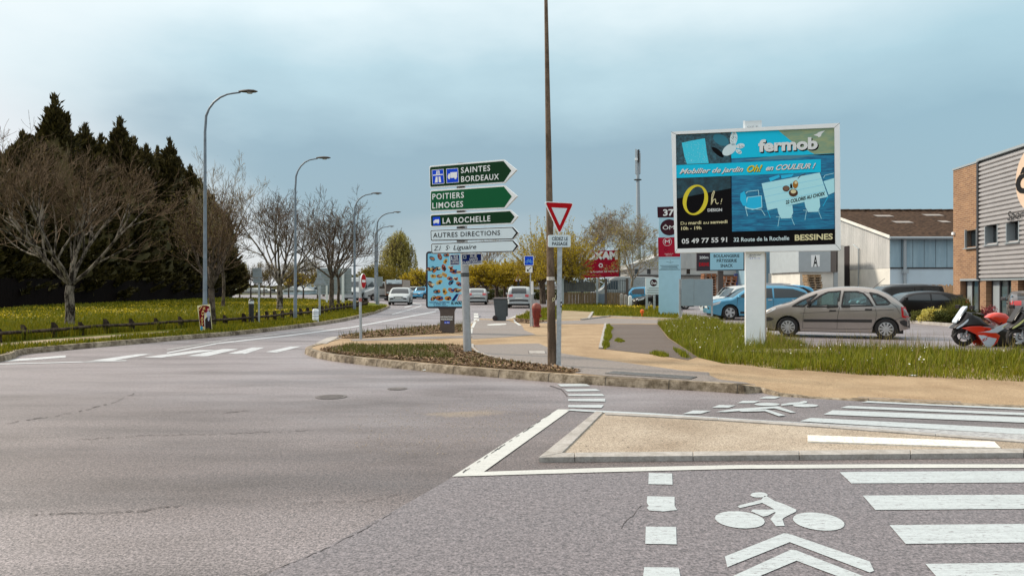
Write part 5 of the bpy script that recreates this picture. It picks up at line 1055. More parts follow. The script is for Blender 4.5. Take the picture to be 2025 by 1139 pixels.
# ================================================================== BILLBOARD
base = G(1494, 690, .12); YB = base.y; PB = Plane((X(1327, YB+.5), YB+.5), (X(1661, YB-.45), YB-.45))
t = thing('billboard', 'big white framed billboard on one broad white column advertising garden furniture', 'billboard', base); m_bw = mat('billboard_white', (.90, .92, .93), .45, var=.03, scale=4)
b = MB(); u0, _ = PB.uz(1474, 600); u1, _ = PB.uz(1513, 600); ztop = PB.uz(1490, 500)[1]; b.pbox(PB, u0+.0, u1, .05, ztop+.05, -.42, -.06, m_bw); b.build('column', t, False, .012)
b = MB(); b.pbox(PB, u1+.003, u1+.03, .3, ztop, -.40, -.08, mat('column_edge', (.50, .42, .36), .6)); b.build('column_edge', t)
a = Art(lambda x, y, o: PB.px(x, y, -.06+o), base=.002); a.text('Spécial', 1481, 506, 1506, 505, 3.6, m_ink, 0, .0, .4); a.line([(1479, 508.6), (1495, 508.2)], .6, m_ink, 0); a.text('B É N I N', 1483, 512, 1503, 511.6, 1.7, m_blue, 0); 
b = MB()
OUT = [(1327.5, 262), (1660, 244.5), (1662, 495.5), (1335, 500.5)]; INN = [(1336.5, 266.8), (1649.5, 253.6), (1651.5, 483.5), (1339.5, 492.2)]
qo = [PB.px(x, y, .05) for x, y in OUT]; qi = [PB.px(x, y, .05) for x, y in INN]; qb = [q-PB.n*.22 for q in qo]; qi2 = [q-PB.n*.045 for q in qi]
vs = qo+qi+qb+qi2; fs = []
for k in range(4): l = (k+1) % 4; fs += [(k, l, 4+l, 4+k), (k, 8+k, 8+l, l), (4+k, 4+l, 12+l, 12+k)]
fs.append((8, 9, 10, 11)); b.add(vs, fs, m_bw); fr = b.build('frame', t)
a2 = Art(lambda x, y, o: PB.px(x, y, .05+o), base=.001); m_seam = ink('seam', (.18, .2, .22))
for o_, i_ in zip(OUT, INN): a2.line([o_, i_], .7, m_seam)
a2.build('mitre_seam', fr)
b = MB(); u0, z0 = PB.uz(1470, 258); u1, z1 = PB.uz(1507, 236); b.pbox(PB, u0, u1, z0, z1, -.16, -.12, mat('header_plate', (.55, .60, .62), .5)); hp = b.build('header_plate', t); a3 = Art(lambda x, y, o: PB.px(x, y, -.12+o), base=.002); a3.poly([(1470, 237), (1474, 236.8), (1474, 256), (1470.5, 256)], m_wi, 0); a3.text('OZ P', 1478, 251, 1500, 250, 3, m_seam, 0); a3.build('lettering', hp)
a.build('lettering', t)
# --- the printed poster; k3 turns close-up coordinates into photo pixels
k3 = lambda x, y: (1310+x/3.926, 220+y/3.926); K = lambda *p: [k3(x, y) for x, y in p]
a = Art(lambda x, y, o: PB.px(x, y, .005+o), base=.0015)
def plank(nm, c0, c1, st):
    def fn(t_, b_, nd, lk):
        v = nd('ShaderNodeTexCoord').outputs['Object']; n1 = noise(nd, lk, v, 3., 4, .7, st); lk(rampn(nd, lk, n1, [(.35, c0), (.65, c1)]), b_.inputs['Base Color']); b_.inputs['Roughness'].default_value = .4
    return nodes_mat(nm, fn)
m_tq = ink('turquoise', (.012, .60, .88)); m_tqd = plank('print_deck', (.002, .08, .21), (.008, .28, .50), (1, 1, 9)); m_tqm = plank('print_leaves', (.008, .022, .03), (.04, .14, .19), (6, 6, 6)); m_bk = ink('poster_black', (.004, .003, .004)); m_sky2 = ink('pale_blue', (.50, .90, .99)); m_sky3 = ink('mid_blue', (.03, .56, .90)); m_khk = plank('print_khaki', (.20, .34, .24), (.36, .42, .22), (1, 1, 3)); m_gd = plank('print_glow', (.003, .02, .03), (.012, .07, .10), (2, 2, 2)); m_brw = ink('brown_print', (.10, .045, .025))
a.poly(INN, m_bk, 0)
a.poly(K((105, 185), (530, 165), (530, 410), (107, 420)), m_tqm, 1); a.poly(K((107, 520), (530, 505), (530, 600), (110, 680)), m_gd, 1)
a.poly(K((533, 166), (1333, 132), (1334, 330), (535, 368)), m_tq, 1); a.poly(K((900, 152), (1333, 133), (1334, 328), (1180, 335), (1020, 250)), m_khk, 2)
a.poly(K((535, 368), (1334, 340), (1337, 913), (541, 935)), m_tqd, 1); a.poly(K((600, 385), (900, 345), (1230, 340), (1000, 372)), ink('haze_blue', (.10, .28, .38)), 2)
a.poly(K((150, 247), (230, 230), (330, 212), (345, 330), (360, 405), (190, 412), (170, 350)), ink('cushion', (.07, .68, .90)), 2)
for i in range(90):
    x, y = rr.uniform(170, 345), rr.uniform(240, 400); a.ell(*k3(x, y), .5, .5, m_sky2, 3, n=5)
a.ell(*k3(455, 225), 17, 10, ink('stone', (.05, .22, .30)), 2, .5); a.ell(*k3(430, 320), 15, 5, m_bk, 2, .7)
m_pf = ink('print_white', (.72, .86, .90)); a.ell(*k3(520, 300), 16, 9.5, m_pf, 4, -.65); a.ell(*k3(553, 215), 7.4, 13.5, m_pf, 4, .12); a.ell(*k3(605, 272), 8.5, 5, m_pf, 4, -.2); a.ell(*k3(592, 315), 6.5, 4, m_pf, 4, .5)
for cx, cy, rx, ry, n_ in ((553, 210, 22, 42, 26), (606, 272, 26, 13, 12), (592, 315, 18, 10, 8)):
    for i in range(n_): q = rr.uniform(0, 6.28); u = rr.random()**.5; a.ell(*k3(cx+rx*u*math.cos(q), cy+ry*u*math.sin(q)), .55, .75, m_tqm, 5, n=6)
a.text('fermob', *k3(752, 324), *k3(1214, 300), 22, m_bk, 3, .045); a.text('fermob', *k3(744, 314), *k3(1205, 291), 22, m_wi, 6, .045)
a.poly(K((1172, 188), (1200, 176), (1212, 165), (1238, 158), (1262, 152), (1248, 165), (1236, 178), (1228, 198), (1212, 205), (1206, 196), (1188, 192)), m_wi, 4)
a.poly(K((107, 421), (1229, 374), (1230, 474), (108, 521)), m_tq, 4)
def obl(t_, x0, y0, x1, y1, h, m, ly, bold, sh): a.text(t_, *k3(x0+3, y0+4), *k3(x1+3, y1+4), h, m_bk, ly, bold, sh); a.text(t_, *k3(x0, y0), *k3(x1, y1), h, m, ly+2, bold, sh)
obl('Mobilier de jardin', 132, 488, 628, 470, 9.5, m_wi, 5, .025, .45); obl('Oh!', 655, 474, 775, 467, 12.5, m_yel, 5, .03, .4); obl('en COULEUR !', 802, 462, 1190, 444, 10, m_wi, 5, .03, .45)
# white table, chairs
a.poly(K((770, 562), (1220, 478), (1285, 665), (815, 770)), m_sky2, 3); a.line(K((815, 770), (838, 830)), 1.2, m_sky3, 3); a.line(K((1285, 665), (1245, 740)), 1.2, m_sky3, 3)
for q in ((0.25, .2), (.5, .3), (.75, .1)): a.line([k3(770+45*q[0], 562+208*q[0]), k3(1220+65*q[0], 478+187*q[0])], .35, m_sky3, 4)
for ch in (((640, 610), (750, 660), 0), ((900, 745), (1000, 800), 1), ((1110, 690), (1210, 750), 1)):
    (x0, y0), (x1, y1), s_ = ch
    if s_: 
        a.poly(K((x0-10, y0+5), (x1+8, y0-15), (x1+14, y1-10), (x1-5, y1+32), (x0+20, y1+34), (x0, y1-5)), m_sky2 if x0 < 1000 else m_sky2, 4)
        for l in (((x0+8, y1+20), (x0-4, y1+95)), ((x1-2, y1+20), (x1+24, y1+85)), ((x0-18, y1+20), (x1+10, y1+22))): a.line(K(*l), .9, m_sky2, 3)
a.poly(K((605, 640), (635, 622), (650, 660), (655, 740), (625, 735), (602, 690)), m_sky3, 5); a.poly(K((655, 668), (770, 655), (775, 750), (700, 768), (640, 752)), m_sky2, 4); a.poly(K((662, 672), (765, 660), (770, 745), (700, 762), (648, 745)), m_sky3, 5)
for l in (((648, 640), (660, 625)), ((660, 625), (745, 615)), ((745, 615), (748, 655)), ((645, 750), (660, 815)), ((765, 760), (797, 812)), ((645, 755), (770, 765))): a.line(K(*l), 1.1, m_sky2, 6)
a.poly(K((825, 520), (905, 495), (912, 512), (838, 548)), m_sky3, 3); a.poly(K((918, 500), (1020, 488), (1005, 510), (925, 525)), m_sky3, 3); a.poly(K((1250, 545), (1334, 520), (1335, 630), (1290, 650)), m_sky2, 3); a.line(K((1250, 520), (1260, 500), (1334, 482)), 1.0, m_sky2, 4); a.line(K((1050, 525), (1075, 500), (1110, 488)), 1.2, m_brw, 4)
a.ell(*k3(960, 602), 7, 5.8, m_brw, 6); a.ell(*k3(960, 600), 5.6, 4.4, ink('brown_soft', (.22, .13, .09)), 7); a.ell(*k3(1016, 635), 9, 7.5, m_brw, 6); a.ell(*k3(1016, 625), 5.5, 4, m_cream, 7); a.ell(*k3(1032, 570), 5.4, 8, ink('amber', (.42, .18, .03)), 6, .1); a.ell(*k3(1036, 555), 3, 3, m_cream, 7); a.poly(K((992, 600), (990, 575), (998, 558), (1006, 575), (1010, 600)), m_bk, 7)
a.text('22 COLORIS AU CHOIX', *k3(957, 722), *k3(1262, 652), 6.6, m_bk, 6, .03, .12, up=(-.05, -1))
a.ring(*k3(256, 690), 24.5, 30.5, 3.2, m_yel, 4, .30, 40, 8.0)
a.line(K((378, 728), (388, 680), (405, 625), (398, 620), (385, 650), (378, 728), (395, 690), (412, 682), (413, 710), (424, 722), (436, 712)), 1.5, m_cream, 4); a.line(K((462, 680), (456, 708)), 1.2, m_cream, 4); a.ell(*k3(453, 719), .9, .9, m_cream, 4, n=8)
a.text('DESIGN', *k3(351, 780), *k3(462, 777), 5.6, m_wi, 4, .02); a.text('Du', *k3(142, 883), *k3(188, 881), 6.2, m_cream, 4, .0); a.text('mardi', *k3(202, 880), *k3(301, 876), 6.2, m_cream, 4, .02); a.text('au', *k3(316, 877), *k3(360, 875), 6.2, m_cream, 4, 0.); a.text('samedi', *k3(372, 874), *k3(504, 869), 6.2, m_cream, 4, .02)
a.text('10h - 19h', *k3(146, 923), *k3(302, 918), 6.2, m_cream, 4, .02); a.text('05 49 77 55 91', *k3(150, 1028), *k3(502, 1015), 9.2, m_wi, 4, .02); a.text('32 Route de la Rochelle', *k3(553, 1014), *k3(984, 1000), 8.0, m_pf, 4, .015); a.text('BESSINES', *k3(1027, 1004), *k3(1322, 994), 11.0, m_cream, 4, .03)
a.build('poster', t)
b = MB(); q = G(1556, 702, .12); b.obox((q.x, q.y+.35, .14), (2.35, .9, .10), m_kerb, -.2); b.build('foundation', t, False, .01)
# ---------------- grey double board from behind
Y = 31.5; pl = Plane((X(1343, Y), Y), (X(1409, Y), Y)); base = at(1376, Y, .13); t = thing('notice_board', 'plain grey double board on two posts standing in the grass left of the billboard column', 'notice board', base)
for x in (1345, 1408.5): b = MB(); q = at(x, Y-.02, 0); b.box(q.x-.035, q.x+.035, Y, Y+.05, .05, Z(552, Y), m_alu); b.build('post', t)
for x0, x1 in ((1347, 1371.5), (1372, 1407.5)): panel(pl, [(x0, 553), (x1, 551.4), (x1, 605), (x0, 605)], .04, mat('board_grey', (.27, .34, .375), .5, .2, var=.05, scale=3), 'panel', t, .05)
# ---------------- pale blue totem
Y = 38.5; pl = Plane((X(1301, Y), Y+.2), (X(1346, Y), Y-.2)); base = at(1324, Y, .12); t = thing('totem_sign', 'tall pale blue totem numbered 37 with dark red and black panels, behind the billboard', 'sign', base); b = MB(); u0, _ = pl.uz(1302.5, 560); u1, z1 = pl.uz(1345.5, 408); zt = pl.uz(1301, 409)[1]; m_tot = mat('totem_blue', (.36, .58, .70), .5, var=.04, scale=3)
b.pbox(pl, u0, u1, .08, zt, -.22, 0, m_tot); b.build('body', t, False, .01); a = Art(f_off(pl), base=.003); k6 = lambda x, y: (1120+x/4.0667, 380+y/4.0667); m_mr = ink('totem_dark', (.045, .012, .02)); m_rd2 = ink('totem_red', (.36, .008, .03))
a.poly([k6(*q) for q in ((731, 120), (916, 112), (916, 204), (734, 206))], m_mr, 0); a.text('37', *k6(778, 190), *k6(866, 186), 12, m_wi, 1, .03); a.ell(*k6(828, 284), 18, 16, m_mr, 0); a.text('ÔM', *k6(775, 302), *k6(868, 300), 8, m_wi, 1, .0); a.poly([k6(*q) for q in ((737, 366), (916, 362), (916, 520), (740, 522))], m_rd2, 0); a.ring(*k6(812, 400), 8.7, 8.2, .6, m_wi, 1); a.text('M', *k6(792, 414), *k6(831, 413), 7.4, m_wi, 1); a.text('MEUBLES ET', *k6(790, 500), *k6(860, 498), 1.4, m_wi, 1); a.text('DÉCO', *k6(800, 512), *k6(850, 511), 1.4, m_wi, 1)
a.ring(*k6(800, 462), 3, 3.6, .7, ink('dk_red', (.12, .0, .01)), 1); a.line([k6(742, 535), k6(916, 533)], .6, m_ink, 0); a.line([k6(745, 625), k6(916, 623)], .7, m_ink, 0); a.line([k6(805, 560), k6(835, 568), k6(862, 562)], .5, m_ink, 0); a.line([k6(835, 545), k6(835, 570)], .4, m_ink, 0)
for y, x0, x1 in ((592, 755, 905), (604, 765, 893), (615, 758, 900)): a.line([k6(x0, y), k6(x1, y-2)], .9, m_ink, 0)
a.build('print', t)
# ---------------- bakery sign
Y = 47; pl = Plane((X(1378, Y), Y), (X(1473, Y), Y)); base = at(1426, Y, 0); t = thing('bakery_sign', 'dark framed sign reading BOULANGERIE PÂTISSERIE SNACK on one dark post under the billboard', 'sign', base); b = MB(); x = X(1426, Y); b.box(x-.16, x+.16, Y+.05, Y+.25, 0, Z(536, Y), m_brn); b.build('post', t)
p = panel(pl, [(1378, 494), (1473, 488), (1473, 535), (1378, 536)], .15, m_fr, 'panel', t, .03); a = Art(lambda x, y, o: pl.px(x, y, .03+o), base=.003); a.poly([(1404, 493), (1470, 489), (1470, 533), (1404, 534)], m_pb, 0); a.poly([(1404, 493), (1470, 489), (1470, 533), (1404, 534)], ink('bakery_blue', (.34, .60, .72)), 1)
for s, x0, x1, y in (('BOULANGERIE', 1411, 1462, 509.3), ('PÂTISSERIE', 1417, 1457, 518.8), ('SNACK', 1424.5, 1449, 528.6)): a.text(s, x0, y, x1, y-.5, 6.0, m_ink, 2, .02)
a.text('200m', 1383, 512, 1400.5, 511.5, 5, m_wi, 2, .02); a.text('DRIVE', 1382, 526.5, 1402, 526, 6.6, ink('drive_red', (.5, .01, .02)), 2, .03); a.build('lettering', p)
# ---------------- red rental board
Y = 63; pl = Plane((X(1148, Y), Y), (X(1224, Y), Y)); base = at(1190, Y, .1); t = thing('rental_board', 'large red hoarding with white letters behind the paling fence', 'billboard', base); p = panel(pl, [(1148, 497), (1223, 495), (1224, 547), (1148, 550)], .15, m_rd2, 'panel', t)
a = Art(f_off(pl), base=.004); a.text('LOXAM', 1149, 512.8, 1221.5, 512, 14, m_wi, 0, .07); a.ring(1188, 525, 4.6, 4.6, 2, m_wi, 0, 0, 6); a.text('n°1 de la location de matériel', 1150, 540, 1222, 537.5, 3.6, m_wi, 0, .015); a.build('lettering', p)
for x in (1151, 1224.3): b = MB(); q = at(x, Y+.1, 0); b.box(q.x-.1, q.x+.1, Y+.02, Y+.25, 0, Z(492, Y), m_brn); b.build('post', t)
# ---------------- small white company board
Y = 45; pl = Plane((X(1277, Y), Y), (X(1303, Y), Y)); base = at(1291, Y, .1); t = thing('company_board', 'small white board with a dark round emblem on posts left of the pale blue totem', 'sign', base); p = panel(pl, [(1276.5, 550), (1306, 549), (1306, 582), (1276.5, 583)], .05, m_white, 'panel', t); a = Art(f_off(pl), base=.003); a.poly([(1277.5, 551), (1305.5, 550), (1305.5, 581.5), (1277.5, 582)], m_pale, 0); a.ell(1292.5, 559.3, 7.2, 7.2, m_mr, 1); a.text('Ôsé', 1287, 562.3, 1298.5, 562, 5, m_wi, 2, .02)
for i, (x0, x1) in enumerate(((1283, 1303), (1280, 1304), (1281, 1304), (1279, 1304))): a.line([(x0, 569.8+i*3.2), (x1, 569.6+i*3.2)], .8, m_ink, 1)
a.build('print', p)
for x in (1279, 1294): b = MB(); q = at(x, Y+.05, 0); b.box(q.x-.06, q.x+.06, Y+.01, Y+.09, 0, Z(583, Y), m_galv); b.build('post', t)
base = G(1270, 627, .125); t = thing('ground_marker', 'small bright orange capped marker sticking out of the grass bank', 'marker', base); s = base.y/FPX; m_or = mat('orange_plastic', (.75, .13, .01), .5); b = MB(); b.lathe([(1.6*s, 0), (1.6*s, 8*s)], m_or, base, n=10); b.build('stem', t, True); b = MB(); b.lathe([(3.4*s, 8*s), (4*s, 11*s), (3.4*s, 14*s), (0, 15.5*s)], m_or, base, n=12); b.build('cap', t, True)
# litter
for i, (px, py, h, lab) in enumerate([(750, 722.5, .03, 'white scrap of litter in the gutter left of the sign post'), (843, 733, .04, 'crumpled pale scrap of litter in the gutter below the sign post'), (880, 735, .03, 'small flattened white scrap in the gutter just right of the crumpled one'), (1804, 745, .03, 'white paper scrap lying at the edge of the grass verge below the silver car')]):
    q = G(px, py, .01 if i < 3 else .05); t = thing('litter', lab, 'litter', q, 0, 'scraps of litter'); b = MB(); vs = [(q.x+random.uniform(-.09, .09), q.y+random.uniform(-.05, .05), q.z+random.uniform(0, h*1.5)) for _ in range(9)]; b.add(vs, [(0, 1, 2), (2, 3, 4), (4, 5, 6), (6, 7, 8), (1, 3, 5), (0, 7, 4)], m_white); b.build('paper', t)
# ================================================================== VEHICLES
def paint(name, col, metal=.3, rough=.32): return mat('paint_'+name, col, rough, metal, coat=.7, spec=.5, var=.04, scale=2)
m_glassd = mat('car_glass', (.012, .017, .020), .06, spec=.8); m_tyre = mat('tyre', (.016, .014, .013), .85, var=.3, scale=20); m_alloy = mat('alloy', (.50, .49, .48), .35, .7); m_trim = mat('black_trim', (.018, .015, .014), .55); m_seamc = mat('panel_gap', (.03, .027, .025), .8)
m_tail = mat('tail_light', (.42, .008, .008), .15, coat=.8); m_head = mat('head_light', (.55, .57, .58), .12, .3, coat=.8); m_plate = mat('number_plate', (.62, .62, .58), .5); m_int = mat('car_interior', (.03, .032, .035), .8); m_chrome = mat('chrome', (.6, .6, .6), .15, 1.)
def tglass():
    def fn(t, b, nd, lk):
        tr = nd('ShaderNodeBsdfTransparent'); tr.inputs[0].default_value = (.42, .60, .60, 1); gl = nd('ShaderNodeBsdfGlossy'); gl.inputs[0].default_value = (.8, .9, .9, 1); gl.inputs['Roughness'].default_value = .03
        fr = nd('ShaderNodeFresnel'); fr.inputs[0].default_value = 1.5; ad = nd('ShaderNodeMath', operation='ADD'); ad.inputs[1].default_value = .06; lk(fr.outputs[0], ad.inputs[0]); ms = nd('ShaderNodeMixShader'); lk(ad.outputs[0], ms.inputs[0]); lk(tr.outputs[0], ms.inputs[1]); lk(gl.outputs[0], ms.inputs[2]); lk(ms.outputs[0], t.nodes['Material Output'].inputs[0])
    return nodes_mat('tinted_glass', fn)
m_tglass = tglass()
def interp(pr, x):
    for (x0, z0), (x1, z1) in zip(pr[:-1], pr[1:]):
        if x <= x1: return z0 if x1 == x0 else z0+(z1-z0)*max(0, x-x0)/(x1-x0)
    return pr[-1][1]
class Car:
    def __init__(s, name, label, cat, L, H, Wd, prof, xf, xr, rw, pm, belt, wins, cut=False, tum=.17, sill=.20, res=.045, group=None, rim=10, lower=None, scale=1., nose=.16):
        s.L, s.H, s.Wd, s.xf, s.xr, s.rw, s.belt, s.tum, s.sill = L, H, Wd, xf, xr, rw, belt, tum, sill; s.nose = nose
        q = [(a, b) for a, b in prof]; sm = []
        for i in range(len(q)-1):                       # smooth the silhouette
            p0, p1, p2, p3 = q[max(i-1, 0)], q[i], q[i+1], q[min(i+2, len(q)-1)]
            for k in range(6):
                t = k/6; f = lambda c: .5*((2*p1[c])+(p2[c]-p0[c])*t+(2*p0[c]-5*p1[c]+4*p2[c]-p3[c])*t*t+(3*p1[c]-p0[c]-3*p2[c]+p3[c])*t**3); sm.append((f(0), f(1)))
        sm.append(q[-1]); sm.sort(); s.pr = sm
        s.t = thing(name, label, cat, (0, 0, 0), 0, group); s.cut = cut
        N_ = int(L/res); xs = sorted(set([L*i/N_ for i in range(N_+1)]+[.012, .03, .06, L-.012, L-.03, L-.06])); K = 15 if res < .06 else 9; T = 8; vs = []; ring = 2*(K+1)+T-1
        for x in xs:
            zb, zt = s.zbot(x), s.ztop(x); lv = [zb+(zt-zb)*(1-(1-k/K)**1.25) for k in range(K+1)]; r = [(x, s.W(x, z), z) for z in lv]; wt = s.W(x, zt)
            mid = [(x, wt*(1-2*j/T), zt+s.crown(x, 1-2*j/T)) for j in range(1, T)]
            vs += r+mid+[(a, -b, c) for a, b, c in reversed(r)]
        fs = []; mi = []
        for i in range(len(xs)-1):
            for k in range(ring-1):
                c = [i*ring+k, i*ring+k+1, (i+1)*ring+k+1, (i+1)*ring+k]
                if cut and (k < K or k >= ring-1-K):
                    cx = sum(vs[q_][0] for q_ in c)/4; cz = sum(vs[q_][2] for q_ in c)/4
                    if any(inpoly(cx, cz, w_) for w_ in wins): continue
                fs.append(tuple(c))
        fs.append(tuple(range(ring))); fs.append(tuple((len(xs)-1)*ring+k for k in range(ring)))
        b = MB(); b.add([s.loc(*v) for v in vs], fs, pm); s.bodym = b
        # underbody and arches
        h = Wd/2-.235; b.box(-L/2+.18, L/2-.18, -h, h, .17, min(.62, belt-.2), m_trim)
        s.side_lines = []
        s.body = None; s.pm = pm; s.wins = wins
        for i, w_ in enumerate(wins):
            for sd in (1, -1):
                g = s.sidepatch(w_, .003 if not cut else -.012, sd, m_tglass if cut else m_glassd); g.build('side_window', s.t, True)
        if cut:
            for w_ in wins:
                for sd in (1, -1): s.edge(w_+[w_[0]], .045, .004, sd, m_trim)
        for sx, nm in ((xf, 0), (xr, 1)):
            for sd in (1, -1): s.wheel(sx, sd, rim)
    def loc(s, x, y, z): return Vector((x-s.L/2, y, z))
    def ztop(s, x): return interp(s.pr, x)
    def zbot(s, x):
        z = s.sill+.10*smooth((.55-x)/.55)+.12*smooth((x-(s.L-.55))/.55)
        for c in (s.xf, s.xr):
            ra = s.rw*1.17; d = abs(x-c)
            if d < ra: z = max(z, s.rw+math.sqrt(ra*ra-d*d))
        return min(z, s.ztop(x)-.05)
    def W(s, x, z):
        t = abs(x-s.L/2)/(s.L/2); w_ = s.Wd/2*(1-s.nose*t**5)
        d = min(x, s.L-x)
        if d < .12: w_ *= 1-.10*(1-d/.12)**2
        if z < s.belt: w_ *= 1-.07*((s.belt-.12-z)/(s.belt))**2
        else: w_ *= 1-s.tum*((z-s.belt)/max(.2, s.H-s.belt))**1.25
        k = max(0, (z-(s.ztop(x)-.09))/.09); return w_*(1-.07*min(1, k)**2)
    def crown(s, x, f): return .03*(1-f*f)
    def sidepatch(s, poly, off, sd, m, b=None):
        v, f = cdt(poly, .07, .12); b = b or MB(); b.add([s.loc(q.x, sd*(s.W(q.x, q.y)+off), q.y) for q in v], f, m); return b
    def edge(s, pts, wd, off, sd, m, b=None):
        b = b or s.bodym
        for (x0, z0), (x1, z1) in zip(pts[:-1], pts[1:]):
            l = math.hypot(x1-x0, z1-z0)
            if l < 1e-4: continue
            n = max(1, int(l/.12)); dx, dz = (x1-x0)/l, (z1-z0)/l; ex = wd*.3; vs = []
            for i in range(n+1):
                u = -ex+(l+2*ex)*i/n if l > .05 else l*i/n
                for q in (-1, 1):
                    x, z = x0+dx*u-dz*q*wd/2, z0+dz*u+dx*q*wd/2; vs.append(s.loc(x, sd*(s.W(x, z)+off), z))
            b.add(vs, [(2*i, 2*i+1, 2*i+3, 2*i+2) for i in range(n)], m)
    def xend(s, z, rear):
        L = [p for p in s.pr if p[1] >= z]
        if not L: return s.L/2
        p = L[-1] if rear else L[0]; i = s.pr.index(p); j = i+1 if rear else i-1
        if j < 0: return 0
        if j >= len(s.pr): return s.L
        q = s.pr[j]; k = (z-p[1])/(q[1]-p[1]) if abs(q[1]-p[1]) > 1e-6 else 0; return p[0]+(q[0]-p[0])*k
    def endpatch(s, z0, z1, y0, y1, rear, m, name, parent=None, off=.006, n=8, inset=None):
        b = MB(); vs = []; M_ = 6
        for i in range(n+1):
            z = z0+(z1-z0)*i/n; x = s.xend(z, rear); wt = s.W(x, z)
            a0, a1 = (y0, y1) if inset is None else (-(wt-inset), wt-inset)
            for j in range(M_+1):
                y = a0+(a1-a0)*j/M_; vs.append(s.loc(x+(off if rear else -off), y, z+s.crown(x, min(1, abs(y)/wt))+off))
        b.add(vs, [(i*(M_+1)+j, i*(M_+1)+j+1, (i+1)*(M_+1)+j+1, (i+1)*(M_+1)+j) for i in range(n) for j in range(M_)], m); return b.build(name, parent or s.t, True)
    def wheel(s, x, sd, nsp):
        rw = s.rw; y = sd*(s.Wd/2-.12); c = s.loc(x, y, rw); e = Empty_part('wheel', s.t)
        b = MB(); b.lathe([(rw*.66, -.10), (rw*.93, -.10), (rw, -.06), (rw, .06), (rw*.93, .10), (rw*.66, .10)], m_tyre, c, 'Y', n=26, cap=False); b.build('tyre', e, True)
        b = MB(); o_ = sd*.085; b.lathe([(rw*.66, -.06), (rw*.66, o_*1.08), (rw*.60, o_*1.12), (rw*.60, o_*.6), (rw*.58, o_*.35), (0.0, o_*.35)], m_alloy, c, 'Y', n=26, cap=False)
        b.lathe([(rw*.585, o_*.37), (0.0, o_*.37)], m_trim, c, 'Y', n=26); b.lathe([(rw*.15, o_*.3), (rw*.15, o_*1.05), (0, o_*1.1)], m_alloy, c, 'Y', n=12)
        for k in range(nsp):
            a = 2*math.pi*k/nsp; ca, sa = math.cos(a), math.sin(a); w0, w1 = rw*.055*10/nsp, rw*.10*10/nsp
            q = [(rw*.1, -w0), (rw*.61, -w1), (rw*.61, w1), (rw*.1, w0)]; b.prism([c+Vector((u*ca-v*sa, o_*.95, u*sa+v*ca)) for u, v in q], (0, -o_*.4, 0), m_alloy)
        b.build('rim', e, True)
    def finish(s, loc, rz, hub=True):
        s.bodym.build('body', s.t, True, ang=40); s.t.location = loc; s.t.rotation_euler = (0, 0, rz); return s.t
    def mirror(s, x, z, m):
        for sd in (1, -1):
            b = MB(); w_ = s.W(x, z); c = s.loc(x, sd*(w_+.11), z+.06); b.obox(c, (.10, .19, .14), m); b.obox(s.loc(x+.01, sd*(w_+.02), z), (.06, .08, .05), m_trim); b.build('mirror', s.t, False, .03)
    def handle(s, x, z, m=None):
        for sd in (1, -1): b = MB(); b.obox(s.loc(x, sd*(s.W(x, z)+.012), z), (.20, .035, .05), m or m_trim); b.build('door_handle', s.t, False, .012)
def Empty_part(name, parent):
    o = bpy.data.objects.new(name, None); COL.objects.link(o); o.parent = parent; o.empty_display_size = .1; ROOT[o.name] = ROOT.get(parent.name, Vector((0, 0, 0))); return o
# ---------------- silver people carrier
zc = lambda x, y: ((x-100)*.00511, (793-y)*.00511)
W_ = [[zc(*q) for q in w] for w in ([(288, 602), (330, 572), (428, 527), (392, 566), (354, 603)], [(372, 604), (408, 566), (452, 533), (492, 514), (560, 508), (553, 560), (545, 602)], [(568, 599), (574, 550), (582, 511), (650, 510), (686, 521), (712, 548), (738, 594)], [(722, 517), (764, 526), (806, 550), (830, 578), (818, 586), (757, 589), (742, 556)])]
prof = [(0, .42), (.0, .62), (.03, .74), (.12, .82), (.45, .97), (.87, 1.09), (1.17, 1.25), (1.55, 1.42), (1.95, 1.53), (2.45, 1.575), (3.0, 1.565), (3.4, 1.49), (3.72, 1.34), (3.98, 1.14), (4.13, .97), (4.22, .80), (4.27, .62), (4.28, .48)]
m_sil = paint('silver_beige', (.36, .32, .29), .7, .2)
c = Car('parked_car', 'silver beige rounded people carrier parked side-on behind the grass verge, facing left', 'car', 4.28, 1.575, 1.75, prof, .82, 3.62, .315, m_sil, .98, W_, cut=True, res=.035, rim=10)
for sd in (1, -1):
    c.edge([zc(*q) for q in ((362, 603), (350, 660), (345, 735))], .012, .002, sd, m_seamc); c.edge([zc(*q) for q in ((555, 604), (545, 660), (541, 735))], .014, .002, sd, m_seamc); c.edge([zc(*q) for q in ((748, 596), (757, 640), (752, 690), (730, 732))], .012, .002, sd, m_seamc)
    c.edge([zc(*q) for q in ((345, 735), (541, 737), (730, 732))], .012, .002, sd, m_seamc); c.edge([zc(*q) for q in ((330, 645), (540, 630), (755, 622), (850, 618))], .012, .002, sd, m_seamc); c.edge([zc(*q) for q in ((690, 512), (790, 545), (862, 598), (884, 640))], .012, .002, sd, m_seamc)
    c.edge([zc(*q) for q in ((850, 682), (880, 665), (930, 655))], .012, .002, sd, m_seamc)
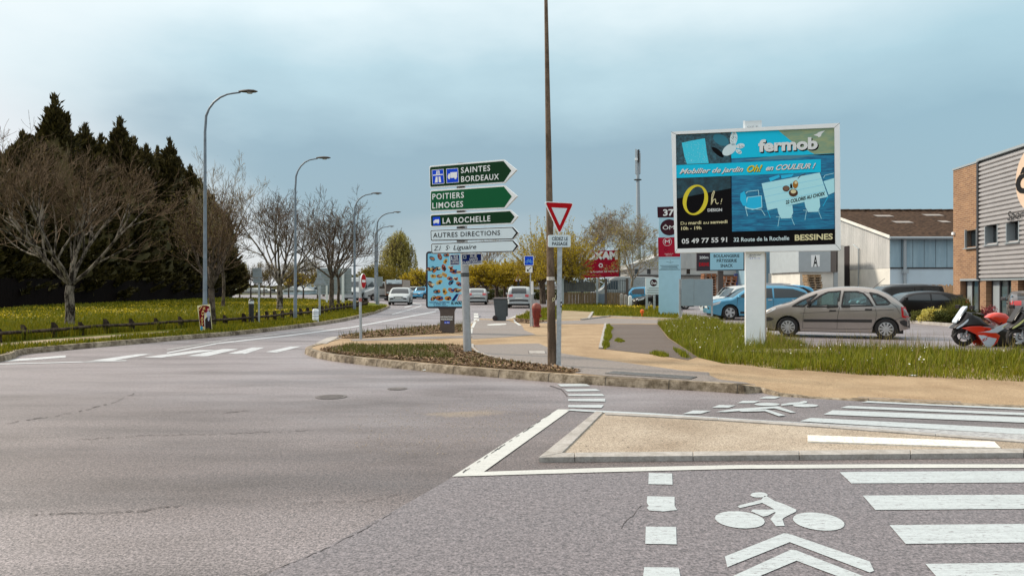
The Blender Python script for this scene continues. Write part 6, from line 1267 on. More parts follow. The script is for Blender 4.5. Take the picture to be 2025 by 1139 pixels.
for sd in (1, -1):
    b = MB(); c.edge([zc(*q) for q in ((357, 689), (452, 688), (541, 687), (640, 686), (728, 685))], .085, .018, sd, m_trim, b); b.build('side_moulding', c.t, True)
    c.sidepatch([zc(*q) for q in ((104, 674), (150, 672), (178, 680), (160, 694), (104, 698))], .008, sd, m_trim).build('bumper_strip', c.t, True); c.sidepatch([zc(*q) for q in ((880, 684), (905, 676), (932, 680), (936, 722), (905, 712), (886, 700))], .008, sd, m_trim).build('bumper_strip', c.t, True)
    c.sidepatch([zc(*q) for q in ((106, 640), (130, 626), (190, 612), (186, 622), (140, 645), (107, 655))], .006, sd, m_head).build('headlight', c.t, True); c.sidepatch([zc(*q) for q in ((888, 598), (912, 600), (926, 640), (930, 664), (892, 662))], .006, sd, m_tail).build('tail_light', c.t, True)
    b = MB(); 
    for x in (2.05, 2.9): b.obox(c.loc(x, sd*.36, .62), (.5, .5, .3), m_int); b.obox(c.loc(x+.28, sd*.36, .95), (.16, .48, .62), m_int); b.obox(c.loc(x+.33, sd*.36, 1.30), (.09, .26, .17), m_int)
    b.build('seat', c.t, False, .05)
b = MB(); b.obox(c.loc(1.05, 0, .90), (.5, 1.35, .16), m_int); b.obox(c.loc(3.85, 0, .85), (.1, 1.3, .3), m_int); b.build('dashboard', c.t, False, .03)
c.endpatch(1.02, 1.40, 0, 0, False, m_glassd, 'windscreen', inset=.10); c.endpatch(1.02, 1.44, 0, 0, True, m_glassd, 'rear_window', inset=.14); c.endpatch(.50, .60, -.26, .26, True, m_plate, 'number_plate'); c.endpatch(.50, .60, -.26, .26, False, m_plate, 'number_plate')
c.mirror(*zc(385, 590), m_trim); c.handle(*zc(517, 627)); c.handle(*zc(714, 617)); b = MB(); b.tube([c.loc(3.28, 0, 1.54), c.loc(3.62, 0, 1.86)], .006, m_trim, 6); b.build('aerial', c.t)
pf, pr_ = at(1562, 23.9, 0), at(1750, 22.8, 0); md = pf.lerp(pr_, .5); fx = (c.xf+c.xr)/2-c.L/2; dd = (pr_-pf).normalized(); sc_ = (pr_-pf).length/2.80
t = c.finish((md.x-dd.x*fx*sc_, md.y-dd.y*fx*sc_, .002), math.atan2(dd.y, dd.x)); t.scale = (sc_,)*3
# ---------------- generic shapes
def hatch(name, label, L, H, pm, loc, rz, belt=.93, group=None, res=.055, cab=(.24, .36, .78, .97), rim=5, rail=False, van=False, cat='car', Wd=1.76, rw=.32, dark_rear=False, hood=.74):
    a0, a1, a2, a3 = (k*L for k in cab); hz_ = hood/1.45*H+.02
    prof = [(0, .40), (0, hz_*.80), (.06, hz_*.92), (.22, hz_*1.05), (a0*.7, hz_*1.16), (a0, hz_*1.22), ((a0+a1)/2, (hz_*1.22+H)/2+.03), (a1, H-.07), ((a1+a2)/2, H), (a2, H-.04), ((a2+a3)/2+.04*L, H-.22 if not van else H-.08), (a3, .95 if not van else H-.45), (L-.02, .72), (L, .45)]
    bw = belt; wb0, wb1 = a0+.10*L*.5, a3-.10
    fr = lambda x: interp(sorted(prof), x)
    w1 = [(a0+.16, bw+.02), ((a0+a1)/2+.12, bw+(fr((a0+a1)/2+.12)-bw)*.72), (a1+.06, H-.13), ((a1+a2)/2-.06, H-.10), ((a1+a2)/2-.05, bw)]
    w2 = [((a1+a2)/2+.02, bw), ((a1+a2)/2+.02, H-.10), (a2-.05, H-.13), (a3-.22, bw+.24), (a3-.26, bw+.03)]
    c = Car(name, label, cat, L, H, Wd, prof, L*.195, L*.80, rw, pm, bw, [w1, w2], res=res, rim=rim, group=group)
    for sd in (1, -1):
        c.edge([((a1+a2)/2-.01, bw), ((a1+a2)/2-.02, .3)], .014, .002, sd, m_seamc); c.edge([(a0+.22, bw), (a0+.16, .32)], .014, .002, sd, m_seamc); c.edge([(L*.30, .34), (L*.70, .34)], .10, .006, sd, m_trim)
        c.sidepatch([(.08, hz_*.78), (.10, hz_*.92), (.52, hz_*1.08), (.42, hz_*.90)], .006, sd, m_head).build('headlight', c.t, True); c.sidepatch([(L-.30, .84), (L-.24, 1.0), (L-.10, .98), (L-.06, .80)], .006, sd, m_tail).build('tail_light', c.t, True)
    y1 = Wd/2*.80
    for sg in (1, -1):
        c.endpatch(.78, .96, sg*y1*.62, sg*y1*.98, True, m_tail, 'tail_light', n=3); c.endpatch(hz_*.80, hz_*.95, sg*y1*.58, sg*y1*.98, False, m_head, 'headlight', n=3)
        c.endpatch(.47, .57, sg*y1*.55, sg*y1*.92, False, m_trim, 'fog_light', n=2)
    c.endpatch(hz_*1.24, H-.10, 0, 0, False, m_glassd, 'windscreen', inset=.10); c.endpatch(1.0, H-.10, 0, 0, True, m_glassd, 'rear_window', inset=.16); c.endpatch(.50, .60, -.26, .26, False, m_plate, 'number_plate', n=2); c.endpatch(.62 if not dark_rear else .70, .72 if not dark_rear else .80, -.26, .26, True, m_plate, 'number_plate', n=2)
    c.endpatch(hz_*.74, hz_*.88, -y1*.5, y1*.5, False, m_trim, 'grille', n=2); c.endpatch(.46, .58, -y1*.95, y1*.95, True, m_trim, 'rear_bumper', n=2, off=.010); c.mirror(a0+.28, bw+.02, pm); c.handle((a1+a2)/2-.18, bw-.08, m_chrome if rail else None); c.handle(a2-.02, bw-.08, m_chrome if rail else None)
    if rail:
        for sd in (1, -1): b = MB(); b.tube([c.loc(x, sd*(c.W(x, c.ztop(x))*.93), c.ztop(x)+.055) for x in (a1+.1, a1+.5, (a1+a2)/2, a2-.3, a2)], .02, m_alu, 8); b.build('roof_rail', c.t, True)
    return c.finish(loc, rz)
m_pblue = paint('light_blue', (.085, .30, .45), .45); m_pwhite = paint('white', (.72, .74, .75), 0., .3); m_pblk = mat('paint_black', (.008, .006, .006), .3, 0, coat=.25, spec=.3); m_pgry = paint('grey', (.13, .12, .12), .5); m_pdk = mat('paint_dark', (.014, .015, .016), .3, 0, coat=.3, spec=.3); m_pnavy = paint('navy', (.012, .035, .09), .3); m_psky = paint('sky_blue', (.07, .36, .60), .2)
m_psil = paint('pale_silver', (.50, .54, .57), .4)
def Lf(px, Y, L, z=0.): q = at(px, Y, z); return Vector((q.x+L/2, q.y, z))     # a car whose front bumper (left end) shows at px
hatch('parked_car', 'light blue estate car with a silver roof rail parked behind the billboard column, facing left', 4.66, 1.56, m_pblue, Lf(1397, 35.6, 4.66), R(-2), belt=1.0, rail=True, rim=5, cab=(.22, .42, .82, .985), rw=.34)
GCAR = 'parked cars behind the light blue estate'
hatch('parked_car', 'white car whose pale bonnet and roof show above the grey double board edge', 4.1, 1.52, m_pwhite, Lf(1391, 38.9, 4.1), R(3), group=GCAR)
hatch('parked_car', 'second white car just beyond, showing only its roof left of the billboard column', 4.2, 1.56, m_pwhite, Lf(1388, 42.4, 4.2), R(2), group=GCAR)
hatch('parked_car', 'navy car whose roof shows over the light blue estate right of the billboard column', 4.3, 1.66, m_pnavy, Lf(1445, 45.5, 4.3), R(0), group=GCAR, rail=True)
hatch('parked_car', 'pale blue hatchback just seen between the light blue estate and the lettered warehouse', 4.0, 1.62, m_psky, Lf(1488, 50.0, 4.0), R(0), group=GCAR)
hatch('parked_car', 'low black hatchback parked behind the yellow flowering shrubs', 4.2, 1.31, m_pblk, Lf(1716, 34.2, 4.2), R(-6), cab=(.26, .42, .76, .97))
hatch('parked_van', 'dark boxy family van parked just beyond the low black hatchback', 4.3, 1.60, m_pdk, Lf(1690, 39.5, 4.3), R(-5), cab=(.2, .36, .93, .99), van=True, belt=.98, rail=True, cat='van')
hatch('parked_car', 'dark grey car with its red tail light towards us behind the motorcycles', 4.4, 1.34, m_pgry, at(2022, 31.0, 0)+Vector((.6, .3, 0)), R(-122), rw=.33, dark_rear=True)
hatch('moving_car', 'white hatchback driving away beside the red hydrant', 4.0, 1.50, m_pwhite, at(1029, 53.5, 0)+Vector((0, 1.9, 0)), R(-93), cab=(.24, .42, .84, .985))
hatch('moving_car', 'white low coupe driving away just right of the direction sign post', 4.3, 1.34, m_pwhite, at(941, 63, 0)+Vector((0, 2, 0)), R(-87), cab=(.28, .46, .74, .97))
hatch('moving_car', 'white saloon coming towards us at the tip of the lawn', 4.4, 1.42, m_pwhite, at(785.5, 62, 0)+Vector((0, 2, 0)), R(93), cab=(.28, .46, .72, .95), Wd=1.8)
hatch('parked_car', 'small white car far off left of the advertising panel', 3.9, 1.48, m_pwhite, at(819, 96, 0), R(70), res=.09); hatch('parked_car', 'bright blue small car far off at the left edge of the advertising panel', 3.8, 1.50, m_psky, at(840, 93, 0), R(60), res=.09)
hatch('parked_car', 'blue car seen through the gap right of the paling fence', 4.1, 1.48, m_psky, Lf(1212, 58.5, 4.1), R(0), res=.08); hatch('parked_car', 'dark car with a pale wheel under the small white company board', 4.1, 1.40, m_pblk, Lf(1262, 51.5, 4.1)-Vector((.3, 0, 0)), R(4), res=.08)
# ---------------- vans and truck far off
def van(label, loc, rz, pm, L=5.4, H=2.35, group=None, name='parked_van'):
    prof = [(0, .45), (0, .85), (.10, 1.0), (.75, 1.22), (1.0, 1.38), (1.62, 2.02), (1.9, H-.08), (2.4, H), (L-.3, H-.02), (L-.05, H-.12), (L, 1.3), (L, .5)]
    c = Car(name, label, 'van', L, H, 1.98, prof, .95, L-1.05, .35, pm, 1.25, [[(1.12, 1.30), (1.72, 1.95), (2.25, 1.98), (2.3, 1.28)]], res=.09, tum=.10, group=group, nose=.12)
    c.endpatch(1.42, 2.02, 0, 0, False, m_glassd, 'windscreen', inset=.12); c.endpatch(.62, .82, -.5, .5, False, m_trim, 'grille', n=2)
    for sg in (1, -1): c.endpatch(.80, 1.02, sg*.55, sg*.86, False, m_head, 'headlight', n=2); c.endpatch(.9, 1.4, sg*.82, sg*.93, True, m_tail, 'tail_light', n=2)
    for sd in (1, -1): c.edge([(.3, .5), (L-.2, .5)], .16, .008, sd, m_trim); c.edge([(2.36, 1.95), (2.36, .55)], .014, .003, sd, m_seamc)
    c.mirror(1.2, 1.42, m_trim); return c.finish(loc, rz)
van('white panel van standing behind the paling fence under the red rental board', Lf(1164, 62, 5.4), R(0), m_pwhite, 5.4, 2.30); van('white van facing us beside the third street lamp', at(711, 84, 0), R(80), m_pwhite, 5.2, 2.5); van('white van half hidden behind the far lamp at the tip of the lawn', at(752, 84, 0), R(40), m_pwhite, 4.6, 2.0)
q = at(779, 79, 0); t = thing('box_truck', 'brown canvas sided box truck behind the white saloon', 'truck', q); m_canv = mat('canvas_brown', (.11, .085, .07), .8, var=.3, scale=2, stretch=(3, 3, .5)); m_frm = mat('truck_frame', (.36, .30, .25), .6)
b = MB(); x0, x1 = X(761, 79), X(798, 79); b.box(x0+.05, x1-.05, 79.05, 84, .75, 2.15, m_canv); b.build('canvas', t); b = MB(); zt = Z(553.5, 79); 
for xa, xb in ((x0, x0+.12), (x1-.12, x1)): b.box(xa, xb, 79, 84.05, .6, zt, m_frm)
b.box(x0+.121, x1-.121, 78.99, 84.06, 2.151, zt-.003, m_frm); b.box(x0+.121, x1-.121, 79.01, 84.04, .62, .745, mat('rust_sill', (.18, .07, .03), .7)); b.build('frame', t); b = MB(); b.box(x0+.18, x1-.18, 78.95, 78.985, 1.80, 2.22, m_pale); bo = b.build('header_board', t)
a = Art(lambda x, y, o: Vector((X(x, 78.95), 78.95-o, Z(y, 78.95))), base=.005); a.text('BIO', 768, 561.5, 775, 561.5, 2.4, m_ink, 0, .02); a.text('Transports', 782, 560, 793, 559.5, 1.8, m_ink, 0); a.build('lettering', bo)
for dx in (x0+.2, x1-.2):
    for yy in (80, 83): b = MB(); b.lathe([(.1, -.14), (.40, -.14), (.42, 0), (.40, .14), (.1, .14)], m_tyre, (dx, yy, .42), 'X', n=18); b.build('wheel', t, True)
# ---------------- motorcycles, modelled side-on
def moto(name, label, Y, x0, red=True):
    t = thing(name, label, 'motorcycle', at(x0+75, Y, 0)); s = Y/FPX; B = lambda x, y: (x0-1879+1850+x/7.12, 560+y/7.12)
    def pr(nm, pts, y0, y1, m, bev=.015, parent=None, ins=None):
        q = [P(*B(*p), Y) for p in pts]
        for v in q: v.y = Y+y0
        b = MB()
        if bev >= .02 and (y1-y0) > .1:      # rounded shell: outline tucked in towards both sides
            c = sum(q, Vector())/len(q); lay = [(-1, .62), (-.86, .86), (-.5, .98), (.5, .98), (.86, .86), (1, .62)]; n = len(q); vs = []; h = (y1-y0)/2
            for a_, k_ in lay: vs += [Vector((c.x+(v.x-c.x)*k_, Y+(y0+y1)/2+a_*h, c.z+(v.z-c.z)*k_)) for v in q]
            tr = tessellate_polygon([q]); fs = [(i*n+j, i*n+(j+1) % n, (i+1)*n+(j+1) % n, (i+1)*n+j) for i in range(5) for j in range(n)]+[tuple(r) for r in tr]+[tuple(5*n+i for i in r) for r in tr]
            b.add(vs, fs, m); o = b.build(nm, parent or t, True, 0, 50); return o
        b.prism(q, (0, y1-y0, 0), m); return b.build(nm, parent or t, False, bev)
    mr = mat('fairing_red', (.62, .035, .010), .28, coat=.6) if red else mat('fairing_black', (.012, .012, .013), .3, coat=.5); mw = mat('fairing_white', (.55, .62, .68), .35, coat=.4) if red else mat('fairing_lime', (.50, .52, .20), .35); mk = mat('moto_black', (.016, .011, .010), .4)
    for cx, nm in (((395, 850), 'wheel'), ((1400, 850), 'wheel')):
        c = P(*B(*cx), Y); c.z = .305; e = Empty_part(nm, t); b = MB(); rw = .305; n = 26; vs = []; fs = []
        for i in range(n):
            for j in range(8): a, d = 2*math.pi*i/n, 2*math.pi*j/8; r_ = rw-.055+.055*math.cos(d); vs.append((c.x+r_*math.cos(a), c.y+.06*math.sin(d), c.z+r_*math.sin(a)))
        fs = [(i*8+j, i*8+(j+1) % 8, ((i+1) % n)*8+(j+1) % 8, ((i+1) % n)*8+j) for i in range(n) for j in range(8)]; b.add(vs, fs, m_tyre); b.build('tyre', e, True)
        b = MB(); b.lathe([(.205, -.03), (.22, 0), (.205, .03), (.185, .03), (.185, -.03)], mk, c, 'Y', n=24, cap=False); b.lathe([(.04, -.06), (.04, .06), (0, .06)], m_alu, c, 'Y', n=10)
        for k in range(5): a = 2*math.pi*k/5+.3; b.tube([c, c+Vector((math.cos(a)*.19, 0, math.sin(a)*.19))], .016, mk, 6)
        b.lathe([(.13, -.066), (.13, -.06), (.07, -.06)], m_alu, c, 'Y', n=20, cap=False); b.build('rim', e, True)
    c = P(*B(395, 850), Y); c.z = .305
    for sy in (-.10, .10): b = MB(); h = P(*B(470, 420), Y); b.tube([Vector((c.x, Y+sy, .305)), Vector((h.x, Y+sy, h.z))], .024, m_alu, 8); b.build('fork', t, True)
    pr('mudguard', [(230, 740), (300, 650), (420, 640), (520, 700), (560, 790), (540, 800), (470, 715), (390, 690), (310, 705), (250, 770)], -.07, .07, mk)
    pr('nose_fairing', [(216, 632), (250, 600), (290, 560), (340, 500), (400, 400), (440, 400), (500, 440), (600, 480), (680, 560), (760, 600), (640, 612), (480, 604), (320, 618), (240, 642)], -.18, .18, mk, .03)
    for sy in (-.187, .18): pr('nose_flash', [(232, 632), (262, 606), (330, 560), (400, 500), (408, 510), (390, 540), (330, 590), (256, 632)], sy, sy+.007, mw, 0)
    pr('screen_edge', [(262, 560), (330, 470), (395, 365), (425, 335), (418, 322), (385, 350), (320, 445), (262, 535)], -.10, .10, mw if red else mk, .01)
    pr('windscreen', [(272, 545), (300, 490), (345, 420), (395, 350), (428, 330), (426, 352), (392, 385), (350, 445), (318, 500), (296, 548)], -.12, .12, mat('moto_screen', (.10, .11, .12), .2) if red else mk, .02)
    for sy in (-.235, .195):
        pr('side_fairing', [(300, 625), (430, 600), (560, 598), (700, 625), (760, 680), (830, 730), (790, 830), (720, 895), (620, 880), (560, 790), (500, 715), (400, 665)], sy, sy+.04, mr, .012)
        yy = (sy-.006, sy) if sy < 0 else (sy+.04, sy+.046)
        pr('fairing_flash', [(505, 692), (680, 660), (800, 600), (930, 545), (1010, 537), (930, 600), (790, 690), (690, 690), (600, 680)], *yy, mw, 0); pr('fairing_flash', [(520, 722), (600, 725), (680, 750), (780, 770), (740, 850), (690, 893), (620, 880), (565, 790)], *yy, mw, 0)
    b = MB(); a = Art(lambda x, y, o: Vector((*P(*B(x, y), Y-.243)[:1], Y-.243-o, P(*B(x, y), Y-.243).z)), base=.001)
    if red: a.text('RS', 640, 835, 740, 790, 6*7, mat('ink_mred', (.45, .02, .02), .4), 0, .02, .4, up=(.2, -1)); a.poly([(900, 570), (940, 548), (945, 560), (905, 588)], m_ink, 0); a.poly([(690, 655), (735, 645), (735, 652), (692, 664)], m_ink, 0); a.build('lettering', t)
    pr('tank', [(700, 480), (760, 430), (850, 408), (960, 425), (1020, 480), (1065, 540), (1040, 620), (960, 635), (880, 590), (760, 520)], -.15, .15, mr, .05)
    pr('engine', [(600, 640), (900, 620), (1060, 660), (1080, 800), (1000, 900), (760, 890), (700, 800)], -.17, .17, mk, .02); pr('seat', [(1040, 560), (1100, 520), (1300, 500), (1520, 420), (1560, 440), (1400, 560), (1200, 620), (1060, 620)], -.11, .11, mk, .03); pr('tail', [(1150, 600), (1300, 540), (1560, 440), (1600, 460), (1480, 560), (1300, 640)], -.09, .09, mr, .02)
    pr('swingarm', [(1020, 760), (1100, 760), (1420, 830), (1420, 870), (1060, 830)], -.14, .14, mk, .01); b = MB(); q0, q1 = P(*B(1050, 880), Y-.2), P(*B(1480, 770), Y-.2); b.tube([q0, q0.lerp(q1, .3), q1], [.03, .055, .06], m_alu, 10); b.build('exhaust', t, True)
    h = P(*B(520, 430), Y); b = MB(); b.tube([h+Vector((.06, -.36, -.02)), h+Vector((0, -.2, .02)), h+Vector((-.02, .2, .02)), h+Vector((.06, .36, -.02))], .016, mk, 8); b.tube([h+Vector((.06, -.37, -.02)), h+Vector((.02, -.24, .015))], .022, m_trim, 8); b.build('handlebar', t, True)
    for sy in (-.3, .3): b = MB(); q = P(*B(400, 330), Y); b.obox((q.x+.02, Y+sy, q.z-.01), (.05, .17, .09), mk); b.tube([(q.x+.06, Y+sy*.5, q.z-.12), (q.x+.03, Y+sy*.9, q.z-.02)], .01, mk, 6); b.build('mirror', t, False, .02)
    return t
moto('motorcycle', 'red white and black sports motorcycle parked facing left behind the tall grass at right', 19.6, 1879); moto('motorcycle', 'black and lime motorcycle cut off by the right edge, in front of the red one', 18.6, 1988, False)
# ================================================================== BUILDINGS
def ribmat(name, c0, c1, per, axis='X', depth=.6):
    """profiled sheet metal: ribs as bump, colour weathering as noise"""
    def fn(t, b, nd, lk):
        v = nd('ShaderNodeTexCoord').outputs['Object']; w_ = nd('ShaderNodeTexWave', wave_type='BANDS', bands_direction=axis, wave_profile='SIN'); w_.inputs['Scale'].default_value = 2*math.pi/per/20*1.0; w_.inputs['Distortion'].default_value = 0; lk(v, w_.inputs['Vector'])
        n1 = noise(nd, lk, v, .8, 4, .7, (1.6, 1.6, .35)); c = rampn(nd, lk, n1, [(.3, c0), (.68, c1)]); lk(c, b.inputs['Base Color']); b.inputs['Roughness'].default_value = .55
        bp = nd('ShaderNodeBump', Strength=depth, Distance=.05); lk(w_.outputs[0], bp.inputs['Height']); lk(bp.outputs[0], b.inputs['Normal'])
    return nodes_mat(name, fn)
m_rb = ribmat('ribbed_bluegrey', (.20, .30, .36), (.30, .42, .48), .5); m_rg = ribmat('ribbed_grey', (.36, .36, .35), (.52, .51, .49), .35, 'Y'); m_rl = ribmat('ribbed_blue', (.17, .28, .36), (.25, .38, .46), .5)  # first sheet, for the warehouse's long side: blue of sky-lit shade painted in
m_wallw = mat('render_white', (.66, .64, .58), .8, var=.12, scale=.7); m_wallb = mat('render_shade_blue', (.48, .58, .64), .8, var=.06, scale=.6); m_roof = mat('fibre_cement_roof', (.058, .034, .021), .95, spec=.1, var=.65, scale=3.2, bump=.5, detail=6); m_dark = mat('dark_opening', (.014, .006, .006), .8); m_gut = mat('gutter_grey', (.34, .38, .40), .5, .3); m_frame = mat('window_frame_dark', (.03, .028, .03), .4)  # second render: white with the blue of sky-lit shade mixed into its colour
# ---------------- warehouse with the mossy roof
Yf, Yr, Yb2 = 60., 73.5, 87.; xg = X(1760, Yf); ze = Z(469, Yf); zr = Z(418, Yr); xe = xg+26
t = thing('warehouse', 'long warehouse with a mossy brown roof and pale metal gable, right behind the silver car', 'building', (xg+6, Yf, 0)); zl = Z(530, Yf)
b = MB(); b.add([(xg, Yf, 0), (xg, Yb2, 0), (xg, Yb2, zl), (xg, Yf, zl)], [(0, 1, 2, 3)], m_wallw); b.add([(xg-.02, Yf, zl), (xg-.02, Yb2, zl), (xg-.02, Yb2, ze), (xg-.02, Yr, zr), (xg-.02, Yf, ze)], [(0, 1, 2, 3, 4)], m_rg); b.build('gable_wall', t)
b = MB(); b.add([(xg, Yf, 0), (xe, Yf, 0), (xe, Yf, zl), (xg, Yf, zl)], [(0, 1, 2, 3)], m_wallb); b.build('long_wall', t); b = MB(); n_ = int((xe-xg)/.9)
for i in range(n_): b.box(xg+i*.9, xg+i*.9+.86, Yf-.05, Yf+.02, zl+.02, ze-.05, m_rb)
b.box(xg, xe, Yf-.02, Yf+.03, zl, ze-.04, m_frame); b.box(xg-.02, xe, Yf-.07, Yf-.051, zl-.06, zl+.05, m_frame); b.build('cladding', t)
b = MB(); nc = 40; nr = 14; vs = []; ov = .5
for j in range(nr+1):
    for i in range(2*nc+1): k = j/nr; vs.append((xg-.25+(xe-xg+.25)*i/(2*nc), Yf-ov+(Yr-Yf+ov)*k, ze-.12+(zr-ze+.12)*k+(.05 if i % 2 else 0)))
m_ = 2*nc+1; b.add(vs, [(j*m_+i, j*m_+i+1, (j+1)*m_+i+1, (j+1)*m_+i) for j in range(nr) for i in range(2*nc)], m_roof); b.add([(xg-.25, Yr, zr), (xe, Yr, zr), (xe, Yb2+ov, ze-.1), (xg-.25, Yb2+ov, ze-.1)], [(0, 1, 2, 3)], m_roof)
for i in range(27): b.tube([(xg-.2+i, Yr, zr+.06), (xg+.75+i, Yr, zr+.09)], .13, m_roof, 8)
b.build('roof', t, True, ang=20)
for px, py, w_, h_ in ((1752, 429, 34, 3.5), (1790, 443, 36, 3.5), (1850, 427, 36, 3), (1873, 442, 18, 3)):
    k = (469-py)/(469-418); yy = Yf+(Yr-Yf)*k*.93; zz_ = ze+(zr-ze)*k*.93+.07; x0 = X(px-w_/2, yy); x1 = X(px+w_/2, yy); b = MB(); b.add([(x0, yy, zz_), (x1, yy, zz_), (x1, yy+.9, zz_+.9*(zr-ze)/(Yr-Yf)), (x0, yy+.9, zz_+.9*(zr-ze)/(Yr-Yf))], [(0, 1, 2, 3)], mat('roof_light', (.27, .23, .20), .6)); b.build('roof_light', t)
b = MB(); b.tube([(xg-.3, Yf-.58, ze-.1), (xe, Yf-.58, ze-.1)], .10, m_gut, 8); b.tube([(X(1787, Yf), Yf-.2, ze-.2), (X(1787, Yf), Yf-.2, 0)], .13, m_gut, 10); b.box(X(1787, Yf)-.2, X(1787, Yf)+.2, Yf-.4, Yf-.08, Z(538, Yf)-.1, Z(533, Yf), m_gut); b.build('gutter', t, True)
b = MB(); b.prism([(xg-.28, Yf-.55, ze-.14), (xg-.28, Yr, zr-.02), (xg-.28, Yr, zr+.22), (xg-.28, Yf-.55, ze+.10)], (-.05, 0, 0), m_wallw); b.build('verge_board', t)
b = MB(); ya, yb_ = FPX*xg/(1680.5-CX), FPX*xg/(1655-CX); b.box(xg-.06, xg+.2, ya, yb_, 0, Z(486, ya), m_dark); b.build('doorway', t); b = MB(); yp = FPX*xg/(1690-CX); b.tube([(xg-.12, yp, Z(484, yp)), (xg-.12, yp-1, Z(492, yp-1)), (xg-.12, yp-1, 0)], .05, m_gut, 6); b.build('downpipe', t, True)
# ---------------- lettered annex and blue shed
t = thing('annex_building', 'pale annex with a grey panel bearing the letter A, left of the dark warehouse doorway', 'building', (X(1610, 64), 64, 0)); Y = 64; b = MB(); xa, xb = X(1578, Y), X(1641, Y); b.box(xa+.2, xb+.35, Y+.1, Y+8, 0, Z(538, Y), m_wallw); b.build('wall', t); b = MB(); b.box(xa, xb, Y-.15, Y+7, Z(538, Y), Z(470, Y), mat('panel_grey', (.36, .40, .42), .6, var=.05, scale=2)); b.build('upper_panel', t)
b = MB(); b.box(xb+.02, xb+.5, Y-.1, Y+7, Z(538, Y)-.003, Z(472, Y), mat('brown_metal', (.13, .11, .10), .6)); b.box(xb+.36, xb+.7, Y+.05, Y+6, 0, Z(538, Y)-.01, m_gut); b.build('corner_post', t); b = MB(); b.box(xb+.72, xb+1.25, Y+.08, Y+6, 0, Z(485, Y), m_wallw); b.build('pier', t)
a = Art(lambda x, y, o: Vector((X(x, Y-.15), Y-.15-o, Z(y, Y-.15))), base=.01); a.poly([(1604, 504.5), (1621, 504), (1621, 527), (1604, 528)], m_wi, 0); a.text('A', 1608, 527, 1617, 527, 21, m_ink, 3, .02); a.build('lettering', t)
t = thing('blue_shed', 'ribbed blue grey metal shed just right of the billboard column', 'building', (X(1540, 72), 72, 0)); Y = 72; b = MB(); b.box(X(1480, Y), X(1588, Y), Y, Y+9, Z(562, Y), Z(470, Y), m_rl); b.build('cladding', t); b = MB(); b.box(X(1481, Y), X(1587, Y), Y+.06, Y+8.9, 0, Z(562, Y), m_wallb); b.build('wall', t)
# pallets
for k, (px, Y, n_, lab, top) in enumerate([(1607, 62.5, 13, 'stack of weathered wooden pallets against the lettered annex', 543), (1401, 68, 12, 'tall stack of brown pallets left of the bakery sign post', 541), (1441, 68, 9, 'heap of brown pallets right of the bakery sign post', 546)]):
    m_pal = mat('pallet_wood' if k == 0 else 'pallet_wood_red', (.26, .17, .09) if k == 0 else (.26, .11, .05), .9, var=.45, scale=5); t = thing('pallet_stack', lab, 'pallets', at(px, Y, 0)); x = X(px, Y); hh = Z(top, Y)/n_
    for i in range(n_):
        b = MB(); z = i*hh; dx = random.uniform(-.07, .07)
        for j in range(6): b.box(x-.6+dx+.01, x+.6+dx-.01, Y-.5+j*.19, Y-.5+j*.19+.12, z+hh*.72, z+hh*.95, m_pal)
        for j in (-.56, -.05, .44): b.box(x+j+dx, x+j+.12+dx, Y-.49, Y+.56, z+.01, z+hh*.72-.002, m_pal)
        b.build('pallet', t)
# ---------------- long low workshop behind the totem
Y = 76; x0, x1 = X(1246, Y), X(1480, Y); t = thing('workshop_building', 'long low pale workshop with a grey metal roof and narrow windows behind the totem', 'building', ((x0+x1)/2, Y, 0)); za, zb = Z(562, Y), Z(546, Y); m_wg = mat('workshop_wall', (.50, .49, .46), .8, var=.1, scale=.8); m_rf = ribmat('ribbed_pale', (.34, .35, .34), (.46, .46, .44), .5)
b = MB(); b.box(x0, x1, Y, Y+14, 0, zb, m_wg); b.build('wall', t); b = MB(); b.box(x0+.4, x1, Y-.02, Y+12, zb+.12, Z(532, Y), m_wg); b.build('upper_wall', t); b = MB(); b.box(x0-.3, x1+.3, Y-.5, Y+.05, zb+.002, zb+.11, m_frame); b.build('canopy', t)
b = MB(); pk = X(1330, Y); b.prism([(x0-.2, Y-.1, Z(532, Y)+.003), (x1, Y-.1, Z(532, Y)+.003), (x1, Y-.1, Z(514, Y)), (pk, Y-.1, Z(494, Y)), (x0+1.5, Y-.1, Z(517, Y)), (x0-.2, Y-.1, Z(523, Y))], (0, 12, 0), m_rf); b.build('roof', t)
for px in (1259, 1283, 1361, 1318): b = MB(); b.box(X(px-3.5, Y), X(px+3.5, Y), Y-.05, Y+.1, zb+.22, Z(530, Y)-.02, m_glassd); b.build('window', t)
b = MB(); b.box(X(1298, Y), X(1302, Y), Y+1, Y+1.4, Z(508, Y), Z(489, Y), mat('chimney_brown', (.16, .07, .05), .8)); b.build('chimney', t)
b = MB(); b.box(X(1258, Y), X(1276, Y), Y-.06, Y+.05, .9, zb-.3, mat('shop_blue', (.13, .42, .60), .5)); b.build('blue_panel', t)
q = at(1456, 70, 0); t = thing('fuel_pump', 'tall dark blue pump cabinet against the pale workshop wall', 'cabinet', q); b = MB(); b.box(q.x-.14, q.x+.16, 70, 70.3, .9, Z(541, 70), mat('cab_blue', (.02, .035, .14), .5)); b.build('upper_cabinet', t, False, .02); b = MB(); b.box(q.x-.12, q.x+.2, 69.98, 70.3, 0, .89, m_trim); b.build('base', t, False, .02)
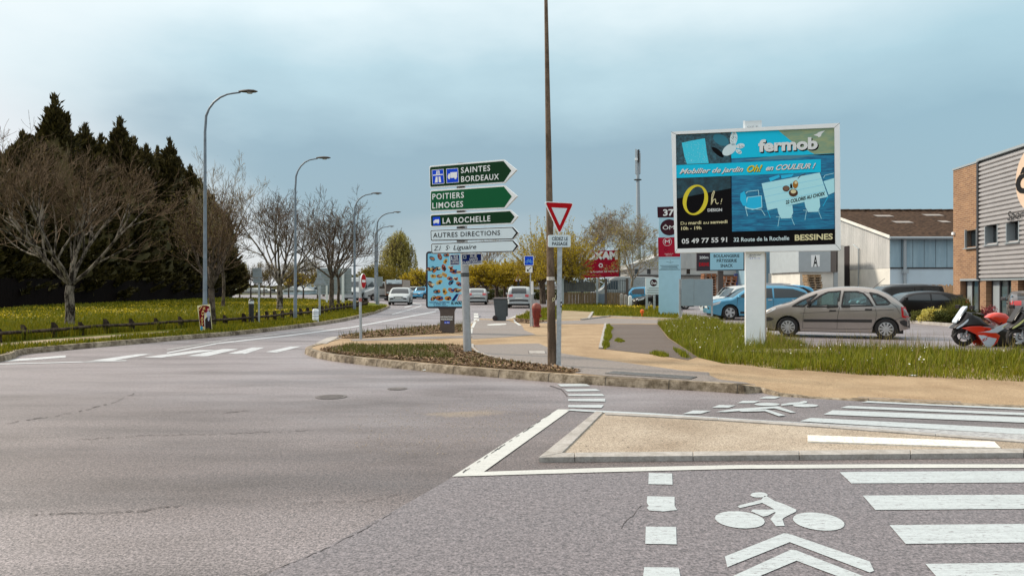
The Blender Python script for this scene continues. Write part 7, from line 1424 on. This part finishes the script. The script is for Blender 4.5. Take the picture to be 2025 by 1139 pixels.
# ---------------- brick and cladding building at the right
PR = Plane((X(1885, 42), 42), (X(2025, 35), 35)); U = lambda px, py=500: PR.uz(px, py)[0]; Zp = lambda px, py: PR.uz(px, py)[1]
def brickmat():
    def fn(t, b, nd, lk):
        v = nd('ShaderNodeTexCoord').outputs['Object']; sp = nd('ShaderNodeSeparateXYZ'); lk(v, sp.inputs[0]); cb = nd('ShaderNodeCombineXYZ'); lk(sp.outputs[1], cb.inputs[0]); lk(sp.outputs[2], cb.inputs[1])
        br = nd('ShaderNodeTexBrick'); br.inputs['Scale'].default_value = 1; br.inputs['Brick Width'].default_value = .42; br.inputs['Row Height'].default_value = .105; br.inputs['Mortar Size'].default_value = .014; br.inputs['Color1'].default_value = (.29, .150, .072, 1); br.inputs['Color2'].default_value = (.185, .085, .042, 1); br.inputs['Mortar'].default_value = (.36, .26, .17, 1); br.inputs['Bias'].default_value = -.1; lk(cb.outputs[0], br.inputs['Vector'])
        n1 = noise(nd, lk, v, 1.2, 3); lk(mixn(nd, lk, .6, br.outputs[0], rampn(nd, lk, n1, [(.3, .75), (.7, 1.15)]), 'MULTIPLY'), b.inputs['Base Color']); b.inputs['Roughness'].default_value = .85
        bp = nd('ShaderNodeBump', Strength=.5, Distance=.01); bp.invert = True; lk(br.outputs[1], bp.inputs['Height']); lk(bp.outputs[0], b.inputs['Normal'])
    return nodes_mat('brick', fn)
m_brick = brickmat(); m_clad = mat('cladding_grey', (.42, .40, .395), .45, .3, var=.07, scale=1.5); m_gl = mat('shop_glass', (.06, .085, .085), .05, spec=.9)
uL, uM, uE = U(1885), U(1937), U(2025)+9; zT = Zp(1885, 338); zT2 = Zp(1937, 323); zg = Zp(1940, 551)
t = thing('brick_building', 'modern building of orange brick and grey ribbed cladding cut off by the right edge', 'building', PR.pt(U(1960), 0))
b = MB()
uw0, uw1 = U(1912), U(1934); zw0, zw1 = Zp(1922, 488), Zp(1922, 455); uB0 = U(1899)
b.pbox(PR, uL, uw0, zg, zT, -.30, 0, m_brick); b.pbox(PR, uw1, uM, zg, zT, -.30, 0, m_brick); b.pbox(PR, uw0, uw1, zg, zw0, -.30, 0, m_brick); b.pbox(PR, uw0, uw1, zw1, zT, -.30, 0, m_brick); b.pbox(PR, uL, uB0, 0, zg-.002, -.30, 0, m_brick)
b.build('brick_wall', t)
for p0, p1 in ((1937, 1949), (1999, 2012)): b = MB(); b.pbox(PR, U(p0, 580), U(p1, 580), 0, zg-.02, -.30, -.02, m_brick); b.build('brick_pier', t)
b = MB(); b.pbox(PR, uL, uE, 0, zT-.1, -8, -.42, mat('building_core', (.10, .09, .085), .9)); b.pbox(PR, uL-.02, uL+.1, 0, zT-.1, -8, -.302, m_brick); b.build('rear_wall', t)
b = MB(); b.pbox(PR, uL-.04, uM, zT+.003, zT+.10, -.35, .04, m_gut); b.pbox(PR, uM+.002, uE, zT2+.08, zT2+.2, -.35, .16, m_gut); b.build('coping', t)
b = MB(); b.pbox(PR, uM-.06, uM+.10, zg-.05, zT2+.05, 0.003, .13, m_frame); b.build('corner_trim', t)
# ribbed cladding as real ribs, with window openings left free
wins = [(U(1952), U(1975.5), Zp(1960, 483), Zp(1960, 448)), (U(1994.5), U(2018), Zp(2005, 478), Zp(2005, 441)), (U(2018)+2.2, U(2018)+4.4, Zp(2005, 478), Zp(2005, 441))]; zA = wins[0][2]; zB = wins[0][3]
b = MB(); nrib = 27; hgt = (zT2-zg)/nrib
def ribrow(u0, u1, z): b.add([PR.pt(u, zz_, o) for u in (u0, u1) for zz_, o in ((z, .0), (z+hgt*.16, .09), (z+hgt*.66, .09), (z+hgt*.84, .0), (z+hgt, 0))], [(k, k+1, 6+k, 5+k) for k in range(4)], m_clad)
for i in range(nrib):
    z = zg+i*hgt; sp = [(uM+.10, uE)]
    if z+hgt*.5 > zA and z+hgt*.5 < zB:
        sp = []; u = uM+.10
        for w0, w1, *_ in wins: sp.append((u, w0)); u = w1
        sp.append((u, uE))
    for a_, c_ in sp: ribrow(a_, c_, z)
b.build('cladding', t)
def window(u0, u1, z0, z1, n_, dep=.30):
    w = MB(); w.pbox(PR, u0, u1, z0, z1, -dep-.02, -dep, m_frame)
    for k in (0, 1): w.pbox(PR, u0-.05 if k == 0 else u1, u0 if k == 0 else u1+.05, z0-.05, z1+.05, -dep, .10, m_gut)
    f = w.build('window', t); s = MB(); s.pbox(PR, u0-.12, u1+.12, z0-.10, z0-.052, -dep, .16, m_gut); s.build('sill', f); g = MB()
    for i in range(n_): uu0 = u0+(u1-u0)*i/n_+.06; uu1 = u0+(u1-u0)*(i+1)/n_-.06; g.pbox(PR, uu0, uu1, z0+.08, z1-.08, -dep+.002, -dep+.01, m_glassd)
    g.build('pane', f)
for w_ in wins: window(*w_[:2], zA+.02, zB-.02, 2)
window(uw0, uw1, zw0, zw1, 2, .22)
b = MB(); b.pbox(PR, uB0, uE, zg-.10, zg-.001, -.41, .02, m_gut); b.build('soffit', t)
for p0, p1 in ((1900, 1936), (1950, 1998), (2013, 2040)):
    w = MB(); u0, u1 = U(p0, 580)+.02, U(p1, 580)-.02; w.pbox(PR, u0, u1, 0, zg-.12, -.40, -.34, m_gl); f = w.build('shop_window', t); g = MB(); n_ = 3
    for i in range(n_+1): u = u0+(u1-u0)*i/n_; g.pbox(PR, u-.05, u+.05, 0, zg-.12, -.34, -.28, m_frame)
    g.pbox(PR, u0+.06, u0+(u1-u0)/n_-.06, .05, zg-.14, -.335, -.30, m_gut); g.build('frame', f)
# round emblem and lettering on the cladding
m_disc = mat('emblem_cream', (.62, .46, .34), .6, var=.05, scale=3); zc_ = Zp(2012, 362); b = MB(); rad = 1.50; cu = U(2013.5)+rad; n = 40; b.prism([PR.pt(cu+rad*math.cos(2*math.pi*i/n), zc_+rad*math.sin(2*math.pi*i/n), .10) for i in range(n)], PR.n*.012, m_disc); b.build('emblem_disc', t)
a = Art(lambda x, y, o: PR.pt(x, y, .115+o), base=.02); 
def walltext(s, u0, u1, z, h, m, bold=0., shear=0.):
    v, f, x0, x1 = text2d(s, bold, shear); a.b.add([PR.pt(u0+(x-x0)/(x1-x0)*(u1-u0), z+y/.7*h, .14) for x, y in v], f, m)
walltext('ÔM', cu-rad*.97, cu+rad*.9, zc_-.52, .86, m_ink, .05); a.build('emblem_lettering', t); a = Art(a.fn, base=.02); walltext('Sport Santé', U(1998, 430), U(1998, 430)+3.4, Zp(2010, 434), .42, m_ink, .0, .2)
a.build('lettering', t); b = MB(); q = PR.pt(uL+.15, Zp(1889, 462), .06); b.obox(q, (.12, .2, .16), m_wi); b.build('wall_lamp', t, False, .02)
# ---------------- mast
Y = 142; q = at(1263.5, Y, 0); t = thing('phone_mast', 'tall grey telephone mast with antennas at its top above the curly tree', 'mast', q); s = Y/FPX; zt = Z(297, Y); b = MB(); b.tube([q, Vector((q.x-.1, Y, Z(440, Y))), Vector((q.x-.25, Y, zt))], [5*s, 4.3*s, 2.6*s], m_signback, 16); b.build('shaft', t, True); xq = q.x-.22
b = MB(); b.lathe([(7.5*s, 0), (7.5*s, .12)], m_trim, (xq, Y, Z(356.5, Y)), n=16); b.build('platform', t)
for dx, dy, y0, y1, m in ((-4.4, -.3, 345, 296, m_galv), (4.0, -.2, 343, 303, m_galv), (1.2, -.45, 322, 297, m_trim), (-1.6, .4, 340, 298, m_galv)): b = MB(); b.box(xq+dx*s-.12, xq+dx*s+.12, Y+dy-.1, Y+dy+.1, Z(y0, Y), Z(y1, Y), m); b.build('antenna', t)
b = MB()
for y in (300, 320, 344): b.box(xq-5*s, xq+5*s, Y-.06, Y+.06, Z(y, Y)-.06, Z(y, Y)+.06, m_trim)
b.build('bracket', t); b = MB(); b.lathe([(.25, -.1), (.28, .05), (0, .12)], m_white, (xq-3.5*s, Y-.5, Z(316, Y)), 'Y', n=12); b.build('dish', t)
# ---------------- paling fence and gate, bank posts, timber fence right
m_pan = mat('fence_concrete_brown', (.17, .115, .065), .9, var=.45, scale=4, stretch=(5, 5, .5)); m_bar = mat('bar_grey', (.13, .14, .15), .6, .3); GF = 'paling fence by the red rental board'
for x0, x1, lab, Y0, Y1 in ((1113, 1181, 'long section of paling fence with grey bars over brown boards, left of the van', 57.5, 57.5), (1198, 1240, 'short section of paling fence with grey bars over brown boards, right of the van', 56, 55.5)):
    pl = Plane((X(x0, Y0), Y0), (X(x1, Y1), Y1)); t = thing('paling_fence', lab, 'fence', pl.pt(pl.len/2, .1), 0, GF); b = MB(); zm = Z(578.5, Y0); zt = Z(553, Y0); n_ = int(pl.len/.22)
    for i in range(n_): u = i*pl.len/n_; b.pbox(pl, u+.008, u+pl.len/n_-.008, .1, zm+random.uniform(-.02, .02), -.05+random.uniform(0, .015), 0, m_pan)
    b.build('boards', t); b = MB(); k = 15 if x0 < 1150 else 9
    for i in range(k+1): u = pl.len*i/k; b.pbox(pl, u-.022, u+.022, zm-.1, zt, -.12, -.08, m_bar)
    for zz_ in (zm+.08, zt-.07): b.pbox(pl, 0, pl.len, zz_-.025, zz_+.025, -.16, -.121, m_bar)
    b.build('bars', t)
    if x0 < 1150: b = MB(); b.pbox(pl, .1, pl.len*.93, zm+.05, zt-.15, -.22, -.20, mat('screen_grey', (.17, .165, .15), .8, var=.3, scale=3)); b.build('screen', t)
    for u in (0, pl.len): b = MB(); b.pbox(pl, u-.08, u+.08, .05, zt+.08, -.2, .05, m_galv if x0 < 1150 else m_brn); b.build('post', t)
pl = Plane((X(1183, 58), 58), (X(1197, 58), 58)); t = thing('yard_gate', 'low blue grey metal gate in the gap of the paling fence', 'gate', pl.pt(pl.len/2, .1)); b = MB(); b.pbox(pl, 0, pl.len, .15, Z(581, 58), -.04, 0, mat('gate_grey', (.19, .24, .29), .5, .2, var=.1)); b.build('leaf', t); b = MB(); [b.pbox(pl, u-.04, u+.04, .1, Z(579, 58), -.05, .01, m_galv) for u in (-.041, pl.len+.041)]; b.build('frame', t)
for px, Y, y0, lab, m in ((1229, 54.5, 582, 'pale concrete stump at the right end of the paling fence', m_kerb2), (1237.5, 54, 584, 'second pale stump just right of the first at the fence end', m_kerb2), (1246, 52.5, 586, 'white stubby post standing clear of the fence end', m_white)):
    q = at(px, Y, .1); t = thing('stump_post', lab, 'post', q); b = MB(); b.box(q.x-.12, q.x+.12, Y-.1, Y+.1, .05, Z(y0, Y), m); b.lathe([(.1, 0), (.06, .05), (0, .06)], m, (q.x, Y, Z(y0, Y)), n=8); b.build('shaft', t, False, .02)
pl = Plane((X(1836, 46), 46), (X(1888, 44), 44)); t = thing('timber_fence', 'weathered vertical board fence between the warehouse and the brick building', 'fence', pl.pt(pl.len/2, 0)); b = MB(); n_ = int(pl.len/.13); m_wf = mat('weathered_board', (.20, .125, .065), .9, var=.5, scale=5, stretch=(5, 5, .4))
for i in range(n_): u = i*pl.len/n_; b.pbox(pl, u, u+pl.len/n_-.02, 0, Z(563.5, 45)+random.uniform(-.06, .06), -.03+random.uniform(0, .02), 0, m_wf)
b.build('boards', t); b = MB(); b.pbox(pl, 0, pl.len, .5, .6, -.10, -.031, m_wf); b.pbox(pl, 0, pl.len, 1.2, 1.3, -.10, -.031, m_wf); b.build('rails', t)
# ---------------- planted strip in the car park
bed = g2([(1795, 632), (1830, 636), (1905, 641), (1960, 643), (2060, 640), (2060, 630), (1900, 625), (1810, 624)], .08)
sheet('planted_strip', bed, .085, m_dirt, step=1); cl_ = [Vector(p) for p in g2([(1785, 631), (1797, 634.5), (1830, 637.5), (1905, 643), (1960, 645.5), (2070, 643)], .08)]
sweep('kerb_of_car_park', cl_, [(.02, -.03), (.0, .11), (-.16, .11), (-.16, .05)], lambda x, y, h: h, m_kerb2)
m_ybl = leafmat('yellow_bloom', (.42, .36, .03), (.70, .62, .22)); GS = 'shrubs in the car park strip'
for px, Y, rx, h, n_, lf_, lab in ((1836, 31.2, .46, .56, 1700, m_ybl, 'yellow flowering low shrub in front of the black hatchback'), (1852, 31.3, .42, .60, 1300, m_ybl, 'second yellow flowering shrub right of the first, a little taller'), (1819, 31.7, .40, .46, 900, m_weed, 'olive shrub at the left end of the car park strip'), (1870, 30.6, .55, .5, 1500, m_bushd, 'dark low shrub at the kerb right of the yellow ones')): bush('shrub', lab, at(px, Y, .08), rx, rx, h, n_, (.05, .10), lf_, int(px), GS, 'shrub')
q = at(1890, 30.8, .08); blades('ornamental_grass', [(q.x-.55, q.y-.3), (q.x+.55, q.y-.3), (q.x+.55, q.y+.3), (q.x-.55, q.y+.3)], 900, (.4, .95), (.012, .02), m_weed, lambda x, y: .08, lean=.5); bush('shrub', 'small reddish leafed shrub before the brick pier', at(1956, 30, .05), .3, .3, .75, 700, (.05, .09), leafmat('red_leaf', (.12, .02, .03), (.32, .07, .08)), 77, GS, 'shrub'); bush('shrub', 'green low shrub row under the shop windows', at(1925, 33, .05), 1.1, .35, .45, 1800, (.06, .11), m_bushd, 78, GS, 'shrub')
# ---------------- far background
def shed(name, label, x0, x1, Y, y1, m, d=10, roof=None, wn=0):
    t = thing(name, label, 'building', ((X(x0, Y)+X(x1, Y))/2, Y, 0)); b = MB(); b.box(X(x0, Y), X(x1, Y), Y, Y+d, 0, Z(y1, Y), m); b.build('wall', t); b = MB(); h = Z(y1, Y); a_, c_ = X(x0, Y)-.3, X(x1, Y)+.3; b.prism([(a_, Y-.3, h+.003), (c_, Y-.3, h+.003), ((a_+c_)/2, Y-.3, h+.8)], (0, d+.6, 0), roof or m_rf); b.build('roof', t)
    for i in range(wn): px = x0+(x1-x0)*(i+.5)/wn; b = MB(); b.box(X(px-(x1-x0)/wn*.28, Y), X(px+(x1-x0)/wn*.28, Y), Y-.05, Y+.1, .9, h*.72, m_glassd); b.build('window', t)
    return t
m_farw = mat('far_wall_pale', (.60, .66, .70), .8, var=.1, scale=.5); m_farb = mat('far_wall_brown', (.20, .14, .10), .8, var=.3, scale=.5); m_farp = mat('far_wall_pink', (.58, .50, .46), .8, var=.15, scale=.4)
shed('far_hall', 'pale blue white hall far beyond the lawn behind the slatted board', 596, 722, 150, 563, m_farw, wn=6); shed('far_hall', 'long low pinkish white building far beyond the lawn left of the sign post', 438, 548, 165, 577, m_farp, wn=7); shed('far_hall', 'pale building with blue panels far behind the second lamp post', 560, 594, 140, 575, m_farw, wn=3)
shed('far_hall', 'light blue container shed far beyond the white vans', 722, 762, 125, 564, mat('far_blue', (.20, .48, .62), .6), wn=2); shed('far_house', 'brown house half hidden by the pollarded trees right of the sign post', 925, 962, 92, 566, m_farb, wn=3); shed('far_house', 'pale house with dark windows behind the pollarded trees above the wheelie bin', 964, 1018, 96, 569, m_farp, wn=3); shed('far_house', 'grey house behind the pollarded trees beside the brown pole', 1030, 1110, 100, 566, m_wg, wn=4); shed('far_hall', 'low cream building far off between the box truck and the advertising panel', 798, 846, 128, 571, m_farp, wn=3)
for x0, x1, Y in ((925, 1112, 86),):
    t = thing('hedge', 'low dark hedge along the far side of the road behind the moving cars', 'hedge', at((x0+x1)/2, Y, 0)); g = np.random.default_rng(3); n_ = 9000; C = np.stack([g.uniform(X(x0, Y), X(x1, Y), n_), Y+g.normal(0, .3, n_), g.random(n_)*1.15], 1); Vq, Fq = leaf_quads(C, (.12, .24), g); npmesh('foliage', Vq, Fq, m_bushd, t)
